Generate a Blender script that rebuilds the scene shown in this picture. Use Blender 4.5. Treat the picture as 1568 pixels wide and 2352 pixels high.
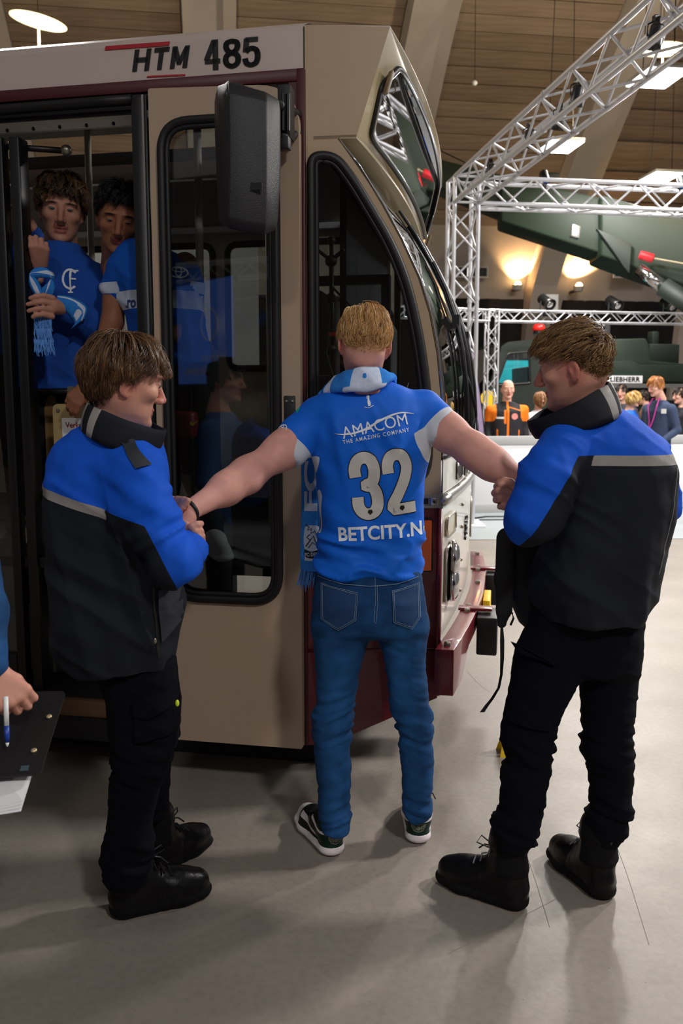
import bpy, bmesh, math, random
import numpy as np
from mathutils import Vector, Matrix
from mathutils.geometry import tessellate_polygon
from mathutils.bvhtree import BVHTree

for _o in list(bpy.data.objects):
    bpy.data.objects.remove(_o)
SC = bpy.context.scene
COL = SC.collection
random.seed(7)
RNG = np.random.default_rng(11)

# ---------------------------------------------------------------- camera
FPX = 2000.0                      # focal length in pixels of the 1568 x 2352 frame
TH = math.atan(251 / 2000)        # the camera looks down by about 7 degrees
CT, ST = math.cos(TH), math.sin(TH)
CAM_Z = 1.5
cam_d = bpy.data.cameras.new('camera')
cam = bpy.data.objects.new('camera', cam_d)
COL.objects.link(cam)
cam.location = (0, 0, CAM_Z)
cam.rotation_euler = (math.pi / 2 - TH, 0, 0)
cam_d.sensor_fit = 'VERTICAL'
cam_d.sensor_height = 36.0
cam_d.lens = 36.0 * FPX / 2352
cam_d.clip_start = 0.05
cam_d.dof.use_dof = True
cam_d.dof.focus_distance = 2.8
cam_d.dof.aperture_fstop = 5.0
SC.camera = cam

# ---------------------------------------------------------------- world, exposure
SC.view_settings.view_transform = 'Standard'
SC.view_settings.look = 'None'
SC.view_settings.gamma = 1.0
SC.view_settings.use_curve_mapping = False
SC.view_settings.exposure = 0.0
world = bpy.data.worlds.new('hall_air')
SC.world = world
world.use_nodes = True
_bg = world.node_tree.nodes['Background']
_bg.inputs[0].default_value = (1.0, 0.955, 0.93, 1)
_bg.inputs[1].default_value = 0.15

# large area lights: one under every ceiling light panel (panels themselves are built further down)
LAMP_PANELS = [  # x, y, z, watts
    (3.92, 11.38, 5.5, 260), (3.44, 14.3, 5.5, 260), (5.70, 16.16, 5.5, 260),
    (6.2, 8.4, 5.5, 480), (5.6, 4.2, 5.5, 480),  # unseen panels, added as key light from the right
    (2.2, -2.6, 5.5, 210), (-1.6, -3.4, 5.5, 70), (-2.6, 6.9, 5.5, 130),  # unseen: two added as front fill, one to light the panels beyond the tram
]
for _x, _y, _z, _w in LAMP_PANELS:
    _l = bpy.data.lights.new('ceiling_light_glow', 'AREA')
    _l.shape = 'RECTANGLE'
    _l.size, _l.size_y = 0.5, 0.62
    _l.energy = _w
    _l.color = (1.0, 0.965, 0.95)
    _lo = bpy.data.objects.new('ceiling_light_glow', _l)
    COL.objects.link(_lo)
    _lo.location = (_x, _y, _z - 0.06)
    _lo.rotation_euler = (0, 0, math.radians(8))

# ---------------------------------------------------------------- small maths
def ray(px, py):
    u = (px - 784) / FPX
    v = (1176 - py) / FPX
    return np.array([u, CT + v * ST, v * CT - ST])

def P(px, py, Y):
    """the place at depth Y seen at a photo pixel"""
    r = ray(px, py)
    t = Y / r[1]
    return np.array([t * r[0], Y, CAM_Z + t * r[2]])

def G(px, py, z=0.0):
    r = ray(px, py)
    t = (z - CAM_Z) / r[2]
    return np.array([t * r[0], t * r[1], z])

def px2m(n, Y):
    return n * Y / FPX * 1.02

def lin(h):
    h = h.lstrip('#')
    o = []
    for i in (0, 2, 4):
        c = int(h[i:i + 2], 16) / 255
        o.append(c / 12.92 if c <= 0.04045 else ((c + 0.055) / 1.055) ** 2.4)
    return (o[0], o[1], o[2], 1)

# ---------------------------------------------------------------- objects
def tag(o, label=None, cat=None, group=None, kind=None):
    if label: o['label'] = label
    if cat: o['category'] = cat
    if group: o['group'] = group
    if kind: o['kind'] = kind
    return o

def thing(name, label, cat, loc=(0, 0, 0), rotz=0.0, group=None, kind=None):
    o = bpy.data.objects.new(name, None)
    o.empty_display_size = 0.1
    COL.objects.link(o)
    o.location = [float(c) for c in loc]
    o.rotation_euler = (0, 0, rotz)
    return tag(o, label, cat, group, kind)

def inv_of(parent):
    m = Matrix.Identity(4)
    q = parent
    while q is not None:
        m = (Matrix.Translation(q.location) @ q.rotation_euler.to_matrix().to_4x4()) @ m
        q = q.parent
    return m.inverted()

def mk(name, V, F, mat=None, parent=None, smooth=False, world=False, attrs=None):
    """one mesh object; world=True when V is in world space although it has a parent"""
    V = np.asarray(V, dtype=float).reshape(-1, 3)
    if world and parent is not None:
        m = np.array(inv_of(parent))
        V = V @ m[:3, :3].T + m[:3, 3]
    me = bpy.data.meshes.new(name)
    if isinstance(F, np.ndarray) and F.ndim == 2:
        n, k = F.shape
        me.vertices.add(len(V))
        me.vertices.foreach_set('co', V.ravel())
        me.loops.add(n * k)
        me.loops.foreach_set('vertex_index', F.ravel().astype(np.int32))
        me.polygons.add(n)
        me.polygons.foreach_set('loop_start', (np.arange(n) * k).astype(np.int32))
        me.polygons.foreach_set('loop_total', np.full(n, k, dtype=np.int32))
        me.update(calc_edges=True)
    else:
        me.from_pydata(V.tolist(), [], [list(map(int, f)) for f in F])
        me.update()
    if smooth:
        me.polygons.foreach_set('use_smooth', np.ones(len(me.polygons), dtype=bool))
    if attrs:
        for an, av in attrs.items():
            a = me.attributes.new(an, 'FLOAT', 'POINT')
            a.data.foreach_set('value', np.asarray(av, dtype=np.float32))
    if mat:
        me.materials.append(mat)
    o = bpy.data.objects.new(name, me)
    COL.objects.link(o)
    if parent is not None:
        o.parent = parent
    return o

def inst(src, parent=None, loc=None, rot=None, scale=None):
    c = src.copy()
    COL.objects.link(c)
    if parent is not None: c.parent = parent
    if loc is not None: c.location = loc
    if rot is not None: c.rotation_euler = rot
    if scale is not None: c.scale = scale
    return c

class MB:
    """collects simple solids, built as one mesh object"""
    def __init__(s):
        s.V = []; s.F = []
    def add(s, V, F):
        b = len(s.V)
        s.V += [tuple(map(float, v)) for v in V]
        s.F += [[i + b for i in f] for f in F]
        return s
    def box(s, x0, x1, y0, y1, z0, z1):
        return s.hexa([(x0, y0, z0), (x1, y0, z0), (x1, y1, z0), (x0, y1, z0),
                       (x0, y0, z1), (x1, y0, z1), (x1, y1, z1), (x0, y1, z1)])
    def hexa(s, p):
        return s.add(p, [(3, 2, 1, 0), (4, 5, 6, 7), (0, 1, 5, 4), (1, 2, 6, 5), (2, 3, 7, 6), (3, 0, 4, 7)])
    def obox(s, c, ax, ay, az):
        """box from centre and three half-axis vectors"""
        c, ax, ay, az = map(np.asarray, (c, ax, ay, az))
        return s.hexa([c - ax - ay - az, c + ax - ay - az, c + ax + ay - az, c - ax + ay - az,
                       c - ax - ay + az, c + ax - ay + az, c + ax + ay + az, c - ax + ay + az])
    def tube(s, path, r, n=8, closed=False, caps=True, flat=1.0, up=(0, 0, 1)):
        path = [np.asarray(p, float) for p in path]
        m = len(path)
        rr = r if hasattr(r, '__len__') else [r] * m
        V = []
        for i, p in enumerate(path):
            if closed:
                t = path[(i + 1) % m] - path[i - 1]
            else:
                t = path[min(i + 1, m - 1)] - path[max(i - 1, 0)]
            t = t / (np.linalg.norm(t) + 1e-12)
            a = np.cross(t, np.asarray(up, float))
            if np.linalg.norm(a) < 1e-4: a = np.cross(t, (1, 0.02, 0))
            a /= np.linalg.norm(a)
            b = np.cross(a, t)
            for k in range(n):
                q = 2 * math.pi * k / n
                V.append(p + rr[i] * (math.cos(q) * a + math.sin(q) * b * flat))
        F = []
        for i in range(m if closed else m - 1):
            j = (i + 1) % m
            for k in range(n):
                l = (k + 1) % n
                F.append((i * n + k, i * n + l, j * n + l, j * n + k))
        if caps and not closed:
            F.append(tuple(range(n - 1, -1, -1)))
            F.append(tuple((m - 1) * n + k for k in range(n)))
        return s.add(V, F)
    def prism(s, poly, vec):
        poly = [np.asarray(p, float) for p in poly]
        vec = np.asarray(vec, float)
        n = len(poly)
        V = poly + [p + vec for p in poly]
        F = [tuple(range(n - 1, -1, -1)), tuple(range(n, 2 * n))]
        F += [(i, (i + 1) % n, n + (i + 1) % n, n + i) for i in range(n)]
        return s.add(V, F)
    def lathe(s, prof, c=(0, 0, 0), axis=(0, 0, 1), n=20):
        """prof: list of (radius, height) along axis"""
        w = np.asarray(axis, float); w /= np.linalg.norm(w)
        a = np.cross(w, (0, 0, 1)) if abs(w[2]) < 0.9 else np.cross(w, (1, 0, 0))
        a /= np.linalg.norm(a); b = np.cross(w, a)
        V = []; m = len(prof)
        for r, h in prof:
            for k in range(n):
                q = 2 * math.pi * k / n
                V.append(np.asarray(c) + w * h + r * (math.cos(q) * a + math.sin(q) * b))
        F = [(i * n + k, i * n + (k + 1) % n, (i + 1) * n + (k + 1) % n, (i + 1) * n + k)
             for i in range(m - 1) for k in range(n)]
        F.append(tuple(range(n - 1, -1, -1))); F.append(tuple((m - 1) * n + k for k in range(n)))
        return s.add(V, F)
    def ball(s, c, r, n=10, m=7, sc=(1, 1, 1)):
        prof = []
        V = []
        for i in range(1, m):
            t = math.pi * i / m
            for k in range(n):
                q = 2 * math.pi * k / n
                V.append((c[0] + r * sc[0] * math.sin(t) * math.cos(q), c[1] + r * sc[1] * math.sin(t) * math.sin(q), c[2] + r * sc[2] * math.cos(t)))
        V.append((c[0], c[1], c[2] + r * sc[2])); V.append((c[0], c[1], c[2] - r * sc[2]))
        F = [(i * n + k, (i + 1) * n + k, (i + 1) * n + (k + 1) % n, i * n + (k + 1) % n) for i in range(m - 2) for k in range(n)]
        T, B = len(V) - 2, len(V) - 1
        F += [(T, k, (k + 1) % n) for k in range(n)]
        F += [(B, (m - 2) * n + (k + 1) % n, (m - 2) * n + k) for k in range(n)]
        return s.add(V, F)
    def grid(s, rows, thick=None):
        """rows of points -> quad sheet; with thick a vector: a slab"""
        n = len(rows[0]); m = len(rows)
        V = [p for r in rows for p in r]
        F = [(i * n + k, i * n + k + 1, (i + 1) * n + k + 1, (i + 1) * n + k) for i in range(m - 1) for k in range(n - 1)]
        if thick is not None:
            t = np.asarray(thick, float)
            b = len(V)
            V = V + [np.asarray(p, float) + t for p in V]
            F2 = [tuple(i + b for i in reversed(f)) for f in F]
            per = [k for k in range(n)] + [i * n + n - 1 for i in range(1, m)] + [(m - 1) * n + k for k in range(n - 2, -1, -1)] + [i * n for i in range(m - 2, 0, -1)]
            F3 = [(per[(i + 1) % len(per)], per[i], per[i] + b, per[(i + 1) % len(per)] + b) for i in range(len(per))]
            F = F + F2 + F3
        return s.add(V, F)
    def build(s, name, mat=None, parent=None, smooth=False, world=False, bevel=0.0, seg=2, autosmooth=None):
        o = mk(name, s.V, s.F, mat, parent, smooth, world)
        if bevel or autosmooth or True:
            bm = bmesh.new(); bm.from_mesh(o.data)
            bmesh.ops.recalc_face_normals(bm, faces=bm.faces)
            if bevel:
                es = [e for e in bm.edges if len(e.link_faces) == 2 and e.calc_face_angle(0) > 0.5]
                bmesh.ops.bevel(bm, geom=es, offset=bevel, segments=seg, affect='EDGES', profile=0.5, clamp_overlap=True)
                for f in bm.faces: f.smooth = True
                for e in bm.edges:
                    if len(e.link_faces) == 2 and e.calc_face_angle(0) > 0.7: e.smooth = False
            bm.to_mesh(o.data); bm.free()
            if autosmooth:
                sm(o, autosmooth)
        return o

def sm(o, ang=0.6):
    me = o.data
    bm = bmesh.new(); bm.from_mesh(me)
    for f in bm.faces: f.smooth = True
    for e in bm.edges:
        e.smooth = not (len(e.link_faces) == 2 and e.calc_face_angle(0) > ang)
    bm.to_mesh(me); bm.free()
    return o

def arcpoly(pts, rad, seg=5):
    """rounded 2-D polygon; rad one value or one per corner"""
    n = len(pts)
    rr = rad if hasattr(rad, '__len__') else [rad] * n
    out = []
    for i in range(n):
        p0, p, p1 = (np.asarray(pts[j % n], float) for j in (i - 1, i, i + 1))
        a = p0 - p; b = p1 - p
        la, lb = np.linalg.norm(a), np.linalg.norm(b)
        a /= la; b /= lb
        r = min(rr[i], la * 0.48, lb * 0.48)
        if r < 1e-5:
            out.append(p); continue
        for k in range(seg + 1):
            t = k / seg
            q = (1 - t) ** 2 * (p + a * r) + 2 * t * (1 - t) * p + t * t * (p + b * r)
            out.append(q)
    return out

def offset_poly(poly, d):
    """inset (d>0) a counter-clockwise or clockwise polygon"""
    P2 = [np.asarray(p, float) for p in poly]
    n = len(P2)
    area = sum(P2[i][0] * P2[(i + 1) % n][1] - P2[(i + 1) % n][0] * P2[i][1] for i in range(n))
    sg = 1 if area > 0 else -1
    out = []
    for i in range(n):
        t = P2[(i + 1) % n] - P2[i - 1]
        t /= (np.linalg.norm(t) + 1e-9)
        out.append(P2[i] + d * sg * np.array([-t[1], t[0]]))
    return out

def plate(outer, holes, fmap, d0, d1):
    """slab with holes; fmap(a, b, d) -> 3-D point; returns V, F"""
    loops = [outer] + holes
    tess = tessellate_polygon([[Vector((p[0], p[1], 0)) for p in l] for l in loops])
    flat = [p for l in loops for p in l]
    n = len(flat)
    V = [fmap(p[0], p[1], d0) for p in flat] + [fmap(p[0], p[1], d1) for p in flat]
    F = [tuple(t) for t in tess] + [tuple(n + i for i in reversed(t)) for t in tess]
    b = 0
    for l in loops:
        m = len(l)
        F += [(b + i, b + (i + 1) % m, n + b + (i + 1) % m, n + b + i) for i in range(m)]
        b += m
    return V, F
# ---------------------------------------------------------------- materials
MATS = {}
def newmat(name):
    m = bpy.data.materials.new(name)
    m.use_nodes = True
    nt = m.node_tree
    return m, nt, nt.nodes['Principled BSDF']

def M(name, col, rough=0.5, metal=0.0, var=0.0, vs=8.0, bump=0.0, bs=60.0, emis=None, es=0.0, coat=0.0, spec=None, sheen=0.0, stretch=None):
    """plain procedural surface: colour with soft noise variation and fine relief"""
    if name in MATS: return MATS[name]
    m, nt, b = newmat(name)
    c = lin(col) if isinstance(col, str) else (*col, 1)
    b.inputs['Roughness'].default_value = rough
    b.inputs['Metallic'].default_value = metal
    if spec is not None: b.inputs['Specular IOR Level'].default_value = spec
    if coat: b.inputs['Coat Weight'].default_value = coat
    if sheen:
        b.inputs['Sheen Weight'].default_value = sheen
    b.inputs['Base Color'].default_value = c
    tc = None
    if var or bump:
        tc = nt.nodes.new('ShaderNodeTexCoord')
        src = tc.outputs['Object']
        if stretch:
            mp = nt.nodes.new('ShaderNodeMapping'); mp.inputs['Scale'].default_value = stretch
            nt.links.new(src, mp.inputs['Vector']); src = mp.outputs['Vector']
    if var:
        n = nt.nodes.new('ShaderNodeTexNoise'); n.inputs['Scale'].default_value = vs; n.inputs['Detail'].default_value = 5
        nt.links.new(src, n.inputs['Vector'])
        mx = nt.nodes.new('ShaderNodeMix'); mx.data_type = 'RGBA'
        mx.inputs[6].default_value = tuple(x * (1 - var) for x in c[:3]) + (1,)
        mx.inputs[7].default_value = tuple(min(1, x * (1 + var)) for x in c[:3]) + (1,)
        nt.links.new(n.outputs['Fac'], mx.inputs[0]); nt.links.new(mx.outputs[2], b.inputs['Base Color'])
    if bump:
        n2 = nt.nodes.new('ShaderNodeTexNoise'); n2.inputs['Scale'].default_value = bs; n2.inputs['Detail'].default_value = 3
        nt.links.new(src, n2.inputs['Vector'])
        bp = nt.nodes.new('ShaderNodeBump'); bp.inputs['Strength'].default_value = bump; bp.inputs['Distance'].default_value = 0.004
        nt.links.new(n2.outputs['Fac'], bp.inputs['Height']); nt.links.new(bp.outputs['Normal'], b.inputs['Normal'])
    if emis:
        b.inputs['Emission Color'].default_value = lin(emis) if isinstance(emis, str) else (*emis, 1)
        b.inputs['Emission Strength'].default_value = es
    MATS[name] = m
    return m

def zones(name, base, zs, rough=0.8, bump=0.25, bs=350.0, var=0.12, vs=14.0, sheen=0.0, weave=False, soft=0.0):
    """base colour plus zones: list of (attribute, colour[, roughness]) shown where the vertex attribute is above 0"""
    m, nt, b = newmat(name)
    L = nt.links
    cur = None
    c = lin(base) if isinstance(base, str) else (*base, 1)
    rgb = nt.nodes.new('ShaderNodeRGB'); rgb.outputs[0].default_value = c
    cur = rgb.outputs[0]
    rv = nt.nodes.new('ShaderNodeValue'); rv.outputs[0].default_value = rough
    cr = rv.outputs[0]
    for z in zs:
        at = nt.nodes.new('ShaderNodeAttribute'); at.attribute_name = z[0]
        sf = z[3] if len(z) > 3 else soft
        if sf > 0:
            st = nt.nodes.new('ShaderNodeMapRange'); st.inputs['From Min'].default_value = -sf; st.inputs['From Max'].default_value = sf
            L.new(at.outputs['Fac'], st.inputs['Value']); fac = st.outputs[0]
        else:
            st = nt.nodes.new('ShaderNodeMath'); st.operation = 'GREATER_THAN'; st.inputs[1].default_value = 0
            L.new(at.outputs['Fac'], st.inputs[0]); fac = st.outputs[0]
        mx = nt.nodes.new('ShaderNodeMix'); mx.data_type = 'RGBA'
        L.new(fac, mx.inputs[0]); L.new(cur, mx.inputs[6])
        mx.inputs[7].default_value = lin(z[1]) if isinstance(z[1], str) else (*z[1], 1)
        cur = mx.outputs[2]
        if len(z) > 2 and z[2] is not None:
            mr = nt.nodes.new('ShaderNodeMix'); mr.data_type = 'FLOAT'
            L.new(fac, mr.inputs[0]); L.new(cr, mr.inputs[2]); mr.inputs[3].default_value = z[2]
            cr = mr.outputs[0]
    tc = nt.nodes.new('ShaderNodeTexCoord')
    if var:
        n = nt.nodes.new('ShaderNodeTexNoise'); n.inputs['Scale'].default_value = vs; n.inputs['Detail'].default_value = 6
        L.new(tc.outputs['Object'], n.inputs['Vector'])
        mr = nt.nodes.new('ShaderNodeMapRange'); mr.inputs['From Min'].default_value = 0.25; mr.inputs['From Max'].default_value = 0.75
        mr.inputs['To Min'].default_value = 1 - var; mr.inputs['To Max'].default_value = 1 + var
        L.new(n.outputs['Fac'], mr.inputs['Value'])
        vm = nt.nodes.new('ShaderNodeVectorMath'); vm.operation = 'SCALE'
        L.new(cur, vm.inputs[0]); L.new(mr.outputs[0], vm.inputs['Scale'])
        cur = vm.outputs[0]
    L.new(cur, b.inputs['Base Color']); L.new(cr, b.inputs['Roughness'])
    if bump:
        n2 = nt.nodes.new('ShaderNodeTexNoise'); n2.inputs['Scale'].default_value = bs; n2.inputs['Detail'].default_value = 2
        L.new(tc.outputs['Object'], n2.inputs['Vector'])
        bp = nt.nodes.new('ShaderNodeBump'); bp.inputs['Strength'].default_value = bump; bp.inputs['Distance'].default_value = 0.002
        L.new(n2.outputs['Fac'], bp.inputs['Height']); L.new(bp.outputs['Normal'], b.inputs['Normal'])
    b.inputs['Specular IOR Level'].default_value = 0.22
    return m

def glass(name, tint=(0.82, 0.85, 0.85), refl=0.10, rough=0.02):
    m = bpy.data.materials.new(name); m.use_nodes = True
    nt = m.node_tree; nt.nodes.clear()
    out = nt.nodes.new('ShaderNodeOutputMaterial')
    tr = nt.nodes.new('ShaderNodeBsdfTransparent'); tr.inputs[0].default_value = (*tint, 1)
    gl = nt.nodes.new('ShaderNodeBsdfGlossy'); gl.inputs['Roughness'].default_value = rough
    fr = nt.nodes.new('ShaderNodeFresnel'); fr.inputs[0].default_value = 1.5
    ad = nt.nodes.new('ShaderNodeMath'); ad.operation = 'MULTIPLY_ADD'; ad.inputs[1].default_value = 1.3; ad.inputs[2].default_value = refl - 0.05
    ad.use_clamp = True
    nt.links.new(fr.outputs[0], ad.inputs[0])
    mx = nt.nodes.new('ShaderNodeMixShader')
    nt.links.new(ad.outputs[0], mx.inputs[0]); nt.links.new(tr.outputs[0], mx.inputs[1]); nt.links.new(gl.outputs[0], mx.inputs[2])
    nt.links.new(mx.outputs[0], out.inputs[0])
    return m

mt_floor, _nt, _b = newmat('polished_concrete')
def _floor():
    nt, b, L = _nt, _b, _nt.links
    tc = nt.nodes.new('ShaderNodeTexCoord')
    def noise(sc, det, rough=0.55):
        n = nt.nodes.new('ShaderNodeTexNoise'); n.inputs['Scale'].default_value = sc; n.inputs['Detail'].default_value = det
        n.inputs['Roughness'].default_value = rough
        L.new(tc.outputs['Object'], n.inputs['Vector']); return n.outputs['Fac']
    def ramp(f, a, bb, ca, cb):
        r = nt.nodes.new('ShaderNodeValToRGB'); r.color_ramp.elements[0].position = a; r.color_ramp.elements[1].position = bb
        r.color_ramp.elements[0].color = ca; r.color_ramp.elements[1].color = cb
        L.new(f, r.inputs[0]); return r.outputs[0]
    def mul(a, bb, fac=1.0):
        m = nt.nodes.new('ShaderNodeMix'); m.data_type = 'RGBA'; m.blend_type = 'MULTIPLY'; m.inputs[0].default_value = fac
        L.new(a, m.inputs[6]); L.new(bb, m.inputs[7]); return m.outputs[2]
    base = ramp(noise(1.1, 6), 0.3, 0.72, lin('#81796f'), lin('#978f84'))
    fine = ramp(noise(45, 4), 0.25, 0.6, (0.8, 0.8, 0.8, 1), (1, 1, 1, 1))
    vo = nt.nodes.new('ShaderNodeTexVoronoi'); vo.inputs['Scale'].default_value = 26
    L.new(tc.outputs['Object'], vo.inputs['Vector'])
    sp = ramp(vo.outputs['Distance'], 0.03, 0.07, (0.45, 0.43, 0.4, 1), (1, 1, 1, 1))
    spn = ramp(noise(5, 2), 0.45, 0.55, (0, 0, 0, 1), (1, 1, 1, 1))
    col = mul(base, fine, 0.8)
    m = nt.nodes.new('ShaderNodeMix'); m.data_type = 'RGBA'; m.blend_type = 'MULTIPLY'
    L.new(spn, m.inputs[0]); L.new(col, m.inputs[6]); L.new(sp, m.inputs[7])
    L.new(m.outputs[2], b.inputs['Base Color'])
    rr = nt.nodes.new('ShaderNodeMapRange'); rr.inputs['To Min'].default_value = 0.32; rr.inputs['To Max'].default_value = 0.52
    L.new(noise(3.0, 5), rr.inputs['Value']); L.new(rr.outputs[0], b.inputs['Roughness'])
    bp = nt.nodes.new('ShaderNodeBump'); bp.inputs['Strength'].default_value = 0.06; bp.inputs['Distance'].default_value = 0.01
    L.new(noise(30, 4), bp.inputs['Height']); L.new(bp.outputs['Normal'], b.inputs['Normal'])
    b.inputs['Specular IOR Level'].default_value = 0.4
_floor()

m_floor2 = M('grey_blue_floor_coating', '#9fa6a8', 0.4, var=0.06, vs=3, bump=0.05, bs=20)
m_conc = M('raw_concrete', '#aca196', 0.9, var=0.25, vs=1.2, bump=0.4, bs=14)
m_plank = M('board_marked_concrete', '#8c7864', 0.92, var=0.5, vs=2.2, bump=0.5, bs=22, stretch=(0.5, 2.5, 2.5))
m_plank2 = M('board_marked_concrete_dark', '#7e6a57', 0.92, var=0.5, vs=2.2, bump=0.5, bs=22, stretch=(0.5, 2.5, 2.5))
m_black = M('black_cloth', '#07070a', 0.95, var=0.2, vs=3)
m_alu = M('aluminium_tube', '#c6c6ca', 0.35, metal=0.35, var=0.06, vs=20)
m_alu2 = M('brushed_aluminium', '#b9b7b2', 0.3, metal=0.9, bump=0.1, bs=200)
m_chrome = M('chrome', '#d8d8d8', 0.12, metal=1.0)
m_darkm = M('black_painted_metal', '#0c0c0d', 0.38, var=0.1, vs=30)
m_rubber = M('black_rubber', '#0a0a0b', 0.5, bump=0.1, bs=150)
m_plast = M('grained_black_plastic', '#1a1b1e', 0.42, bump=0.35, bs=420)
m_cream = M('tram_cream_paint', '#ad9674', 0.4, var=0.05, vs=5, bump=0.03, bs=120, coat=0.2)
m_fascia = M('tram_roof_paint', '#cbbab2', 0.35, var=0.05, vs=4, bump=0.03, bs=120, coat=0.3)
m_doorp = M('tram_door_paint', '#b39c86', 0.42, var=0.06, vs=6, bump=0.04, bs=120, coat=0.15)
m_boxp = M('tram_box_paint', '#b6a781', 0.3, var=0.08, vs=6, coat=0.4)
m_front = M('tram_front_paint', '#d3cfc4', 0.3, var=0.05, vs=5, coat=0.4)
m_maroon = M('tram_maroon_paint', '#6a1620', 0.32, var=0.1, vs=6, coat=0.4)
m_mardk = M('tram_maroon_trim', '#4a1119', 0.4, var=0.1, vs=6)
m_red = M('red_print', '#b3202c', 0.5)
m_ink = M('black_print', '#0c0c0c', 0.5)
m_white = M('white_print', '#e9e9ea', 0.6)
m_amber = M('amber_lens', '#d4500c', 0.2, coat=0.6, emis='#d4500c', es=0.08)
m_inter = M('tram_interior_laminate', '#d3c6aa', 0.6, var=0.08, vs=4)
m_interg = M('tram_interior_grey', '#a6a39b', 0.7, var=0.08, vs=30)
m_interw = M('tram_header_panel', '#cfccc4', 0.5, var=0.06, vs=8)
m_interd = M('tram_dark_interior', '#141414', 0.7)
m_wood = M('worn_wood', '#6d4f36', 0.75, var=0.4, vs=9, bump=0.4, bs=30, stretch=(0.4, 5, 5))
m_steel = M('scuffed_steel', '#8f8a7c', 0.38, metal=0.8, var=0.25, vs=18)
m_green = M('olive_green_paint', '#162617', 0.6, var=0.12, vs=3)
m_green2 = M('dark_olive_paint', '#111d14', 0.6, var=0.12, vs=3)
m_boardw = M('white_laminate', '#dfdfdf', 0.45, var=0.02)
m_boardg = M('grey_trim_strip', '#a9a9a6', 0.5)
m_yellow = M('yellow_plastic', '#e8bf12', 0.5)
m_redp = M('red_plastic', '#c8202a', 0.45)
m_led = M('led_panel_glow', '#ffffff', 0.5, emis=(1, 0.97, 0.94), es=14)
m_warm = M('warm_lamp_glow', '#ffffff', 0.5, emis=(1, 0.62, 0.25), es=30)
m_disc = M('pendant_disc_glow', '#f3e6b8', 0.5, emis=(1.0, 0.86, 0.5), es=1.5)
m_cyan = M('cyan_screen', '#10b8c8', 0.4, emis=(0.03, 0.72, 0.8), es=1.2)
m_glass = glass('window_glass')
m_glassd = glass('tinted_door_glass', (0.72, 0.75, 0.76), 0.09)
m_glassf = glass('windscreen_glass', (0.62, 0.66, 0.65), 0.14)
# ================================================================ the hall
mk('floor', [(-16, -10, 0), (18, -10, 0), (18, 9.0, 0), (18, 24, 0), (-16, 24, 0)], [(0, 1, 2, 3, 4)], mt_floor)
tag(bpy.data.objects['floor'], 'polished beige concrete hall floor with specks and faint joints', None, None, 'structure')
# the coated zone of the stand beyond the joint, a thin layer on the concrete
_c, _s = math.cos(math.radians(3)), math.sin(math.radians(3))
fz = MB().hexa([(1.0, 9.47, 0.001), (9, 9.7, 0.001), (9, 12.6, 0.001), (1.0, 12.2, 0.001),
                (1.0, 9.47, 0.006), (9, 9.7, 0.006), (9, 12.6, 0.006), (1.0, 12.2, 0.006)]).build('trim_1', m_floor2)
tag(fz, 'grey blue coated floor strip in front of the white barrier', None, None, 'structure')

VROT = math.radians(8)
PROF = [(22.5, 0), (22.25, 2.2), (21.6, 4.1), (20.6, 5.4), (19, 7.0), (17, 8.6), (14.5, 10.0), (11, 11.3), (6, 12.3), (0, 12.7)]
def _catmull(pts, n=12):
    out = []
    for i in range(len(pts) - 1):
        p0, p1, p2, p3 = (np.array(pts[max(0, min(len(pts) - 1, j))], float) for j in (i - 1, i, i + 1, i + 2))
        for k in range(n):
            t = k / n
            out.append(0.5 * ((2 * p1) + (p2 - p0) * t + (2 * p0 - 5 * p1 + 4 * p2 - p3) * t * t + (3 * p1 - p0 - 3 * p2 + p3) * t ** 3))
    out.append(np.array(pts[-1], float))
    return out
PV = _catmull(PROF)
_arc = np.concatenate([[0], np.cumsum([np.linalg.norm(PV[i + 1] - PV[i]) for i in range(len(PV) - 1)])])
_pv = np.array(PV)
def vp(a):
    return np.array([np.interp(a, _arc, _pv[:, 0]), np.interp(a, _arc, _pv[:, 1])])
def vt(a):
    t = vp(a + 0.05) - vp(a - 0.05)
    return t / np.linalg.norm(t)
def vworld(x, d, z):
    c, s = math.cos(VROT), math.sin(VROT)
    return np.array([x * c - d * s, x * s + d * c, z])

# backing shell of the vault
sh = MB()
rows = []
for a in np.linspace(0, _arc[-1] * 0.82, 40):
    p = vp(a); t = vt(a); nrm = np.array([-t[1], t[0]])
    if nrm[0] < 0: nrm = -nrm
    p = p + nrm * 0.12
    rows.append([(-16, p[0], p[1]), (18, p[0], p[1])])
sh.grid(rows, thick=(0, 0.15, 0.15))
ceil_o = sh.build('ceiling', m_conc)
ceil_o.rotation_euler = (0, 0, VROT)
tag(ceil_o, 'curved concrete vault with board marked strips between broad ribs', None, None, 'structure')

# ribs of the vault, each a broad beam following the curve down to the floor
RIBX = [-4.15 + 4.1 * k for k in range(-1, 5)]
def rib(x):
    m = MB(); rows = []
    for a in np.linspace(0, _arc[-1] * 0.8, 34):
        p = vp(a); t = vt(a); nrm = np.array([-t[1], t[0]])
        if nrm[0] < 0: nrm = -nrm
        q = p - nrm * (0.42 + 0.25 * max(0, 1 - a / 5))
        w = 0.5
        rows.append([(x - w, p[0] + nrm[0] * .1, p[1] + nrm[1] * .1), (x - w * 0.92, q[0], q[1]), (x + w * 0.28, q[0], q[1]),
                     (x + w * 0.36, p[0] - nrm[0] * .12, p[1] - nrm[1] * .12), (x + w, p[0] - nrm[0] * .12, p[1] - nrm[1] * .12), (x + w, p[0] + nrm[0] * .1, p[1] + nrm[1] * .1)])
    m.grid(rows)
    return m
for x in RIBX:
    ro = rib(x).build('rib', m_conc, ceil_o)
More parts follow.
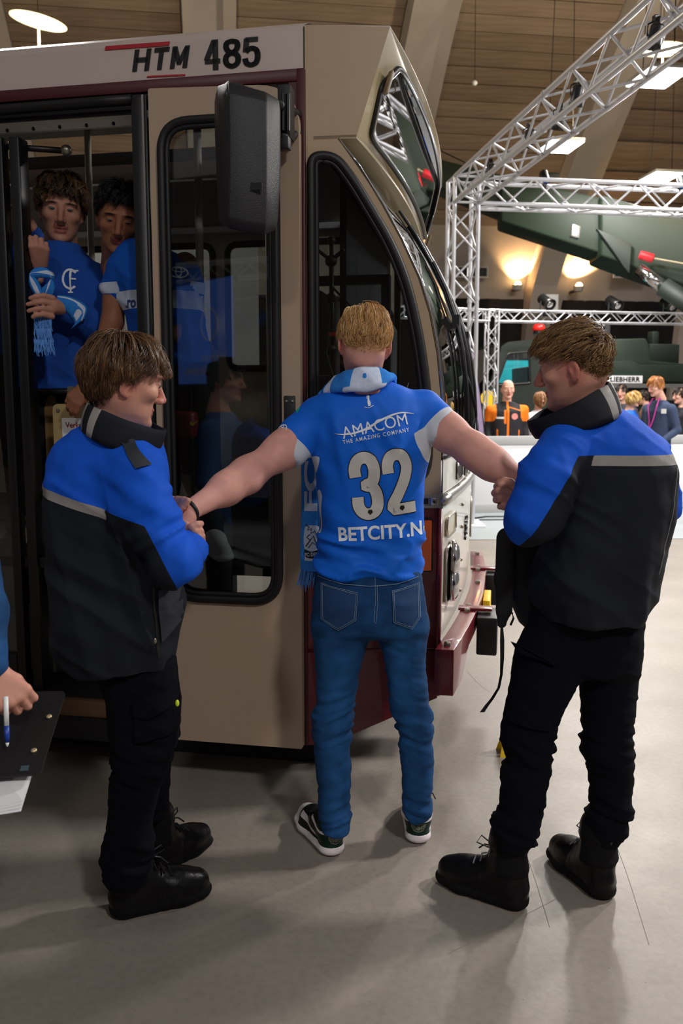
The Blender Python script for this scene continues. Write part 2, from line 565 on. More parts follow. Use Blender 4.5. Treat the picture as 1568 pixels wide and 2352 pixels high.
# concrete plinth wall under the boards, above the curtain
a_low = float(np.interp(4.0, _pv[:, 1], _arc)); a_hi = float(np.interp(5.62, _pv[:, 1], _arc))
rows = []
for a in np.linspace(a_low, a_hi, 8):
    p = vp(a)
    rows.append([(-14, p[0], p[1]), (17, p[0], p[1])])
wf = MB().grid(rows, thick=(0, 0.1, 0)).build('wall_far', m_conc)
wf.rotation_euler = (0, 0, VROT)
tag(wf, 'smooth concrete band above the black curtain washed by uplights', None, None, 'structure')
# planks between the ribs, one object each, sharing four meshes
def _yimg(a):
    p = vp(a); w = vworld(2.0, p[0], p[1]); t = (w[2] - CAM_Z) / w[1]
    return 1176 - FPX * (CT * t + ST) / (CT - ST * t)
_as = np.linspace(a_hi, _arc[-1] * 0.62, 400); _ys = np.array([_yimg(a) for a in _as])
bounds = [a_hi]; _y = _yimg(a_hi)
while _y > -130:
    _y -= 33 + 11 * (575 - _y) / 575
    bounds.append(float(np.interp(-_y, -_ys, _as)))
srcs = []
for k in range(4):
    L0 = 1.54
    srcs.append(MB().box(-L0, L0, -0.5, 0.5, -0.03, 0.03 + 0.004 * k))
first = [None] * 4
nrow = len(bounds) - 1
for bx in [r + 2.05 for r in RIBX[:-1]]:
    for i in range(nrow):
        a = (bounds[i] + bounds[i + 1]) / 2; pw_ = bounds[i + 1] - bounds[i]
        p = vp(a); t = vt(a)
        k = random.randrange(4)
        if first[k] is None:
            first[k] = srcs[k].build('plank', m_plank if k % 2 else m_plank2, ceil_o)
            o = first[k]
        else:
            o = inst(first[k], ceil_o)
        o.location = (bx, p[0], p[1] + random.uniform(-0.012, 0.012))
        o.rotation_euler = (math.atan2(t[1], t[0]), 0, 0); o.scale = (1, pw_ - 0.026, 1)

# black curtain behind the stands, hung in soft folds
cu = MB(); rows = []
xs = np.linspace(-12, 16, 281)
for z in (0.02, 2.0, 4.08):
    rows.append([(x, 21.56 + 0.15 * (4.08 - z) + 0.03 * math.sin(x * 9.0) + 0.03 * math.sin(x * 23 + 1), z) for x in xs])
cu.grid(rows, thick=(0, 0.02, 0))
cuo = cu.build('curtain', m_black, smooth=True); cuo.rotation_euler = (0, 0, VROT)
tag(cuo, 'long black stage curtain along the foot of the concrete vault', 'curtain')

# air vents in the concrete band
def vent(px, py, label):
    w = P(px, py, 21.75)
    th = thing('air_vent', label, 'vent', w, VROT, 'air vents in the concrete band')
    hw, hh = 0.36, 0.10
    MB().box(-hw, hw, -0.01, 0.03, -hh, hh).build('backing', m_interd, th)
    f = MB()
    f.box(-hw - .04, hw + .04, -0.04, 0.0, hh, hh + .04); f.box(-hw - .04, hw + .04, -0.04, 0.0, -hh - .04, -hh)
    f.box(-hw - .04, -hw, -0.04, 0.0, -hh, hh); f.box(hw, hw + .04, -0.04, 0.0, -hh, hh)
    f.build('frame', m_interg, th)
    for k in (-0.12, 0.12):
        MB().box(k - .015, k + .015, -0.035, 0.0, -hh, hh).build('slat', m_alu2, th)
vent(1084, 625, 'grille vent in concrete band beside the truss tower')
vent(1443, 626, 'grille vent in concrete band below the crane cylinder')

# warm uplights on brackets
def uplight(px, py, label):
    w = P(px, py, 22.0)
    th = thing('wall_uplight', label, 'wall lamp', w, VROT, 'warm wall uplights')
    MB().lathe([(0.10, -0.10), (0.13, 0.02), (0.12, 0.02)], n=14).build('lamp_housing', m_interg, th)
    MB().ball((0, -0.03, 0.03), 0.085).build('bulb', m_warm, th, smooth=True)
    MB().box(-0.03, 0.03, 0.05, 0.5, -0.09, -0.04).build('bracket', m_darkm, th)
    l = bpy.data.lights.new('uplight_glow', 'SPOT'); l.energy = 300; l.color = (1.0, 0.58, 0.26); l.spot_size = math.radians(125); l.spot_blend = 0.35
    l.shadow_soft_size = 0.05
    lo = bpy.data.objects.new('uplight_glow', l); COL.objects.link(lo); lo.parent = th
    lo.location = (0, 0.02, 0.16); lo.rotation_euler = (math.radians(180 - 6), 0, 0)
uplight(1188, 657, 'glowing warm uplight left of the bare concrete rib')
uplight(1328, 660, 'glowing warm uplight right of the bare concrete rib')

# LED ceiling panels; the unseen ones are added for their light
NAMES_LED = ['bright square light panel behind the upper truss beam', 'bright square light panel below the diagonal truss beam', 'bright square light panel just above the horizontal truss beam',
             'unseen square light panel added over the right side of the hall', 'unseen square light panel added above the right hand floor', 'unseen square light panel added as front fill behind the photographer', 'unseen square light panel added as fill behind the camera on the left', 'unseen square light panel added beyond the tram to light the grey panels']
for i, (x, y, z, w) in enumerate(LAMP_PANELS):
    th = thing('light_panel', NAMES_LED[i], 'light panel', (x, y, z), math.radians(8), 'square light panels under the vault')
    MB().box(-0.27, 0.27, -0.33, 0.33, 0.0, 0.05).build('housing', m_interg, th, bevel=0.01)
    MB().box(-0.26, 0.26, -0.32, 0.32, -0.015, 0.0).build('diffuser', m_led, th)
    m = MB()
    _d = -x * math.sin(VROT) + y * math.cos(VROT); _hz = float(np.interp(_d, _pv[::-1, 0], _pv[::-1, 1])) - z - 0.7
    for sx in (-0.2, 0.2): m.tube([(sx, 0, 0.07), (sx * 0.6, 0, _hz)], 0.006, 5)
    m.build('cable', m_darkm, th)

# round pendant lamps: a small uplight shining on a tilted disc
def pendant(c, tilt, label, rad):
    th = thing('pendant_lamp', label, 'lamp', c - np.array([0, 0, 0.52]), 0.0, 'round pendant lamps')
    d = MB().lathe([(0.02, 0.05), (rad * 0.6, 0.035), (rad, 0.0), (rad, -0.008), (rad * 0.5, 0.015), (0.02, 0.02)], n=40)
    do = d.build('disc', m_disc, th, smooth=True); do.location = (0, 0, 0.52); do.rotation_euler = (math.radians(4), math.radians(tilt), 0)
    MB().tube([(0, 0, 0.1), (0, 0, 0.52)], 0.014, 8).build('stem', m_disc, th)
    MB().lathe([(0.03, 0.0), (0.13, 0.02), (0.15, 0.08), (0.12, 0.12), (0.02, 0.12)], n=20).build('lamp_body', m_boardw, th, smooth=True)
    MB().tube([(0, 0, 0.55), (-0.05, 0.1, 6)], 0.004, 5).build('cable', m_darkm, th)
    l = bpy.data.lights.new('pendant_glow', 'POINT'); l.energy = 520; l.color = (1, 0.85, 0.6); l.shadow_soft_size = 0.05
    lo = bpy.data.objects.new('pendant_glow', l); COL.objects.link(lo); lo.parent = th; lo.location = (0, 0, 0.26)
pendant(P(88, 48, 11), 10, 'glowing round disc lamp hanging above the tram roof', 0.33)
pendant(P(1522, 113, 13), 3, 'glowing round disc lamp behind the diagonal truss beam', 0.34)
# small hanging sensor bulb
w = P(1090, 186, 15)
th = thing('hanging_bulb', 'small white bulb hanging from the board marked vault', 'bulb', w - np.array([0, 0, 0.05]))
MB().ball((0, 0, 0.02), 0.045, sc=(1, 1, 0.9)).build('bulb', m_boardw, th, smooth=True)
MB().tube([(0, 0, 0.06), (-0.02, 0, 1.9)], 0.005, 5).build('cord', m_darkm, th)

# white barrier around the crane stand
def barrier(a, b, label):
    a = np.array(a); b = np.array(b); d = b - a; L = np.linalg.norm(d); rz = math.atan2(d[1], d[0])
    th = thing('barrier_panel', label, 'barrier', (a[0], a[1], 0), rz, 'white barrier panels')
    MB().box(0, L, 0, 0.06, 0.12, 0.93).build('panel', m_boardw, th, bevel=0.004)
    MB().box(0, L, -0.012, 0.07, 0.93, 1.05).build('top_trim', m_boardg, th, bevel=0.006)
    MB().box(0, L, -0.008, 0.068, 0.0, 0.12).build('base_trim', m_boardg, th, bevel=0.004)
b0 = np.array([1.55, 11.72]); bd = np.array([math.cos(math.radians(10)), math.sin(math.radians(10))])
barrier(b0, b0 + bd * 1.35, 'white barrier panel between tram front and right guard')
barrier(b0 + bd * 1.36, b0 + bd * 2.7, 'white barrier panel hidden behind the right guard')
barrier(b0 + bd * 2.71, b0 + bd * 5.2, 'white barrier panel behind the man in navy jacket')
# cable on the floor
cab = MB().tube([(1.5, 11.0, 0.012), (1.9, 11.35, 0.012), (2.4, 11.4, 0.012), (3.2, 11.2, 0.012)], 0.014, 6)
cab.tube([(1.45, 10.9, 0.012), (1.8, 11.05, 0.012), (2.3, 11.08, 0.012), (3.3, 10.9, 0.012)], 0.010, 6)
tag(cab.build('floor_cable', m_rubber), 'black cable lying along the foot of the white barrier', 'cable')

# hairline cracks in the concrete
fl_o = bpy.data.objects['floor']
for pts in ([(1196, 1930), (1225, 2010), (1262, 2130)], [(1398, 1900), (1440, 2010), (1490, 2170)], [(1030, 2190), (1150, 2130), (1290, 2058)], [(1075, 1545), (1100, 1572), (1125, 1590)]):
    m = MB(); rows = []
    for q in _catmull(pts, 6):
        g = G(q[0], q[1]); rows.append([(g[0] - 0.0008, g[1], 0.0008), (g[0] + 0.0008, g[1], 0.0008)])
    m.grid(rows); m.build('crack', M('crack_line', '#857d71', 0.9), fl_o)
# back of the hall, seen only mirrored in the tram glass
nw = MB().box(-16, 18, -9.9, -9.7, 0, 6.0).build('wall_near', M('dark_hall_wall', '#3a332c', 0.9, var=0.2, vs=0.6))
tag(nw, 'dark wall at the back of the hall behind the photographer', None, None, 'structure')
scn = thing('info_screen', 'blue information screen with white lettering, seen mirrored in the door glass', 'screen', (-4.85, -4.0, 0), math.radians(28))
MB().box(-0.72, 0.72, -0.03, 0.0, 1.75, 3.05).build('display', M('blue_screen', '#1c3c8c', 0.4, emis=(0.05, 0.12, 0.42), es=0.9), scn)
MB().box(-0.76, 0.76, -0.09, -0.03, 1.71, 3.09).build('frame', m_darkm, scn)
MB().tube([(-0.4, -0.06, 0.0), (-0.4, -0.06, 1.75)], 0.03, 8).tube([(0.4, -0.06, 0.0), (0.4, -0.06, 1.75)], 0.03, 8).build('legs', m_darkm, scn)

for k in range(3):  # panels added beyond the tram to brighten the view through its windows
    ep = thing('backdrop_panel', 'grey panel added beyond the tram to brighten its windows, ' + ('leftmost of three', 'middle one of three', 'rightmost of three')[k], 'panel', (-5.6 + 1.62 * k, 8.3 + 0.1 * k, 0), math.radians(4), 'grey backdrop panels added beyond the tram')
    MB().box(0, 1.56, 0, 0.06, 0.05, 3.3).build('panel', M('grey_panel_laminate', '#7d7873', 0.6), ep, bevel=0.005)
    MB().box(0.1, 0.16, -0.25, 0.3, 0.0, 0.05).box(1.4, 1.46, -0.25, 0.3, 0.0, 0.05).build('panel_foot', m_boardg, ep)
# ---------------------------------------------------------------- flat lettering
def text2d(body, w=None, h=None, bold=0.0, shear=0.0, space=1.0):
    """outline of a line of text as triangles, scaled to w x h (either may be None), origin lower left"""
    cu = bpy.data.curves.new('t', 'FONT'); cu.body = body; cu.size = 1.0; cu.offset = bold; cu.shear = shear
    cu.space_character = space; cu.resolution_u = 4; cu.fill_mode = 'FRONT'
    o = bpy.data.objects.new('t', cu); COL.objects.link(o)
    dg = bpy.context.evaluated_depsgraph_get(); dg.update()
    me = bpy.data.meshes.new_from_object(o.evaluated_get(dg))
    V = np.array([v.co[:] for v in me.vertices]); F = [tuple(p.vertices) for p in me.polygons]
    bpy.data.objects.remove(o); bpy.data.curves.remove(cu); bpy.data.meshes.remove(me)
    V = V[:, :2] - V[:, :2].min(axis=0)
    ext = V.max(axis=0)
    sx = w / ext[0] if w else None; sy = h / ext[1] if h else None
    sx = sx or sy; sy = sy or sx
    return V * np.array([sx, sy]), F

def flat_text(name, body, fmap, mat, parent, w=None, h=None, bold=0.0, shear=0.0, space=1.0, world=False):
    V, F = text2d(body, w, h, bold, shear, space)
    return mk(name, [fmap(a, b) for a, b in V], F, mat, parent, world=world)

# ================================================================ the tram (local: x forward, y across, z up)
TRA = math.radians(11)
tram = thing('tram', 'cream and maroon city tram front with open door, fleet number 485', 'tram', (-0.15, 3.2, 0), -TRA)
def tpart(mb, name, mat, parent=None, **k):
    return mb.build(name, mat, parent or tram, **k)
_CA, _SA = math.cos(TRA), math.sin(TRA)
def t2w(s, w, z):
    return np.array([-0.15 + s * _CA + w * _SA, 3.2 - s * _SA + w * _CA, z])
def t_loc(p):
    x, y = p[0] + 0.15, p[1] - 3.2
    return np.array([x * _CA - y * _SA, x * _SA + y * _CA, p[2]])
def TL(px, py, w=0.0):
    """tram place on the plane y = w seen at a photo pixel"""
    r = ray(px, py)
    t = (w + (-0.15) * _SA + 3.2 * _CA) / (r[0] * _SA + r[1] * _CA)
    return t_loc(np.array([t * r[0], t * r[1], CAM_Z + t * r[2]]))

S0 = -3.4            # rear end of the built section
W1 = 2.43            # far side
TAP = 0.235          # taper of the cab side: y = TAP * x
HW0, HW1, HS0, HS1 = 1.42, 2.02, -2.3, -0.72      # open roof hatch
rprof = [(0.0, 2.652), (0.0, 2.775), (0.012, 2.80), (0.08, 2.835), (0.4, 2.93), (0.9, 3.0), (1.2, 3.02), (HW0, 3.01), (HW1, 2.93), (2.35, 2.835), (2.42, 2.80), (2.43, 2.775), (2.43, 2.652)]
m = MB()
for i in range(len(rprof) - 1):
    (a, za), (b, zb) = rprof[i], rprof[i + 1]
    for s0, s1 in ([(S0, HS0), (HS1, 0.019)] if a == HW0 else [(S0, 0.019)]):
        m.add([(s0, a, za), (s1, a, za), (s1, b, zb), (s0, b, zb)], [(0, 1, 2, 3)])
tpart(m, 'roof', m_fascia)
def ceil_z(w):
    return 2.655 + 0.27 * math.sin(math.pi * min(max(w / 2.43, 0), 1)) ** 0.8
m = MB()
ws = list(np.linspace(0.05, HW0, 8)) + [HW1] + list(np.linspace(HW1 + 0.08, 2.38, 4))
for i in range(len(ws) - 1):
    a, b = ws[i], ws[i + 1]
    for s0, s1 in ([(S0, HS0), (HS1, -0.02)] if abs(a - HW0) < 1e-6 else [(S0, -0.02)]):
        m.hexa([(s0, a, ceil_z(a)), (s1, a, ceil_z(a)), (s1, b, ceil_z(b)), (s0, b, ceil_z(b)),
                (s0, a, ceil_z(a) + .012), (s1, a, ceil_z(a) + .012), (s1, b, ceil_z(b) + .012), (s0, b, ceil_z(b) + .012)])
tpart(m, 'interior_ceiling', m_interg)
tpart(MB().box(HS0, HS1, 1.70, 1.77, ceil_z(1.73) - .02, ceil_z(1.73) + .03), 'hatch_bar', m_darkm)

# fascia lettering
def fas(s0, z0):
    return lambda a, b: (s0 + a, -0.003, z0 + b)
_p = TL(302, 170); _q = TL(438, 110)
def strokes(paths, w, sx, sy, shear, f, name, mat):
    polys = []
    for path in paths:
        p = [np.asarray(q, float) for q in path]
        for i in range(len(p) - 1):
            t = p[i + 1] - p[i]; t /= np.linalg.norm(t); nn = np.array([-t[1], t[0]]) * w / 2
            e0 = t * (w * 0.25 if i else 0); e1 = t * (w * 0.25 if i < len(p) - 2 else 0)
            polys.append([p[i] - e0 + nn, p[i + 1] + e1 + nn, p[i + 1] + e1 - nn, p[i] - e0 - nn])
    V, F = [], []
    for po in polys:
        b = len(V)
        for q in po: V.append(f((q[0] + shear * q[1]) * sx, q[1] * sy))
        F.append((b, b + 1, b + 2, b + 3))
    return mk(name, V, F, mat, tram)
ku = lambda pts: [tuple(q) for q in _catmull(pts, 5)]
_w = (_q[0] - _p[0]) / 163
strokes([[(9, 0), (9, 60)], [(42, 0), (42, 60)], [(9, 31), (42, 31)], [(77, 0), (77, 55)], [(57, 54), (98, 54)], [(112, 0), (112, 60)], [(146, 0), (146, 60)], [(113, 56), (129, 14), (145, 56)]], 13, _w, 0.075 / 60, 0.16, fas(_p[0], _p[2] + 0.006), 'lettering', m_ink)
_p = TL(470, 166); _q = TL(597, 83)
_w = (_q[0] - _p[0]) / 196; _h = (_q[2] - _p[2] - 0.004) / 130
strokes([[(40, 0), (40, 130)], [(36, 126), (8, 44)], [(2, 38), (57, 38)], ku([(98, 118), (114, 112), (118, 96), (112, 78), (98, 70), (84, 78), (78, 96), (82, 112), (98, 118)]), ku([(98, 68), (115, 58), (120, 38), (114, 20), (98, 11), (82, 20), (76, 38), (81, 58), (98, 68)]),
         [(190, 118), (150, 118), (146, 66)], ku([(148, 68), (158, 78), (172, 80), (184, 70), (188, 45), (182, 20), (166, 11), (150, 18), (144, 38)])], 20, _w, _h, 0.0, fas(_p[0], _p[2] + 0.004), 'fleet_number', m_ink)
def bar_on_fascia(px0, py0, px1, py1, t, nm='stripe'):
    a = TL(px0, py0); b = TL(px1, py1)
    MB().hexa([(a[0], -0.004, a[2] - t), (b[0], -0.004, b[2] - t), (b[0], 0.0, b[2] - t), (a[0], 0.0, a[2] - t),
               (a[0] + t * .3, -0.004, a[2]), (b[0] + t * .3, -0.004, b[2]), (b[0] + t * .3, 0.0, b[2]), (a[0] + t * .3, 0.0, a[2])]).build(nm, m_red, tram)
bar_on_fascia(241, 107, 388, 96, 0.0135)
bar_on_fascia(338, 175, 425, 171, 0.005)

# maroon trim around the door bay
tpart(MB().box(S0, 0.012, -0.006, 0.03, 2.612, 2.654), 'waist_trim', m_mardk, bevel=0.004)
tpart(MB().box(-0.006, 0.024, -0.008, 0.05, 0.2, 2.654), 'corner_trim', m_mardk, bevel=0.004)
tpart(MB().box(S0, -0.53, 0.0, 0.06, 2.555, 2.612), 'door_header', m_darkm, bevel=0.01)
# side wall behind the door leaf and rear of the door bay
tpart(MB().box(S0, -1.95, 0.0, 0.05, 0.3, 2.62), 'side_wall', m_maroon)
tpart(MB().box(-0.035, 0.0, 0.0, 0.05, 0.3, 2.64), 'jamb', m_mardk)

# black door post
m = MB().box(-0.622, -0.578, -0.012, 0.05, 0.33, 2.60).box(-0.570, -0.556, -0.02, 0.04, 0.33, 2.60)
tpart(m, 'door_post', m_darkm, bevel=0.006)
tpart(MB().box(-0.578, -0.570, -0.016, 0.0, 0.33, 2.60), 'post_strip', m_alu2)

# swung door leaf with its long rounded window
dl = lambda a, b, d: (a, -0.055 - d, b)
outer = arcpoly([(-0.535, 0.205), (0.014, 0.205), (0.014, 2.585), (-0.535, 2.605)], [0.01, 0.01, 0.15, 0.01], 8)
wing = arcpoly([(-0.503, 0.755), (-0.058, 0.755), (-0.058, 2.50), (-0.503, 2.50)], 0.12, 8)
inn = offset_poly(wing, 0.012)
V, F = plate(outer, [inn], dl, 0.0, -0.035)
leaf = mk('door_leaf', V, F, m_doorp, tram); sm(leaf, 0.6)
def gasket(poly, f, r, parent, mat=m_rubber, name='gasket', flat=0.8):
    return MB().tube([f(p[0], p[1]) for p in poly], r, 8, closed=True, up=(0, 1, 0)).build(name, mat, parent, smooth=True)
gasket(offset_poly(wing, 0.013), lambda a, b: (a, -0.058, b), 0.017, leaf)
gasket(offset_poly(wing, 0.033), lambda a, b: (a, -0.056, b), 0.010, leaf, name='inner_gasket')
gasket(offset_poly(wing, 0.0), lambda a, b: (a, -0.057, b), 0.0035, leaf, m_alu2, 'edge_bead')
V, F = plate(offset_poly(wing, 0.026), [], dl, -0.016, -0.022)
mk('pane', V, F, m_glassd, leaf)
tpart(MB().box(-0.046, -0.004, -0.062, -0.055, 1.41, 1.525), 'hinge_plate', m_plast, leaf, bevel=0.003)
for zz in (1.43, 1.505):
    for ss in (-0.036, -0.014):
        MB().ball((ss, -0.063, zz), 0.006, 8, 6).build('screw', m_steel, leaf, smooth=True)

# ---- cab side (tapered) with curved side window
TN = np.array([TAP, -1.0]) / math.hypot(TAP, 1.0)
def cs(a, b, d=0.0):
    return (a + TN[0] * d, TAP * a + TN[1] * d, b)
EDGE = [(0.503, 1.16), (0.506, 1.35), (0.500, 1.52), (0.483, 1.68), (0.455, 1.82), (0.415, 1.945), (0.352, 2.08), (0.285, 2.20), (0.205, 2.33), (0.130, 2.425)]
outer = [(0.02, 1.16)] + EDGE + [(0.197, 2.428), (0.31, 2.796), (0.02, 2.797)]
cw = arcpoly([(0.030, 1.195), (0.465, 1.195), (0.473, 1.40), (0.458, 1.58), (0.43, 1.76), (0.384, 1.943), (0.325, 2.08), (0.20, 2.285), (0.13, 2.375), (0.030, 2.375)],
             [0.07, 0.16, 0.08, 0.09, 0.09, 0.09, 0.08, 0.08, 0.08, 0.10], 6)
V, F = plate(outer, [offset_poly(cw, 0.012)], cs, 0.0, -0.03)
side = mk('cab_side', V, F, m_cream, tram)
gasket(offset_poly(cw, 0.012), lambda a, b: cs(a, b, 0.004), 0.017, side)
gasket(offset_poly(cw, 0.030), lambda a, b: cs(a, b, 0.002), 0.009, side, name='inner_gasket')
V, F = plate(offset_poly(cw, 0.022), [], cs, -0.014, -0.02)
mk('pane', V, F, m_glassd, side)
# chrome edge strip of the side, roof edge seam
tpart(MB().tube([cs(a + 0.006, b, 0.0) for a, b in EDGE], 0.0045, 6), 'pillar_bead', m_chrome, smooth=True)
tpart(MB().box(0.004, 0.30, 0.08, 2.34, 2.78, 2.796), 'cab_roof', m_fascia)
tpart(MB().tube([(0.02, 0.0, 2.655), (0.02, 0.0, 2.79)], 0.0022, 5), 'seam', m_interd)
# far cab side, mirrored
V, F = plate(outer, [offset_poly(cw, 0.012)], lambda a, b, d: (a, W1 - TAP * a - d, b), 0.0, 0.03)
fs = mk('cab_side', V, F, m_cream, tram)
gasket(offset_poly(cw, 0.012), lambda a, b: (a, W1 - TAP * a - 0.03, b), 0.02, fs)
V, F = plate(offset_poly(cw, 0.02), [], lambda a, b, d: (a, W1 - TAP * a - 0.02 - d, b), 0.0, 0.006)
mk('pane', V, F, m_glass, fs)

# ---- front surfaces, bowed across the width
def fr(s, z, q, bulge=0.05):
    w0 = TAP * s; w1 = W1 - w0
    return (s + bulge * 4 * q * (1 - q), w0 + (w1 - w0) * q, z)
QS = np.linspace(0, 1, 17)
# windscreen: near, inside the pillar
ws_prof = [(0.500, 1.30), (0.503, 1.42), (0.493, 1.58), (0.474, 1.72), (0.442, 1.86), (0.395, 1.99), (0.335, 2.11), (0.262, 2.235), (0.185, 2.345), (0.145, 2.40)]
wsc = MB(); wsc.grid([[fr(s, z, q) for q in QS[0:]] for s, z in ws_prof], thick=(-0.006, 0, 0))
wso = wsc.build('windscreen', m_glassf, tram, smooth=True)
MB().tube([fr(s + 0.004, z, 0.004) for s, z in ws_prof], 0.010, 6).build('gasket', m_rubber, wso, smooth=True)
MB().tube([fr(s + 0.004, z, 0.996) for s, z in ws_prof], 0.010, 6).build('gasket', m_rubber, wso, smooth=True)
MB().tube([fr(0.505, 1.30, q) for q in QS], 0.012, 6).build('gasket', m_rubber, wso, smooth=True)
MB().tube([fr(s + 0.012, z, 0.5) for s, z in ws_prof[:-1]], 0.016, 8).build('centre_bar', m_darkm, wso, smooth=True)
# wipers: motor arms on pivots with long blades
for q0, nm in ((0.30, 'wiper'), (0.72, 'wiper')):
    wp = MB()
    pts = [np.array(fr(s + 0.016, z, q0 + 0.05 * k / 8)) for k, (s, z) in enumerate(ws_prof[:9])]
    wp.tube(pts, 0.007, 6)
    wp.tube([p + np.array([0.010, -0.05, 0.0]) for p in pts[1:7]], 0.009, 6)
    wp.ball(tuple(pts[0] + np.array([0.02, 0, -0.02])), 0.03, 8, 6)
    wp.box(pts[4][0] - .01, pts[4][0] + .022, pts[4][1] - .06, pts[4][1] + .06, pts[4][2] - .04, pts[4][2] + .02)
    wp.build(nm, m_darkm, wso)
hose = [np.array(fr(0.52 - 0.02 * k * k * 0.2, 1.30 + 0.09 * k, 0.45 + 0.02 * math.sin(k * 1.3))) + np.array([0.03, 0, 0]) for k in range(6)]
MB().tube(hose, 0.008, 6).build('hose', m_rubber, wso, smooth=True)

# destination box: front face leaning forward at the top, bowed
BQ = np.linspace(0, 1, 25)
def bx(s, z, q, b0=0.055):
    return fr(s, z, q, b0)
def bxm(q, v, d=0.0):
    """q across 0..1, v from bottom 0 to top 1, d outward"""
    s = 0.197 + (0.31 - 0.197) * v; z = 2.428 + (2.796 - 2.428) * v
    rise = 0.012 * v * 4 * q * (1 - q)
    p = bx(s, z + rise, q)
    return (p[0] + d * 0.95, p[1], p[2] - d * 0.3)
boxo = MB()
boxr = MB()
# frame as four bands around the window opening
win = arcpoly([(0.055, 0.10), (0.945, 0.10), (0.965, 0.55), (0.90, 0.86), (0.10, 0.86), (0.035, 0.55)], 0.06, 6)
def dens(poly, n=6):
    out = []
    for i in range(len(poly)):
        a = np.asarray(poly[i]); b = np.asarray(poly[(i + 1) % len(poly)])
        k = max(1, int(abs(b[0] - a[0]) / 0.04))
        for j in range(k): out.append(a + (b - a) * j / k)
    return out
wind = dens(win)
outr = dens([(0, 0), (1, 0), (1, 1), (0, 1)])
V, F = plate(outr, [wind], lambda a, b, d: bxm(a, b, d), 0.0, -0.02)
bxo = mk('destination_box', V, F, m_boxp, tram)
MB().tube([bxm(p[0], p[1], 0.004) for p in wind], 0.010, 8, closed=True).build('gasket', m_rubber, bxo, smooth=True)
MB().tube([bxm(p[0] * 0.985 + 0.0075, p[1] * 0.96 + 0.018, 0.010) for p in wind], 0.004, 6, closed=True).build('chrome_bead', m_chrome, bxo, smooth=True)
V, F = plate(wind, [], lambda a, b, d: bxm(a, b, d), -0.004, -0.01)
mk('pane', V, F, m_glassf, bxo)
# blind inside and closed rear of the box
V, F = plate(dens([(0.10, 0.18), (0.93, 0.18), (0.93, 0.8), (0.10, 0.8)]), [], lambda a, b, d: bxm(a, b, d), -0.13, -0.135)
mk('destination_blind', V, F, M('blind_cloth', '#2b3f63', 0.8, var=0.3, vs=2), bxo)
V, F = plate(dens([(0.45, 0.2), (0.72, 0.2), (0.72, 0.75), (0.45, 0.75)]), [], lambda a, b, d: bxm(a, b, d), -0.10, -0.104)
mk('notice_sheet', V, F, m_boardw, bxo)
MB().box(0.03, 0.035, 0.05, 2.3, 2.43, 2.79).build('rear_panel', m_interd, bxo)
# underside lip of the box
m = MB(); m.grid([[fr(0.05, 2.418, q, 0.05) for q in BQ], [fr(0.197, 2.425, q, 0.055) for q in BQ]], thick=(0, 0, 0.012))
m.build('underside', m_boxp, bxo)
# roof of the box
m = MB(); m.grid([[(0.0, 0.01 + 2.41 * q, 2.797 + 0.012 * 4 * q * (1 - q)) for q in BQ], [bxm(q, 1.0) for q in BQ]], thick=(0, 0, 0.004))
m.build('box_roof', m_fascia, bxo)
# catches of the box window
for q, v in ((0.045, 0.60), (0.975, 0.12)):
    c = np.array(bxm(q, v, 0.02))
    MB().obox(c, (0.008, 0.0, 0.003), (0.0, 0.022, 0.0), (0.012, 0, 0.035)).build('catch', M('tarnished_brass', '#6d5a3e', 0.5, metal=0.6, var=0.3, vs=40), bxo, bevel=0.003)
    MB().tube([c + np.array([0.012, 0.02, -0.03]), c + np.array([0.022, 0.025, -0.02]), c + np.array([0.02, 0.02, 0.005])], 0.003, 6).build('hook', m_steel, bxo)

# ---- belt rail
m = MB()
m.hexa([cs(0.015, 1.112, 0), cs(0.508, 1.112, 0), cs(0.508, 1.112, -.02), cs(0.015, 1.112, -.02), cs(0.015, 1.162, 0), cs(0.508, 1.162, 0), cs(0.508, 1.162, -.02), cs(0.015, 1.162, -.02)])
m.hexa([cs(0.015, 1.150, 0.012), cs(0.512, 1.150, 0.012), cs(0.512, 1.150, 0), cs(0.015, 1.150, 0), cs(0.015, 1.162, 0.012), cs(0.512, 1.162, 0.012), cs(0.512, 1.162, 0), cs(0.015, 1.162, 0)])
m.hexa([cs(0.015, 1.112, 0.012), cs(0.512, 1.112, 0.012), cs(0.512, 1.112, 0), cs(0.015, 1.112, 0), cs(0.015, 1.122, 0.012), cs(0.512, 1.122, 0.012), cs(0.512, 1.122, 0), cs(0.015, 1.122, 0)])
rail = tpart(m, 'belt_rail', m_alu2)
MB().hexa([cs(0.02, 1.126, .006), cs(0.46, 1.126, .006), cs(0.46, 1.126, 0), cs(0.02, 1.126, 0), cs(0.02, 1.146, .006), cs(0.46, 1.146, .006), cs(0.46, 1.146, 0), cs(0.02, 1.146, 0)]).build('rubber_strip', m_rubber, rail)
MB().hexa([cs(0.466, 1.122, .014), cs(0.495, 1.122, .014), cs(0.495, 1.122, 0), cs(0.466, 1.122, 0), cs(0.466, 1.15, .014), cs(0.495, 1.15, .014), cs(0.495, 1.15, 0), cs(0.466, 1.15, 0)]).build('end_clip', m_alu2, rail, bevel=0.003)
MB().ball(cs(0.481, 1.136, .014), 0.006, 8, 6).build('screw', m_interd, rail)
MB().hexa([cs(0.032, 1.122, .014), cs(0.058, 1.122, .014), cs(0.058, 1.122, 0), cs(0.032, 1.122, 0), cs(0.032, 1.15, .014), cs(0.058, 1.15, .014), cs(0.058, 1.15, 0), cs(0.032, 1.15, 0)]).build('end_clip', m_alu2, rail, bevel=0.003)
MB().tube([fr(0.51, 1.137, q) for q in QS], 0.022, 8).build('front_rail', m_alu2, rail, smooth=True)

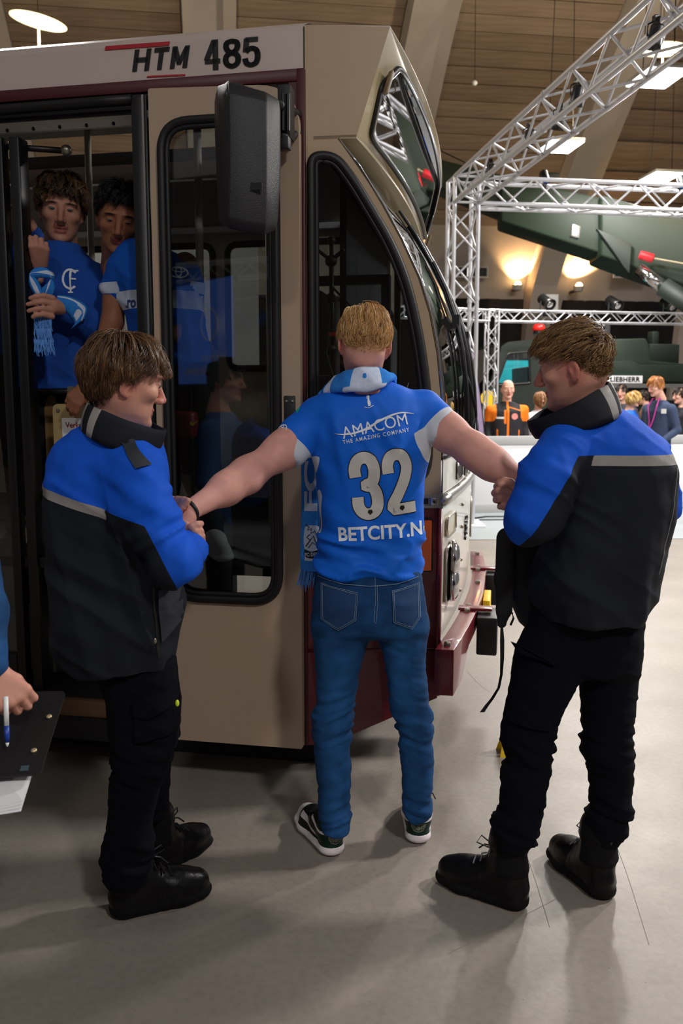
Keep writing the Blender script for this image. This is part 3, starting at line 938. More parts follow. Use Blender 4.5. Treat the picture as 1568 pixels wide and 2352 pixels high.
# ---- maroon apron below the rail
ap = [(0.02, 0.575), (0.5, 0.575), (0.5, 1.112), (0.02, 1.112)]
V, F = plate(ap, [], cs, 0.0, -0.03)
apron = mk('apron', V, F, m_maroon, tram)
V, F = plate([(0.02, 0.20), (0.10, 0.20), (0.502, 0.38), (0.502, 0.565), (0.02, 0.565)], [], cs, 0.004, -0.03)
mk('skirt', V, F, m_maroon, apron)
MB().tube([cs(0.02, 0.57, 0.004), cs(0.503, 0.57, 0.004)], 0.006, 6).build('crease', m_maroon, apron, smooth=True)
# amber marker lamp with black bezel
lp = arcpoly([(0.425, 0.872), (0.478, 0.872), (0.478, 1.075), (0.425, 1.075)], 0.012, 4)
V, F = plate(lp, [], cs, 0.012, 0.0)
lamp = mk('marker_lamp_bezel', V, F, m_rubber, apron); sm(lamp)
V, F = plate(offset_poly(lp, 0.008), [], cs, 0.03, 0.012)
sm(mk('marker_lamp', V, F, m_amber, lamp))

# ---- front below the windscreen
fp = MB(); fp.grid([[fr(s, z, q) for q in np.linspace(0.012, 1, 17)] for s, z in ((0.50, 0.60), (0.503, 0.85), (0.506, 1.112))], thick=(-0.02, 0, 0))
frp = fp.build('front_panel', m_front, tram, smooth=False)
fp = MB(); fp.grid([[fr(s, z, q) for q in np.linspace(0.0, 1, 17)] for s, z in ((0.506, 1.16), (0.506, 1.23), (0.504, 1.30))], thick=(-0.02, 0, 0))
fp.build('cowl_panel', m_front, frp)
MB().tube([cs(0.503, 0.39, 0.002), cs(0.503, 1.112, 0.002)], 0.011, 8).build('corner_post', m_maroon, frp, smooth=True)
def onfront(q, z, d=0.0):
    s = float(np.interp(z, [0.60, 0.85, 1.112, 1.30], [0.50, 0.503, 0.506, 0.504]))
    p = fr(s, z, q); return (p[0] + d, p[1], p[2])
for q0, q1, z0, z1, mm, nm in ((0.05, 0.16, 0.72, 0.94, m_steel, 'headlamp_recess'), (0.05, 0.16, 0.98, 1.06, m_boxp, 'side_flap'), (0.84, 0.95, 0.72, 0.94, m_steel, 'headlamp_recess'),
                               (0.18, 0.26, 1.18, 1.26, m_interd, 'air_slot'), (0.34, 0.37, 1.17, 1.27, m_interd, 'air_slot'), (0.5, 0.53, 1.17, 1.27, m_interd, 'air_slot')):
    po = arcpoly([(q0, z0), (q1, z0), (q1, z1), (q0, z1)], 0.02, 3)
    V, F = plate(po, [], lambda a, b, d: onfront(a, b, d), 0.008, 0.0)
    o = mk(nm, V, F, mm, frp)
    MB().tube([onfront(p[0], p[1], 0.01) for p in po], 0.005, 5, closed=True).build('rim', m_alu2, o)
for z in (0.78, 0.88):
    MB().lathe([(0.075, 0), (0.07, 0.02), (0.05, 0.035), (0.01, 0.04)], c=onfront(0.105, z, 0.008), axis=(1, 0.1, 0), n=20).build('headlamp', m_chrome, frp, smooth=True)
# scrawl on the front panel
sc_ = [onfront(0.40 + 0.018 * math.sin(k * 2.3), 0.86 + 0.007 * k, 0.004) for k in range(16)]
MB().tube(sc_, 0.006, 5).build('painted_scrawl', m_ink, frp)
sc_ = [onfront(0.44 + 0.015 * math.sin(k * 1.9 + 1), 0.87 + 0.008 * k, 0.004) for k in range(12)]
MB().tube(sc_, 0.005, 5).build('painted_scrawl', m_ink, frp)
for z in (0.66, 0.80, 0.95, 1.05):
    MB().ball(onfront(0.30, z, 0.004), 0.008, 6, 5).build('screw', m_steel, frp)

# ---- bumper bar with two rubber buffers
def bb(q, ds, z):
    p = fr(0.5, 0.6, q, 0.06); return (p[0] + ds, p[1], z)
BB = np.linspace(-0.055, 0.93, 13)
m = MB()
rows = []
for q in BB:
    zb = 0.43 if q < 0.05 else 0.52
    rows.append([bb(q, 0.015, zb), bb(q, 0.085, zb), bb(q, 0.085, 0.605), bb(q, 0.015, 0.605), bb(q, 0.015, zb)])
m.grid(rows)
n = len(m.V); m.F.append([0, 1, 2, 3]); m.F.append([n - 5, n - 4, n - 3, n - 2])
bump = tpart(m, 'bumper_bar', m_maroon, bevel=0.004)
for q in (0.24, 0.67):
    c = bb(q, 0, 0)
    MB().box(c[0] + 0.088, c[0] + 0.175, c[1] - 0.10, c[1] + 0.10, 0.43, 0.595).build('rubber_buffer', m_rubber, bump, bevel=0.008)
    MB().box(c[0] + 0.005, c[0] + 0.15, c[1] - 0.03, c[1] + 0.03, 0.605, 0.618).build('buffer_bracket', m_maroon, bump, bevel=0.003)
    for dy in (-0.045, 0.045):
        MB().lathe([(0.014, 0), (0.014, 0.012), (0.008, 0.016)], c=(c[0] + 0.045, c[1] + dy, 0.605), n=6).build('bolt', m_steel, bump)
for q in (-0.03, 0.5, 0.88):
    c = bb(q, 0, 0)
    MB().lathe([(0.014, 0), (0.014, 0.012), (0.008, 0.016)], c=(c[0] + 0.05, c[1], 0.605), n=6).build('bolt', m_steel, bump)
c = bb(0.42, 0, 0)
MB().box(c[0] + 0.086, c[0] + 0.12, c[1] - 0.12, c[1] + 0.12, 0.50, 0.585).build('yellow_block', m_yellow, bump, bevel=0.005)

# ---- interior
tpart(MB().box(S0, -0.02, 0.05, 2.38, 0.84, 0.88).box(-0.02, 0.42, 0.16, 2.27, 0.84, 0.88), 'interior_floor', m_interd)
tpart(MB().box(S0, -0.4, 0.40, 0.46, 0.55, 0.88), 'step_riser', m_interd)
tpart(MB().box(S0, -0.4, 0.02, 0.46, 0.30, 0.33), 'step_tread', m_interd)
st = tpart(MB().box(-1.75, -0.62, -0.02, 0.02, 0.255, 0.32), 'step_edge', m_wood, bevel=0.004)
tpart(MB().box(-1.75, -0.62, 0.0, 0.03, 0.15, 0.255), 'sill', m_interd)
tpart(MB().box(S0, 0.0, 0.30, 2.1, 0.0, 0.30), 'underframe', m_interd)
# far wall with windows
far = []
fo = [(S0, 0.88), (0.0, 0.88), (0.0, 2.68), (S0, 2.68)]
holes = [arcpoly([(a, 1.72), (b, 1.72), (b, 2.50), (a, 2.50)], 0.07, 5) for a, b in ((-3.2, -2.25), (-2.15, -1.15), (-1.05, -0.12))]
V, F = plate(fo, holes, lambda a, b, d: (a, 2.37 + d, b), 0.0, 0.04)
fw = mk('far_wall', V, F, m_inter, tram)
for h in holes:
    gasket(h, lambda a, b: (a, 2.37, b), 0.022, fw)
    V, F = plate(h, [], lambda a, b, d: (a, 2.39 + d, b), 0.0, 0.005)
    mk('pane', V, F, m_glass, fw)
tpart(MB().box(S0, 0.0, 2.28, 2.37, 2.56, 2.60), 'luggage_rail', m_boardw, bevel=0.008)
m = MB(); m.grid([[(S0, 2.36, 2.62), (0, 2.36, 2.62)], [(S0, 2.25, 2.74), (0, 2.25, 2.74)], [(S0, 2.10, 2.82), (0, 2.10, 2.82)]], thick=(0, 0.01, 0.01))
tpart(m, 'cornice', m_interg)
# partition behind the driver and cab floor furniture
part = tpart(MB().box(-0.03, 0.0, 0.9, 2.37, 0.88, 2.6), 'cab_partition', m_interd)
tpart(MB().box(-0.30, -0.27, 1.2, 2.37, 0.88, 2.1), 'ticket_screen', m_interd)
pole_m = M('grab_pole_paint', '#b9b4a5', 0.35)
for s, w in ((-0.60, 0.62), (-1.45, 1.3), (-0.42, 1.1)):
    tpart(MB().tube([(s, w, 0.88), (s, w, ceil_z(w))], 0.017, 10), 'grab_pole', pole_m, smooth=True)
# white header cover above the door with screws, and closer arm
hd = MB(); hd.grid([[(-1.8, 0.07, 2.60), (-0.62, 0.07, 2.60)], [(-1.8, 0.10, 2.535), (-0.62, 0.10, 2.535)], [(-1.8, 0.15, 2.545), (-0.62, 0.15, 2.545)]], thick=(0, 0.01, 0.02))
hdo = tpart(hd, 'door_gear_cover', m_interw)
for k in range(7):
    MB().ball((-1.4 + 0.11 * k, 0.10, 2.545), 0.009, 7, 5).build('screw', m_interd, hdo)
MB().tube([(-1.30, 0.10, 2.50), (-1.15, 0.12, 2.485), (-0.98, 0.16, 2.475)], 0.012, 8).build('closer_arm', m_darkm, hdo, smooth=True)
MB().ball((-0.97, 0.16, 2.475), 0.022, 10, 7).build('arm_joint', m_steel, hdo, smooth=True)
MB().tube([(-1.75, 0.02, 2.56), (-1.3, 0.0, 2.585), (-0.75, 0.0, 2.59), (-0.62, 0.0, 2.59)], 0.02, 8).build('header_seal', m_rubber, hdo, smooth=True)

# folded door leaf on the left of the doorway: black stiles, rails, glass
fl = tpart(MB().box(-1.200, -1.160, 0.02, 0.07, 0.30, 2.50), 'folded_leaf_stile', m_darkm, bevel=0.008)
tpart(MB().box(-1.140, -1.095, 0.03, 0.10, 0.30, 2.50), 'folded_leaf_stile', m_darkm, bevel=0.008)
tpart(MB().box(-1.36, -1.20, 0.02, 0.06, 0.30, 0.48), 'folded_leaf_rail', m_darkm, bevel=0.006)
MB().tube([(-1.6, 0.05, 2.44), (-1.32, 0.05, 2.44), (-1.24, 0.05, 2.41), (-1.205, 0.05, 2.33), (-1.20, 0.05, 2.1)], 0.016, 8).build('leaf_gasket', m_rubber, fl, smooth=True)
MB().box(-1.7, -1.2, 0.045, 0.051, 0.48, 2.44).build('leaf_pane', m_glassd, fl)
for z, s1 in ((1.545, -0.86), (1.142, -1.0), (0.72, -1.0)):
    r_ = tpart(MB().tube([(-1.20, 0.14, z), (s1, 0.14, z)], 0.013, 8), 'guard_rail', m_darkm, smooth=True)
    MB().box(-1.225, -1.165, 0.11, 0.17, z - 0.022, z + 0.022).build('rail_clamp', m_plast, r_, bevel=0.004)
MB().box(-0.985, -0.955, 0.122, 0.158, 1.525, 1.565).build('rail_clip', m_steel, tram)
tpart(MB().tube([(-1.7, 0.10, 0.655), (-1.30, 0.10, 0.66), (-1.19, 0.10, 0.685), (-1.14, 0.12, 0.73)], 0.014, 8), 'grab_handle', m_darkm, smooth=True)
tpart(MB().box(-1.19, -1.10, 0.30, 0.33, 0.72, 1.53), 'tan_panel', M('tan_laminate', '#7a5f35', 0.6, var=0.4, vs=6))
tpart(MB().box(-1.30, -1.05, 0.28, 0.33, 0.2, 0.66), 'kick_panel', M('grey_green_paint', '#4b4f47', 0.6, var=0.3, vs=8), bevel=0.01)
pl = tpart(MB().box(-1.268, -1.19, 0.262, 0.28, 0.335, 0.53), 'cover_plate', m_steel, bevel=0.004)
for z in (0.39, 0.47):
    MB().lathe([(0.03, 0), (0.028, 0.006), (0.005, 0.003)], c=(-1.228, 0.262, z), axis=(0, -1, 0), n=16).build('dimple', m_steel, pl, smooth=True)
# notice board beside the step
sg = tpart(MB().prism([(p[0], 0.10, p[1]) for p in arcpoly([(-1.04, 1.10), (-0.70, 1.10), (-0.70, 1.495), (-1.04, 1.495)], 0.025, 4)], (0, 0.012, 0)), 'notice_board', M('cream_board', '#a58f60', 0.55, var=0.08))
MB().ball((-1.015, 0.098, 1.470), 0.008, 8, 5).build('screw', m_steel, sg)
MB().box(-1.0, -0.72, 0.096, 0.10, 1.14, 1.44).build('notice_sheet', m_boardw, sg)
rp = M('dark_red_print', '#8c2126', 0.6)
flat_text('notice_text', 'Verkoop', lambda a, b: (-0.985 + a, 0.094, 1.395 + b), rp, sg, h=0.028, bold=0.012)
flat_text('notice_text', 'chauffeur', lambda a, b: (-0.985 + a, 0.094, 1.352 + b), rp, sg, h=0.026, bold=0.012)
# cab: desk, seat back, controls
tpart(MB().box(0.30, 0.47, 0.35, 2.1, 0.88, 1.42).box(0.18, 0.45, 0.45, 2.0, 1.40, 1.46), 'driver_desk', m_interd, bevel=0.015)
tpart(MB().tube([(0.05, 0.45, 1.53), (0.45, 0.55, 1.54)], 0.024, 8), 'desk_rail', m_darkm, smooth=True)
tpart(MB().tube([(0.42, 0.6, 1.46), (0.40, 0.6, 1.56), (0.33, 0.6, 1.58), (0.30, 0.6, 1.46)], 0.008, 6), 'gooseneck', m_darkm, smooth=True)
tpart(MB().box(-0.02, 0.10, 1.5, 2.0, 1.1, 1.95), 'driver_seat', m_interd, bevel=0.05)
tpart(MB().box(0.02, 0.10, 0.35, 0.42, 1.50, 1.505), 'paper_form', m_boardw)
# filming rig clamped in the cab
rigm = MB().tube([(0.02, 0.5, 1.46), (0.012, 0.5, 2.15)], 0.010, 8)
rig = tpart(rigm, 'camera_rig', m_darkm, smooth=True)
for z, r in ((2.16, 0.018), (2.08, 0.026), (1.93, 0.022), (1.72, 0.024)):
    MB().ball((0.012, 0.5, z), r, 10, 7).build('rig_joint', m_plast, rig, smooth=True)
MB().tube([(0.012, 0.5, 2.08), (0.07, 0.48, 2.12)], 0.008, 6).tube([(0.012, 0.5, 2.08), (-0.05, 0.5, 2.13)], 0.008, 6).build('rig_arm', m_plast, rig)
MB().tube([(0.012, 0.5, 1.93), (0.0, 0.46, 1.7), (0.06, 0.44, 1.52)], 0.004, 6).tube([(0.012, 0.5, 1.98), (0.12, 0.47, 1.87), (0.22, 0.5, 1.80)], 0.005, 6).build('rig_cable', m_rubber, rig)
MB().box(-0.006, 0.030, 0.486, 0.514, 1.775, 1.79).build('red_ring', m_redp, rig)
# frame of a screen in the cab
m = MB()
for a, b, c, d in ((-0.16, 0.22, 2.01, 2.05), (-0.16, 0.22, 1.58, 1.62), (-0.18, -0.14, 1.58, 2.05), (0.19, 0.23, 1.58, 2.05)):
    m.box(a, b, 0.70, 0.74, c, d)
tpart(m, 'cab_window_frame', m_plast, bevel=0.005)

# ---- outside mirror
mir = thing('x', '', '')
bpy.data.objects.remove(mir)
def mpt(px, py, dep): return t_loc(P(px, py, dep))
ring = [
    [(522, 188, 2.80), (560, 196, 2.81), (610, 210, 2.83), (640, 228, 2.88), (642, 240, 2.98), (530, 205, 3.0), (496, 212, 2.95), (500, 196, 2.86)],
    [(524, 215, 2.775), (565, 222, 2.78), (612, 232, 2.80), (641, 245, 2.87), (645, 260, 3.0), (530, 235, 3.02), (492, 235, 2.95), (502, 222, 2.83)],
    [(526, 300, 2.77), (566, 304, 2.775), (612, 310, 2.79), (641, 318, 2.86), (645, 330, 3.0), (530, 320, 3.02), (493, 312, 2.95), (503, 304, 2.83)],
    [(526, 400, 2.77), (566, 404, 2.775), (612, 408, 2.79), (640, 412, 2.86), (644, 420, 3.0), (532, 415, 3.02), (497, 405, 2.95), (506, 402, 2.83)],
    [(524, 500, 2.78), (566, 510, 2.785), (610, 516, 2.80), (634, 512, 2.87), (638, 510, 2.99), (535, 505, 3.01), (501, 490, 2.95), (508, 495, 2.84)],
    [(526, 525, 2.80), (566, 535, 2.81), (606, 541, 2.83), (630, 530, 2.88), (632, 525, 2.97), (540, 520, 2.99), (505, 512, 2.94), (512, 518, 2.86)],
]
m = MB()
V = [mpt(*p) for r in ring for p in r]; n8 = 8
Fm = [(i * n8 + k, i * n8 + (k + 1) % n8, (i + 1) * n8 + (k + 1) % n8, (i + 1) * n8 + k) for i in range(len(ring) - 1) for k in range(n8)]
Fm += [tuple(range(n8)), tuple((len(ring) - 1) * n8 + k for k in range(n8))]
m.add(V, Fm)
mirror = tpart(m, 'side_mirror', m_plast, bevel=0.006)
cap = MB()
cap.hexa([mpt(497, 240, 2.955), mpt(527, 226, 2.765), mpt(530, 230, 3.0), mpt(500, 236, 3.01), mpt(497, 208, 2.955), mpt(524, 184, 2.79), mpt(560, 192, 2.98), mpt(505, 200, 3.0)])
cap.build('mirror_cap', m_plast, mirror, bevel=0.004)
br = MB()
a = mpt(640, 240, 2.95); b = mpt(668, 255, 3.12); c2 = mpt(650, 315, 2.98)
br.tube([a, b, t_loc(P(684, 262, 3.19))], 0.016, 8); br.tube([c2, t_loc(P(664, 318, 3.1)), t_loc(P(690, 300, 3.2))], 0.014, 8)
br.obox(mpt(657, 262, 3.05), (0.022, 0, 0), (0, 0.03, 0), (0, 0, 0.085))
br.obox(mpt(652, 330, 3.0), (0.02, 0, 0), (0, 0.02, 0), (0, 0, 0.02))
br.build('mirror_bracket', m_plast, mirror, bevel=0.004)
for x in (650, 661):
    MB().tube([mpt(x, 215, 2.98), mpt(x, 300, 2.99)], 0.007, 6).build('bracket_rib', m_darkm, mirror)
MB().obox(mpt(589, 428, 2.775), (0.018, 0, 0), (0, 0.002, 0), (0, 0, 0.011)).build('maker_plate', m_darkm, mirror)
# ================================================================ trusses, lights, crane
_cyl = MB().tube([(0, 0, 0), (0, 0, 1)], 1.0, 8).build('chord', m_alu, None, smooth=False)
sm(_cyl, 0.9)
CYL = _cyl.data
bpy.data.objects.remove(_cyl)
def rod(name, a, b, r, parent, base):
    """a tube between two world points, sharing one unit mesh"""
    a = Vector(a); b = Vector(b); d = b - a
    o = bpy.data.objects.new(name, CYL); COL.objects.link(o); o.parent = parent
    o.location = a - Vector(base)
    o.rotation_mode = 'QUATERNION'; o.rotation_quaternion = d.to_track_quat('Z', 'Y')
    o.scale = (r, r, d.length)
    return o
def truss(parent, base, a, b, size, side, step=None, rc=0.025, rb=0.012):
    """box truss from a to b; side = one of its two cross directions"""
    a = np.asarray(a, float); b = np.asarray(b, float); d = b - a; L = np.linalg.norm(d); d = d / L
    s = np.asarray(side, float); s = s - d * (s @ d); s /= np.linalg.norm(s); u = np.cross(d, s)
    h = size / 2
    cs_ = [(1, 1), (1, -1), (-1, -1), (-1, 1)]
    cor = [s * i * h + u * j * h for i, j in cs_]
    for c in cor: rod('chord', a + c, b + c, rc, parent, base)
    n = max(2, int(round(L / (step or size)))); st = L / n
    for f in range(4):
        c0, c1 = cor[f], cor[(f + 1) % 4]
        for k in range(n):
            p0, p1 = a + d * st * k, a + d * st * (k + 1)
            if (k + f) % 2 == 0: rod('brace', p0 + c0, p1 + c1, rb, parent, base)
            else: rod('brace', p0 + c1, p1 + c0, rb, parent, base)
    for e in (a, b):
        for f in range(4): rod('end_tube', e + cor[f], e + cor[(f + 1) % 4], rb * 1.2, parent, base)
    for k in (0.33, 0.66):
        for c in cor:
            m = a + d * L * k + c; rod('coupler', m - d * 0.02, m + d * 0.02, rc * 1.25, parent, base)
TB = np.array([1.435, 10.66, 0.0]); dC = np.array([0.150, -0.9887, 0]); dR_ = np.array([0.9887, 0.150, 0])
tz = 3.96
frame_t = thing('stage_truss', 'aluminium box truss frame with tower and two beams in front of the crane', 'truss', TB)
truss(frame_t, TB, TB + np.array([0, 0, 0.03]), TB + np.array([0, 0, tz + 0.15]), 0.29, dR_, 0.3)
truss(frame_t, TB, TB + dC * 0.16 + np.array([0, 0, tz]), TB + dC * 8.4 + np.array([0, 0, tz]), 0.29, (0, 0, 1), 0.33)
truss(frame_t, TB, TB + dR_ * 0.16 + np.array([0, 0, tz]), TB + dR_ * 7.0 + np.array([0, 0, tz]), 0.29, (0, 0, 1), 0.33)
E2 = TB + dC * 8.5; truss(frame_t, TB, E2 + np.array([0, 0, 0.03]), E2 + np.array([0, 0, tz + 0.15]), 0.29, dR_, 0.6)
E3 = TB + dR_ * 7.1; truss(frame_t, TB, E3 + np.array([0, 0, 0.03]), E3 + np.array([0, 0, tz + 0.15]), 0.29, dR_, 0.6)
for e in (TB, E2, E3):
    c = e - TB
    MB().box(c[0] - .3, c[0] + .3, c[1] - .3, c[1] + .3, 0.007, 0.03).build('base_plate', m_boardw, frame_t)

FB = P(1124, 1000, 15.0); FB[2] = 0
far_t = thing('stage_truss', 'slim aluminium truss frame at the back with spotlights on top', 'truss', FB)
fz_ = P(1124, 726, 15.0)[2]
truss(far_t, FB, FB + np.array([0, 0, 0.0]), FB + np.array([0, 0, fz_ + 0.1]), 0.18, dR_, 0.22, 0.016, 0.008)
truss(far_t, FB, FB + dR_ * 0.1 + np.array([0, 0, fz_]), FB + dR_ * 5.2 + np.array([0, 0, fz_]), 0.18, (0, 0, 1), 0.2, 0.016, 0.008)
truss(far_t, FB, FB + np.array([-0.1, -0.02, fz_]), FB + np.array([-1.6, -0.9, fz_ - 0.02]), 0.18, (0, 0, 1), 0.2, 0.016, 0.008)
m_blue = M('blue_gel', '#1c5fb0', 0.4)
def spot(pos, tilt, yaw, label, s=1.0, gel=False, up=False):
    th = thing('stage_light', label, 'spotlight', pos, yaw, 'spotlights on the trusses')
    b = MB().lathe([(0.05 * s, -0.13 * s), (0.075 * s, -0.11 * s), (0.08 * s, 0.06 * s), (0.095 * s, 0.13 * s), (0.09 * s, 0.13 * s), (0.07 * s, 0.06 * s)], n=14).build('lamp_body', m_darkm, th, smooth=True)
    b.rotation_euler = (tilt, 0, 0)
    l = MB().lathe([(0.085 * s, 0.115 * s), (0.03 * s, 0.125 * s)], n=14).build('lens', m_blue if gel else m_chrome, th, smooth=True); l.rotation_euler = (tilt, 0, 0)
    q = -1 if up else 1
    MB().tube([(-0.1 * s, 0, 0), (-0.1 * s, 0, 0.12 * s * q), (0, 0, 0.17 * s * q), (0.1 * s, 0, 0.12 * s * q), (0.1 * s, 0, 0)], 0.012 * s, 6).build('yoke', m_darkm, th)
    MB().box(-0.03 * s, 0.03 * s, -0.03 * s, 0.03 * s, min(0.15 * s * q, 0.22 * s * q), max(0.15 * s * q, 0.22 * s * q)).build('clamp', m_darkm, th)
beamA = lambda t, dz=0.0, ds=0.0: TB + dC * t + dR_ * ds + np.array([0, 0, tz + dz])
for t, ds, g, lab in ((1.0, 0.0, True, 'blue tinted spotlight in the diagonal beam, next to the tower'), (2.2, -0.02, False, 'small spotlight low in the diagonal beam, second from the tower'), (2.75, 0.05, False, 'dark spotlight in the diagonal beam beside the square light panel'),
                      (3.35, -0.05, True, 'blue tinted spotlight in the middle of the diagonal beam'), (4.5, 0.0, False, 'dark spotlight in the diagonal beam left of the disc lamp'), (4.85, 0.1, False, 'dark spotlight in the diagonal beam below the disc lamp')):
    spot(beamA(t, -0.02, ds), math.radians(200), 0.3, lab, 0.62, g)
for t, g, lab in ((1.0, True, 'spotlight on the horizontal beam near the tower'), (2.75, True, 'blue tinted spotlight on the horizontal beam below the square panel')):
    spot(TB + dR_ * t + np.array([0, 0, tz + 0.22]), math.radians(150), 0.2, lab, 0.6, g, True)
for px, lab in ((1240, 'black moving spotlight on the far truss left of the concrete rib'), (1400, 'black moving spotlight on the middle of the far truss'), (1532, 'black moving spotlight at the right end of the far truss')):
    p = P(px, 692, 15.6); p[1] = FB[1] + (p[0] - FB[0]) * 0.176 / 0.984; p[2] = fz_ + 0.26
    spot(p, math.radians(120), 0.5, lab, 1.15, False, True)
w = P(1265, 697, 21.0); bx_ = MB().box(w[0] - .15, w[0] + .15, w[1] - .1, w[1] + .1, w[2] - .2, w[2] + .2)
tag(bx_.build('speaker_box', m_boardw, bevel=0.01), 'small white box mounted on the bare concrete rib', 'box')

# ---------------------------------------------------------------- mobile crane
CR = np.array([2.60, 16.6, 0.0]); cyaw = math.radians(10)
crane = thing('mobile_crane', 'dark olive green mobile crane with boom standing behind the white barrier', 'crane', CR, cyaw)
def CL(px, py, dy=0.0):
    """crane-local x, z on its near side plane (y = dy)"""
    r = ray(px, py); c, s = math.cos(cyaw), math.sin(cyaw)
    n = np.array([-s, c]); o = CR[:2] + n * dy
    t = (o @ n) / (r[0] * n[0] + r[1] * n[1])
    x, y = t * r[0] - CR[0], t * r[1] - CR[1]
    return np.array([x * c + y * s, CAM_Z + t * r[2]])
DW = 2.3
cabo = [CL(*p) for p in ((1108, 1010), (1118, 905), (1152, 795), (1168, 785), (1262, 776), (1266, 1010))]
cabw = cabw0 = arcpoly([CL(*p) for p in ((1140, 885), (1166, 812), (1214, 808), (1217, 880))], 0.05, 4)
for dy, nm in ((0.0, 'cab_side'), (DW, 'cab_side')):
    cabw = cabw0 if dy == 0 else arcpoly([CL(*p, DW) for p in ((1128, 888), (1162, 810), (1222, 806), (1226, 884))], 0.05, 4)
    co = cabo if dy == 0 else offset_poly(cabw, -0.07)
    V, F = plate(co, [cabw], lambda a, b, d, dy=dy: (a, dy + d, b), 0.0, 0.05)
    o = mk(nm, V, F, m_green2, crane)
    V, F = plate(cabw, [], lambda a, b, d, dy=dy: (a, dy + d, b), 0.02, 0.03); mk('cab_window', V, F, m_glass, o)
    MB().tube([(p[0], dy - 0.005, p[1]) for p in cabw], 0.02, 6, closed=True).build('window_seal', m_rubber, o)
MB().prism([(cabo[i][0], 0.05, cabo[i][1]) for i in (3, 4)] + [(cabo[4][0], 0.05, cabo[4][1] - 0.06), (cabo[3][0], 0.05, cabo[3][1] - 0.06)], (0, DW - 0.05, 0)).build('cab_roof', m_green, crane)
MB().hexa([(cabo[1][0], 0.08, cabo[1][1]), (cabo[1][0] + 0.03, 0.08, cabo[1][1]), (cabo[1][0] + 0.03, DW - 0.08, cabo[1][1]), (cabo[1][0], DW - 0.08, cabo[1][1]), (cabo[2][0], 0.08, cabo[2][1]), (cabo[2][0] + 0.03, 0.08, cabo[2][1]), (cabo[2][0] + 0.03, DW - 0.08, cabo[2][1]), (cabo[2][0], DW - 0.08, cabo[2][1])]).build('windscreen', m_glassd, crane)
MB().box(cabo[0][0], cabo[5][0], 0.05, DW, 0.45, cabo[1][1]).build('cab_front', m_green2, crane, bevel=0.03)
MB().box(cabo[1][0] + 0.15, cabo[1][0] + 0.6, 0.3, DW - 0.3, cabo[1][1], cabo[1][1] + 0.22).build('dashboard', m_interd, crane, bevel=0.05)
MB().box(cabo[4][0] - 0.12, cabo[4][0] - 0.05, 0.05, DW, 0.6, cabo[1][1] + 0.1).build('cab_rear', m_green2, crane)
MB().tube([(CL(1128, 800)[0] - 0.1, -0.1, CL(1128, 800)[1]), (CL(1150, 800)[0], 0.1, CL(1150, 790)[1])], 0.02, 6).ball((CL(1128, 805)[0] - 0.1, -0.1, CL(1128, 805)[1]), 0.12, 8, 6, (0.5, 0.8, 1.3)).build('door_mirror', m_darkm, crane)
# beacon
c = CL(1260, 772); MB().lathe([(0.10, -0.06), (0.10, 0.0), (0.09, 0.0)], c=(c[0], 0.5, c[1] + 0.14), n=12).build('beacon_base', m_darkm, crane)
MB().tube([(c[0], 0.5, c[1] - 0.1), (c[0], 0.5, c[1] + 0.1)], 0.03, 6).build('beacon_post', m_darkm, crane)
MB().lathe([(0.12, 0.0), (0.12, 0.07), (0.09, 0.12), (0.02, 0.13)], c=(c[0], 0.5, c[1] + 0.14), n=14).build('beacon', M('red_beacon', '#d0241c', 0.3, emis='#d0241c', es=0.3), crane, smooth=True)
# superstructure
sup = [CL(*p) for p in ((1266, 880), (1266, 838), (1330, 828), (1396, 826), (1396, 778), (1490, 776), (1500, 800), (1500, 828), (1452, 829), (1474, 838), (1640, 840), (1640, 880))]
sup = [sup[i] for i in (0, 1, 2, 3, 4, 5, 6, 7, 10, 11)]
MB().prism([(p[0], 0.1, p[1]) for p in sup], (0, 2.0, 0)).build('superstructure', m_green, crane, bevel=0.03)
pan = [CL(*p) for p in ((1290, 832), (1452, 829), (1474, 838), (1620, 840), (1620, 876), (1290, 876))]
MB().prism([(p[0], 0.04, p[1]) for p in pan], (0, 0.1, 0)).build('side_panel', m_green, crane, bevel=0.015)
a, b = CL(1270, 890), CL(1660, 882); MB().box(a[0], b[0], 0.0, 0.2, a[1], b[1]).build('deck_edge', m_alu2, crane)
a, b = CL(1110, 1010), CL(1680, 890); MB().box(a[0] + 0.1, b[0] + 1.0, 0.25, 2.1, 0.35, a[1] + 0.75).build('chassis', m_interd, crane)
for k, x in enumerate((0.9, 2.6, 4.2)):
    for dy in (0.05, 1.95):
        MB().lathe([(0.35, 0), (0.62, 0.02), (0.64, 0.1), (0.62, 0.33), (0.3, 0.35)], c=(x, dy, 0.642), axis=(0, 1, 0), n=24).build('wheel', m_rubber, crane, smooth=True)
c = CL(1520, 800); MB().box(c[0] - 0.15, c[0] + 0.5, 0.2, 1.8, c[1] - 0.3, c[1] + 0.1).box(c[0] - 0.05, c[0] + 0.1, 0.3, 0.5, c[1], c[1] + 0.35).build('engine_box', m_green2, crane, bevel=0.03)
c = CL(1420, 778); MB().lathe([(0.16, 0), (0.16, 0.36), (0.13, 0.38)], c=(c[0], 0.7, c[1]), n=18).build('exhaust_stack', m_chrome, crane, smooth=True)
MB().box(c[0] - 0.45, c[0] - 0.18, 0.55, 0.8, c[1], c[1] + 0.3).build('exhaust_elbow', m_interd, crane, bevel=0.08)
a, b = CL(1393, 880, 0.04), CL(1473, 863, 0.04)
pl_ = MB().box(a[0], b[0], 0.0, 0.035, a[1], b[1]).build('name_plate', m_boardw, crane)
flat_text('lettering', 'LIEBHERR', lambda x, z: (a[0] + 0.05 + x, -0.003, a[1] + 0.025 + z), m_ink, pl_, w=b[0] - a[0] - 0.10, h=(b[1] - a[1]) - 0.05, bold=0.04, space=1.1)
c = CL(1118, 915)
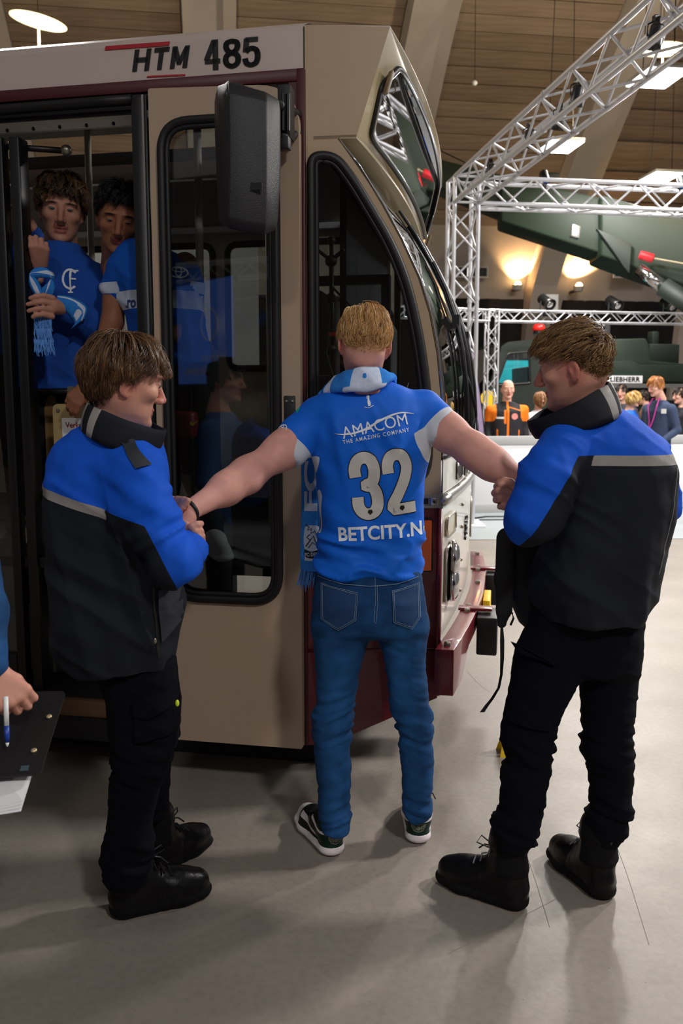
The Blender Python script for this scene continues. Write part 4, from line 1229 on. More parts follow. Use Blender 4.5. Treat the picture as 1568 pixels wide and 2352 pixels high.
yl = MB().lathe([(0.15, 0), (0.15, 0.012)], c=(c[0] + 0.02, -0.012, c[1]), axis=(0, 1, 0), n=24).build('weight_sign', m_yellow, crane)
# boom: three nested box sections rising to the left, hydraulic ram below
def boom_sec(name, l, r, inset, w, mat):
    (lx, lt, lb, lY), (rx, rt, rb_, rY) = l, r
    f = [P(lx, lb, lY), P(rx, rb_, rY), P(rx, rt, rY), P(lx, lt, lY)]
    f2 = [q + np.array([0.1, w, 0]) for q in f]
    MB().hexa([f[0], f[1], f2[1], f2[0], f[3], f[2], f2[2], f2[3]]).build(name, mat, crane, world=True, bevel=0.04)
boom_sec('boom_section', (960, 352, 412, 17.5), (1180, 408, 500, 16.6), 0, 0.8, m_green)
boom_sec('boom_section', (1150, 402, 508, 16.5), (1420, 462, 596, 15.5), 0, 0.95, m_green)
boom_sec('boom_section', (1380, 446, 588, 15.4), (1700, 540, 700, 14.4), 0, 1.1, m_green)
MB().hexa([P(1238, 412, 16.2), P(1285, 420, 16.1), P(1285, 420, 16.9), P(1238, 412, 17), P(1238, 396, 16.2), P(1283, 396, 16.1), P(1283, 396, 16.9), P(1238, 396, 17)]).build('boom_block', m_green2, crane, world=True, bevel=0.02)
MB().prism([P(1370, 525, 15.3), P(1450, 560, 15.1), P(1445, 628, 15.1), P(1432, 612, 15.15), P(1404, 572, 15.2)], (0, 0.1, 0)).build('boom_bracket', m_green2, crane, world=True, bevel=0.01)
MB().tube([P(1466, 618, 14.9), P(1528, 662, 14.7)], 0.105, 14).build('ram_piston', m_chrome, crane, world=True, smooth=True)
MB().tube([P(1522, 658, 14.7), P(1680, 765, 14.2)], 0.16, 14).build('ram_cylinder', m_green2, crane, world=True, smooth=True)
MB().tube([P(1468, 585, 14.9), P(1500, 594, 14.85)], 0.075, 10).build('red_handle', m_redp, crane, world=True, smooth=True, bevel=0.02)
MB().tube([P(1500, 594, 14.85), P(1700, 630, 14.2)], 0.022, 6).build('handle_rod', m_steel, crane, world=True)
MB().obox(P(1320, 533, 15.4), (0.07, 0, -0.02), (0, 0.08, 0), (0.01, 0, 0.1)).build('work_lamp', m_alu2, crane, world=True, bevel=0.01)
MB().tube([P(960, 322, 17), P(1065, 372, 16.8), P(1072, 378, 16.8)], 0.012, 5).build('boom_cable', m_rubber, crane, world=True)
# cyan screen beyond the crane cab
sc0, sc1 = P(1070, 828, 19.6), P(1262, 960, 19.6)
scr = thing('led_screen', 'bright cyan screen glowing behind the crane cab', 'screen', ((sc0[0] + sc1[0]) / 2, 19.6, 0))
w2 = (sc1[0] - sc0[0]) / 2
MB().box(-w2, w2, 0, 0.04, sc1[2], sc0[2]).build('display', m_cyan, scr)
MB().box(-w2 - .05, w2 + .05, 0.04, 0.14, 0.0, sc0[2] + 0.05).build('screen_stand', m_darkm, scr)
# beach flag
fl0 = P(1104, 1003, 12.4); fbase = np.array([fl0[0] + 0.02, 12.4, 0])
flag = thing('beach_flag', 'mauve printed beach flag standing between tram and truss tower', 'flag', fbase)
m_flag = M('mauve_print', '#9a88a8', 0.8, var=0.25, vs=5)
pts = [P(1086, 800, 12.4), P(1092, 830, 12.4), P(1101, 900, 12.4), P(1110, 985, 12.4), P(1112, 1030, 12.4), P(1090, 1030, 12.4), P(1082, 960, 12.4), P(1080, 870, 12.4), P(1082, 815, 12.4)]
MB().prism(pts, (0, 0.006, 0)).build('flag_cloth', m_flag, flag, world=True)
MB().tube([fbase + np.array([0, 0.01, 0.02]), P(1111, 985, 12.41), P(1100, 895, 12.41), P(1086, 800, 12.41)], 0.012, 6).build('flag_pole', m_darkm, flag, world=True)
MB().box(-0.2, 0.2, -0.2, 0.2, 0.0, 0.025).build('flag_base', m_darkm, flag)
# yellow marker on the floor
g = G(1160, 1740); ym = thing('floor_marker', 'small yellow plastic marker standing behind the right guard knee', 'marker', g)
MB().prism([(-0.022, 0, 0), (0.10, 0, 0), (0.075, 0.03, 0.11), (0.0, 0.03, 0.11)], (0, 0.008, 0)).build('front_plate', m_yellow, ym)
MB().prism([(-0.022, 0.09, 0), (0.10, 0.09, 0), (0.075, 0.045, 0.11), (0.0, 0.045, 0.11)], (0, 0.008, 0)).build('back_plate', m_yellow, ym)

flat_text('lettering', 'ZAKELIJKE', lambda x, z: (0.60 - x, 0.003, 2.02 + z), m_white, scn, w=0.62, h=0.09, bold=0.02)
flat_text('lettering', 'DIENSTVERLENING', lambda x, z: (0.60 - x, 0.003, 1.87 + z), m_white, scn, w=1.05, h=0.09, bold=0.02)
MB().tube([(-0.1 + 0.30 + 0.20 * math.cos(t), 0.004, 2.5 + 0.20 * math.sin(t)) for t in np.linspace(0, 6.28, 28, endpoint=False)], 0.012, 5, closed=True).build('emblem', m_white, scn)
TB2 = np.array([-9.5, -7.6, 0.0])
back_t = thing('stage_truss', 'aluminium truss behind the photographer, mirrored in the door glass', 'truss', TB2)
truss(back_t, TB2, TB2 + np.array([0, 0, 0.02]), TB2 + np.array([0, 0, 3.9]), 0.29, (1, 0, 0), 0.6)
truss(back_t, TB2, TB2 + np.array([0.15, 0, 3.75]), TB2 + np.array([7.0, 0.3, 3.75]), 0.29, (0, 0, 1), 0.4)
truss(back_t, TB2, TB2 + np.array([7.15, 0.3, 0.02]), TB2 + np.array([7.15, 0.3, 3.9]), 0.29, (1, 0, 0), 0.6)
# ================================================================ modelling tools for people and cloth
def smin(a, b, k):
    if k <= 0: return np.minimum(a, b)
    h = np.maximum(k - np.abs(a - b), 0) / k
    return np.minimum(a, b) - h * h * k * 0.25

class Prim:
    def __init__(s, f, lo, hi, k=0.0, op='u', name=''):
        s.f, s.lo, s.hi, s.k, s.op, s.name = f, np.asarray(lo, float), np.asarray(hi, float), k, op, name

def rcone(a, b, ra, rb, k=0.02, op='u', name='', flat=None):
    """tapered limb segment; flat = (direction, factor) squeezes the section along a direction"""
    a = np.asarray(a, float); b = np.asarray(b, float)
    ab = b - a; L2 = float(ab @ ab) + 1e-12
    R = max(ra, rb)
    if flat is not None:
        fn = np.asarray(flat[0], float); fn = fn / np.linalg.norm(fn); ff = flat[1]
    def f(p):
        q = p - a
        t = np.clip((q @ ab) / L2, 0, 1)
        v = q - t[..., None] * ab
        r = ra + (rb - ra) * t
        if flat is not None:
            c = v @ fn
            v = v + c[..., None] * fn * (1 / ff - 1)
            return (np.sqrt((v * v).sum(-1)) - r) * (0.5 + 0.5 * ff)
        return np.sqrt((v * v).sum(-1)) - r
    return Prim(f, np.minimum(a, b) - R, np.maximum(a, b) + R, k, op, name)

def chain(pts, rad, k=0.02, name='', flat=None):
    return [rcone(pts[i], pts[i + 1], rad[i], rad[i + 1], k, 'u', name, flat) for i in range(len(pts) - 1)]

def ell(c, r, R=None, k=0.01, op='u', name=''):
    c = np.asarray(c, float); r = np.asarray(r, float)
    Rm = None if R is None else np.asarray(R, float)
    m = float(r.max())
    def f(p):
        q = p - c
        if Rm is not None: q = q @ Rm
        k0 = np.sqrt(((q / r) ** 2).sum(-1)); k1 = np.sqrt(((q / (r * r)) ** 2).sum(-1)) + 1e-9
        return k0 * (k0 - 1) / k1
    return Prim(f, c - m, c + m, k, op, name)

def vloft(rows, n=2.3, k=0.02, name='', op='u', round_=0.01):
    """upright form; rows: (z, cx, cy, half width, half depth)"""
    rows = sorted(rows, key=lambda r: r[0])
    A = np.array(rows, float)
    zf = np.linspace(A[0, 0], A[-1, 0], 160)
    # smooth interpolation between the rows
    cols = []
    for j in range(1, 5):
        y = np.interp(zf, A[:, 0], A[:, j])
        ker = np.hanning(9); ker /= ker.sum()
        yp = np.concatenate([np.full(4, y[0]), y, np.full(4, y[-1])])
        ys = np.convolve(yp, ker, 'valid')
        cols.append(ys)
    cx, cy, ca, cb = cols
    lo = np.array([(A[:, 1] - A[:, 3]).min(), (A[:, 2] - A[:, 4]).min(), A[0, 0]])
    hi = np.array([(A[:, 1] + A[:, 3]).max(), (A[:, 2] + A[:, 4]).max(), A[-1, 0]])
    def f(p):
        z = p[..., 2]
        a = np.interp(z, zf, ca); b = np.interp(z, zf, cb)
        x = np.abs(p[..., 0] - np.interp(z, zf, cx)) / a
        y = np.abs(p[..., 1] - np.interp(z, zf, cy)) / b
        d = ((x ** n + y ** n) ** (1 / n) - 1) * np.minimum(a, b)
        dz = np.maximum(A[0, 0] - z, z - A[-1, 0])
        q0 = np.maximum(d + round_, 0); q1 = np.maximum(dz + round_, 0)
        return np.minimum(np.maximum(d + round_, dz + round_), 0) + np.sqrt(q0 * q0 + q1 * q1) - round_
    return Prim(f, lo, hi, k, op, name)

def xform(prims, c, R, s=1.0):
    """move primitives given in a local frame (columns of R = local axes) to the world"""
    c = np.asarray(c, float); R = np.asarray(R, float)
    out = []
    for p in prims:
        def f(q, p=p): return p.f(((q - c) @ R) / s) * s
        cor = np.array([[(p.lo, p.hi)[i][0], (p.lo, p.hi)[j][1], (p.lo, p.hi)[l][2]] for i in (0, 1) for j in (0, 1) for l in (0, 1)])
        w = (cor * s) @ R.T + c
        out.append(Prim(f, w.min(0), w.max(0), p.k * s, p.op, p.name))
    return out

def field_mesh(prims, h, smooth=1):
    """blend the primitives into one surface (naive surface nets)"""
    un = [p for p in prims if p.op == 'u']
    lo = np.min([p.lo for p in un], 0) - 3 * h; hi = np.max([p.hi for p in un], 0) + 3 * h
    N = np.ceil((hi - lo) / h).astype(int) + 1
    D = np.full(N, 0.08, dtype=np.float32)
    ax = [lo[i] + h * np.arange(N[i]) for i in range(3)]
    for p in prims:
        i0 = np.clip(np.floor((p.lo - p.k - 2 * h - lo) / h).astype(int), 0, N - 1)
        i1 = np.clip(np.ceil((p.hi + p.k + 2 * h - lo) / h).astype(int) + 1, 1, N)
        if (i1 <= i0).any(): continue
        sl = tuple(slice(i0[i], i1[i]) for i in range(3))
        X = np.stack(np.meshgrid(*[ax[i][sl[i]] for i in range(3)], indexing='ij'), -1)
        d = p.f(X)
        if p.op == 'u': D[sl] = smin(D[sl], d, p.k)
        elif p.op == 's': D[sl] = -smin(-D[sl], d, p.k)
    ins = D < 0
    c = np.zeros(tuple(N - 1), dtype=np.int8)
    offs = [(i, j, l) for i in (0, 1) for j in (0, 1) for l in (0, 1)]
    for i, j, l in offs:
        c += ins[i:N[0] - 1 + i, j:N[1] - 1 + j, l:N[2] - 1 + l]
    act = np.argwhere((c > 0) & (c < 8))
    vals = np.stack([D[act[:, 0] + i, act[:, 1] + j, act[:, 2] + l] for i, j, l in offs], 1)
    offa = np.array(offs, float)
    acc = np.zeros((len(act), 3)); cnt = np.zeros(len(act))
    for a in range(8):
        for b in range(a + 1, 8):
            if np.abs(offa[a] - offa[b]).sum() != 1: continue
            va, vb = vals[:, a], vals[:, b]
            m = (va < 0) != (vb < 0)
            t = np.where(m, va / np.where(m, va - vb, 1), 0)
            acc += m[:, None] * (offa[a] + t[:, None] * (offa[b] - offa[a]))
            cnt += m
    V = lo + h * (act + acc / cnt[:, None])
    ids = np.full(tuple(N - 1), -1, dtype=np.int64); ids[act[:, 0], act[:, 1], act[:, 2]] = np.arange(len(act))
    quads = []
    for axis in range(3):
        s0 = [slice(1, N[i] - 1) for i in range(3)]; s1 = list(s0)
        s0[axis] = slice(0, N[axis] - 1); s1[axis] = slice(1, N[axis])
        A = ins[tuple(s0)]; B = ins[tuple(s1)]
        e = np.argwhere(A != B)
        if len(e) == 0: continue
        fl = A[e[:, 0], e[:, 1], e[:, 2]]
        off = np.ones(3, int); off[axis] = 0
        e = e + off
        u, v = [(1, 2), (2, 0), (0, 1)][axis]
        du = np.zeros(3, int); du[u] = 1; dv = np.zeros(3, int); dv[v] = 1
        g = lambda q: ids[q[:, 0], q[:, 1], q[:, 2]]
        Q = np.stack([g(e - du - dv), g(e - dv), g(e), g(e - du)], 1)
        Q[~fl] = Q[~fl][:, ::-1]
        quads.append(Q)
    F = np.concatenate(quads)
    F = F[(F >= 0).all(1)]
    for _ in range(smooth):
        V = laplace(V, F, 0.5)
    return V, F

def laplace(V, F, w):
    S = np.zeros_like(V); C = np.zeros(len(V))
    for a, b in ((0, 1), (1, 2), (2, 3), (3, 0)):
        np.add.at(S, F[:, a], V[F[:, b]]); np.add.at(C, F[:, a], 1)
        np.add.at(S, F[:, b], V[F[:, a]]); np.add.at(C, F[:, b], 1)
    return V * (1 - w) + w * S / np.maximum(C, 1)[:, None]

def vnormals(V, F):
    n = np.cross(V[F[:, 2]] - V[F[:, 0]], V[F[:, 3]] - V[F[:, 1]])
    N = np.zeros_like(V)
    for k in range(4): np.add.at(N, F[:, k], n)
    return N / (np.linalg.norm(N, axis=1)[:, None] + 1e-12)

def _hash(i, j, k):
    h = (i * 374761393 + j * 668265263 + k * 2147483647 + 1013904223) & 0xffffffff
    h = ((h ^ (h >> 13)) * 1274126177) & 0xffffffff
    return ((h ^ (h >> 16)) & 0xffff) / 65535.0
def vnoise(Pt):
    """smooth value noise, -1..1"""
    I = np.floor(Pt).astype(np.int64); f = Pt - I; f = f * f * f * (f * (f * 6 - 15) + 10)
    r = 0
    for a in (0, 1):
        for b in (0, 1):
            for c in (0, 1):
                w = (f[:, 0] if a else 1 - f[:, 0]) * (f[:, 1] if b else 1 - f[:, 1]) * (f[:, 2] if c else 1 - f[:, 2])
                r = r + w * _hash(I[:, 0] + a, I[:, 1] + b, I[:, 2] + c)
    return r * 2 - 1
def fnoise(Pt, sc, oct_=3):
    r = 0; a = 1.0
    sc = np.asarray(sc, float)
    for o in range(oct_):
        r = r + a * vnoise(Pt * sc * (2 ** o) + 17.3 * o); a *= 0.5
    return r / 1.75
def ridge(Pt, sc, oct_=2):
    return 1 - 2 * np.abs(fnoise(Pt, sc, oct_))

def bvh_of(V, F):
    return BVHTree.FromPolygons([tuple(v) for v in V], [tuple(map(int, f)) for f in F])

def cloth(name, prims, mat, parent, h=0.007, wr=0.004, wsc=(16, 16, 7), fold=None, attrs=None, smooth=1, keep=None):
    """a garment: blended form, wrinkled along its normals"""
    V, F = field_mesh(prims, h, smooth)
    N = vnormals(V, F)
    d = wr * (0.6 * fnoise(V, wsc, 2) + 0.5 * (ridge(V, np.asarray(wsc) * 1.3 + 3) - 0.4))
    if fold is not None: d = d + fold(V)
    V = V + N * d[:, None]
    at = {k: f(V) for k, f in (attrs or {}).items()}
    if keep is not None:
        km = keep(V)
        F = F[km[F].all(1)]
        V, F, at = compact(V, F, at)
    o = mk(name, V, F, mat, parent, True, True, at)
    return o, V, F

def compact(V, F, at):
    u = np.unique(F); mp = np.full(len(V), -1); mp[u] = np.arange(len(u))
    return V[u], mp[F], {k: np.asarray(v)[u] for k, v in at.items()}

def pdist(prims, V):
    """distance of points to the union of primitives"""
    d = np.full(len(V), 1e3)
    for p in prims: d = np.minimum(d, p.f(V))
    return d

def rows_px(R, Y, b):
    """rows (py, x left, x right[, Y, b]) read off the photo -> loft rows at real depth"""
    out = []
    for r in R:
        y = r[3] if len(r) > 3 and r[3] is not None else Y
        bb_ = r[4] if len(r) > 4 else b
        c = P((r[1] + r[2]) / 2, r[0], y)
        l = P(r[1], r[0], y); rr = P(r[2], r[0], y)
        out.append((c[2], c[0], y, (rr[0] - l[0]) / 2, bb_))
    return out

def decal(name, V2, F2, O, U, W, D, bvh, mat, parent, off=0.0015, cell=0.012):
    """flat artwork (2-D triangles) laid onto a surface: cut into small cells, then dropped along D"""
    O, U, W, D = (np.asarray(q, float) for q in (O, U, W, D))
    bm = bmesh.new()
    vs = [bm.verts.new((a, b, 0)) for a, b in V2]
    for f in F2:
        try: bm.faces.new([vs[i] for i in f])
        except ValueError: pass
    V2 = np.asarray(V2); lo, hi = V2.min(0), V2.max(0)
    for ax in (0, 1):
        x = math.floor(lo[ax] / cell) * cell + cell
        nrm = (1, 0, 0) if ax == 0 else (0, 1, 0)
        while x < hi[ax]:
            co = (x, 0, 0) if ax == 0 else (0, x, 0)
            bmesh.ops.bisect_plane(bm, geom=bm.verts[:] + bm.edges[:] + bm.faces[:], plane_co=co, plane_no=nrm, dist=1e-6)
            x += cell
    pts = np.array([v.co[:2] for v in bm.verts]); bm.verts.index_update()
    F = [[v.index for v in f.verts] for f in bm.faces]
    bm.free()
    d = Vector(D / np.linalg.norm(D))
    out = []; ok = []
    for a, b in pts:
        q = O + U * a + W * b
        hit = bvh.ray_cast(Vector(q), d)
        if hit[0] is None:
            out.append(q); ok.append(False)
        else:
            nn = hit[1]
            if nn.dot(d) > 0: nn = -nn
            out.append(np.array(hit[0] + nn * off * 0.5 - d * off * 0.8)); ok.append(True)
    F = [f for f in F if all(ok[i] for i in f)]
    if not F: return None
    u = sorted({i for f in F for i in f}); mp = {i: n for n, i in enumerate(u)}
    return mk(name, [out[i] for i in u], [[mp[i] for i in f] for f in F], mat, parent, True, True)

def shape2d(polys):
    """several 2-D polygons -> triangles"""
    V, F = [], []
    for po in polys:
        b = len(V)
        V += [tuple(map(float, p)) for p in po]
        for t in tessellate_polygon([[Vector((p[0], p[1], 0)) for p in po]]):
            F.append(tuple(b + i for i in t))
    return np.array(V), F

def ring2d(c, rx, ry, w, n=28, a0=0, a1=2 * math.pi):
    out = []
    for k in range(n):
        t0 = a0 + (a1 - a0) * k / n; t1 = a0 + (a1 - a0) * (k + 1) / n
        out.append([(c[0] + rx * math.cos(t0), c[1] + ry * math.sin(t0)), (c[0] + rx * math.cos(t1), c[1] + ry * math.sin(t1)),
                    (c[0] + (rx - w) * math.cos(t1), c[1] + (ry - w) * math.sin(t1)), (c[0] + (rx - w) * math.cos(t0), c[1] + (ry - w) * math.sin(t0))])
    return out

# ---------------------------------------------------------------- heads, hands, feet, hair
def head_prims(neck=True, nose=1.0, ear=1.0, jaw=1.0, open_mouth=0.0, child=1.0):
    Z = [(0.116, 0.010, -0.010, 0.012), (0.108, 0.036, 0.034, 0.048), (0.088, 0.058, 0.064, 0.076), (0.055, 0.071, 0.083, 0.093), (0.025, 0.0745, 0.089, 0.098),
         (0.0, 0.0735, 0.090, 0.096), (-0.03, 0.070, 0.087, 0.088), (-0.055, 0.064 * jaw, 0.085, 0.070), (-0.08, 0.056 * jaw, 0.083, 0.030), (-0.100, 0.043 * jaw, 0.080, -0.005), (-0.117, 0.024 * jaw, 0.072, -0.035)]
    rows = [(z, 0, (yf - yb) / 2, a, (yf + yb) / 2) for z, a, yf, yb in Z]
    pr = [vloft(rows, 2.25, 0.0, 'skull', round_=0.012)]
    for s in (-1, 1):
        pr.append(ell((s * 0.030, 0.080, 0.029), (0.028, 0.013, 0.008), k=0.012))
        pr.append(ell((s * 0.043, 0.060, -0.018), (0.024, 0.022, 0.018), k=0.02))
        pr.append(ell((s * 0.031, 0.097, 0.010), (0.017, 0.011, 0.010), k=0.012, op='s'))
        pr.append(ell((s * 0.031, 0.0785, 0.009), (0.0145, 0.0125, 0.0095), k=0.004, name='lid'))
    pr.append(rcone((0, 0.086, 0.016), (0, 0.086 + 0.029 * nose, -0.029), 0.0085, 0.0115, 0.012, name='nose'))
    for s in (-1, 1):
        pr.append(ell((s * 0.0125, 0.0995, -0.034), (0.0095, 0.012, 0.009), k=0.006))
        pr.append(ell((s * 0.007, 0.106, -0.0425), (0.0035, 0.005, 0.003), k=0.003, op='s'))
    om = open_mouth
    pr.append(ell((0, 0.0820, -0.060), (0.024, 0.0110, 0.0055), k=0.006, name='lip'))
    pr.append(ell((0, 0.0810, -0.071 - om), (0.020, 0.0110, 0.0062), k=0.006, name='lip'))
    pr.append(ell((0, 0.098, -0.0655 - om / 2), (0.022, 0.011 + om, 0.0016 + om * 0.45), k=0.002, op='s'))
    pr.append(ell((0, 0.077, -0.099 - om * 0.7), (0.022, 0.016, 0.015), k=0.016))
    for s in (-1, 1):
        a = s * math.radians(24)
        Rz = np.array([[math.cos(a), -math.sin(a), 0], [math.sin(a), math.cos(a), 0], [0, 0, 1]])
        t = math.radians(-12)
        Rx = np.array([[1, 0, 0], [0, math.cos(t), -math.sin(t)], [0, math.sin(t), math.cos(t)]])
        R = Rz @ Rx
        c = np.array([s * 0.079, -0.012, -0.008])
        pr.append(ell(c, np.array([0.0065, 0.019, 0.032]) * ear, R, k=0.006, name='ear'))
        pr.append(ell(c + np.array([s * 0.008, 0.003, 0.001]) * ear, np.array([0.0055, 0.0115, 0.020]) * ear, R, k=0.003, op='s'))
        pr.append(ell(c + np.array([s * 0.001, 0.010, -0.003]) * ear, np.array([0.004, 0.004, 0.007]) * ear, R, k=0.003))
        pr.append(ell(c + np.array([-s * 0.004, 0.004, -0.027]) * ear, np.array([0.005, 0.008, 0.009]) * ear, R, k=0.005))
    if neck:
        pr.append(rcone((0, -0.022, -0.05), (0, -0.052, -0.19), 0.054, 0.060, 0.03, name='neck'))
    return pr

def rot(yaw, pitch=0.0, roll=0.0):
    """columns: local x (person's right-hand side when facing +y), y (facing), z; yaw 0 faces away from the camera, degrees"""
    a, b, c = map(math.radians, (yaw, pitch, roll))
    Rz = np.array([[math.cos(a), -math.sin(a), 0], [math.sin(a), math.cos(a), 0], [0, 0, 1]])
    Rx = np.array([[1, 0, 0], [0, math.cos(b), -math.sin(b)], [0, math.sin(b), math.cos(b)]])
    Ry = np.array([[math.cos(c), 0, math.sin(c)], [0, 1, 0], [-math.sin(c), 0, math.cos(c)]])
    return Rz @ Rx @ Ry

def hand_prims(wrist, f, n, curl, spread=0.0, thumb=(35, 25, 15), side=1, s=1.0, thumb_in=0.3, name='hand'):
    """wrist point, f = direction of the fingers, n = out of the back of the hand; curl = degrees per joint for index..little"""
    wrist = np.asarray(wrist, float)
    f = np.asarray(f, float); f = f / np.linalg.norm(f)
    n = np.asarray(n, float); n = n - f * (n @ f); n = n / np.linalg.norm(n)
    t = np.cross(f, n) * side            # towards the thumb
    pr = []
    L = [0.068, 0.076, 0.070, 0.055]; off = [0.030, 0.010, -0.010, -0.028]; pal = [0.088, 0.090, 0.085, 0.076]
    for i in range(4):
        kn = wrist + s * (f * pal[i] + t * off[i])
        pr.append(rcone(wrist + t * off[i] * 0.55 * s + f * 0.01 * s, kn, 0.0155 * s, 0.0115 * s, 0.014 * s, name=name))
        d = f.copy(); p = kn
        sg = [0.46, 0.31, 0.23]; a = 0
        cu_ = curl[i] if hasattr(curl[i], '__len__') else [curl[i]] * 3
        side_v = t * math.sin(math.radians(spread * (1.5 - i)))
        r0 = [0.0100, 0.0090, 0.0082, 0.0070][:]
        for j in range(3):
            a += math.radians(cu_[j])
            d = f * math.cos(a) - n * math.sin(a) + side_v
            d /= np.linalg.norm(d)
            q = p + d * L[i] * sg[j] * s
            sc = 0.86 if i == 3 else 1.0
            pr.append(rcone(p, q, r0[j] * s * sc, r0[j + 1] * s * sc, 0.004 * s, name=name))
            p = q
    b = wrist + s * (f * 0.022 + t * 0.024 - n * 0.006)
    pr.append(rcone(wrist + t * 0.012 * s, b, 0.018 * s, 0.017 * s, 0.014 * s, name=name))
    ang = [math.radians(x) for x in thumb]
    d = f * math.cos(ang[0]) + t * math.sin(ang[0]) - n * thumb_in
    p = b
    for j, (ln, r1, r2) in enumerate(((0.040, 0.0155, 0.0115), (0.031, 0.0112, 0.0098), (0.024, 0.0098, 0.0078))):
        dd = d / np.linalg.norm(d)
        q = p + dd * ln * s
        pr.append(rcone(p, q, r1 * s, r2 * s, 0.006 * s, name=name))
        p = q
        if j < 2: d = dd * math.cos(ang[j + 1]) - (t * 0.8 + n * 0.5) * math.sin(ang[j + 1])
    return pr

def strand_mesh(paths, r0, r1, n=3):
    """paths: array (S, K, 3) -> thin tapered tubes"""
    S, K, _ = paths.shape
    T = np.gradient(paths, axis=1); T /= np.linalg.norm(T, axis=2, keepdims=True) + 1e-9
    up = np.array([0.31, 0.2, 0.93])
    A = np.cross(T, up); A /= np.linalg.norm(A, axis=2, keepdims=True) + 1e-9
    B = np.cross(T, A)
    rad = np.linspace(r0, r1, K)[None, :, None]
    ring = []
    for k in range(n):
        q = 2 * math.pi * k / n
        ring.append(paths + rad * (math.cos(q) * A + math.sin(q) * B))
    V = np.stack(ring, 2).reshape(-1, 3)
    base = (np.arange(S)[:, None] * K + np.arange(K - 1)[None, :]) * n
    F = []
    for k in range(n):
        l = (k + 1) % n
        F.append(np.stack([base + k, base + l, base + n + l, base + n + k], -1).reshape(-1, 4))
    return V, np.concatenate(F)

class Head:
    """a head placed in the world: c = centre, R = axes; knows its radius in every direction for laying hair"""
    def __init__(s, c, R, size=1.0, **kw):
        s.c = np.asarray(c, float); s.R = np.asarray(R, float); s.s = size
        s.local = head_prims(**kw)
        s.prims = xform(s.local, s.c, s.R, size)
        V, F = field_mesh([p for p in s.local if p.name not in ('ear', 'neck', 'nose')], 0.006, 1)
        b = bvh_of(V, F)
        s.nt, s.np_ = 48, 96
        s.rad = np.zeros((s.nt + 1, s.np_ + 1))
        for i in range(s.nt + 1):
            for j in range(s.np_):
                t = math.pi * i / s.nt; q = 2 * math.pi * j / s.np_
                d = Vector((math.sin(t) * math.cos(q), math.sin(t) * math.sin(q), math.cos(t)))
                h = b.ray_cast(Vector((0, -0.005, 0)) + d * 0.3, -d)
                s.rad[i, j] = (h[0] - Vector((0, -0.005, 0))).length if h[0] else 0.08
        s.rad[:, -1] = s.rad[:, 0]
    def radius(s, d):
        t = np.arccos(np.clip(d[..., 2], -1, 1)) / math.pi * s.nt
        q = (np.arctan2(d[..., 1], d[..., 0]) % (2 * math.pi)) / (2 * math.pi) * s.np_
        i = np.clip(t.astype(int), 0, s.nt - 1); j = np.clip(q.astype(int), 0, s.np_ - 1)
        a = t - i; b = q - j
        r = s.rad
        return (r[i, j] * (1 - a) + r[i + 1, j] * a) * (1 - b) + (r[i, j + 1] * (1 - a) + r[i + 1, j + 1] * a) * b
    def loc(s, V):
        return ((np.asarray(V) - s.c) @ s.R) / s.s
    def wld(s, V):
        return (np.asarray(V) * s.s) @ s.R.T + s.c

HL_Y = [-0.10, -0.07, -0.04, -0.018, 0.005, 0.022, 0.045, 0.065, 0.085, 0.10]
def hairline(nape=-0.075, ear=-0.03, side=0.0, temple=0.045, front=0.066):
    z = [nape, nape + 0.005, ear - 0.01, ear + 0.035, side - 0.005, side + 0.012, temple - 0.005, temple + 0.010, front, front]
    return lambda p: p[..., 2] - np.interp(p[..., 1], HL_Y, z)

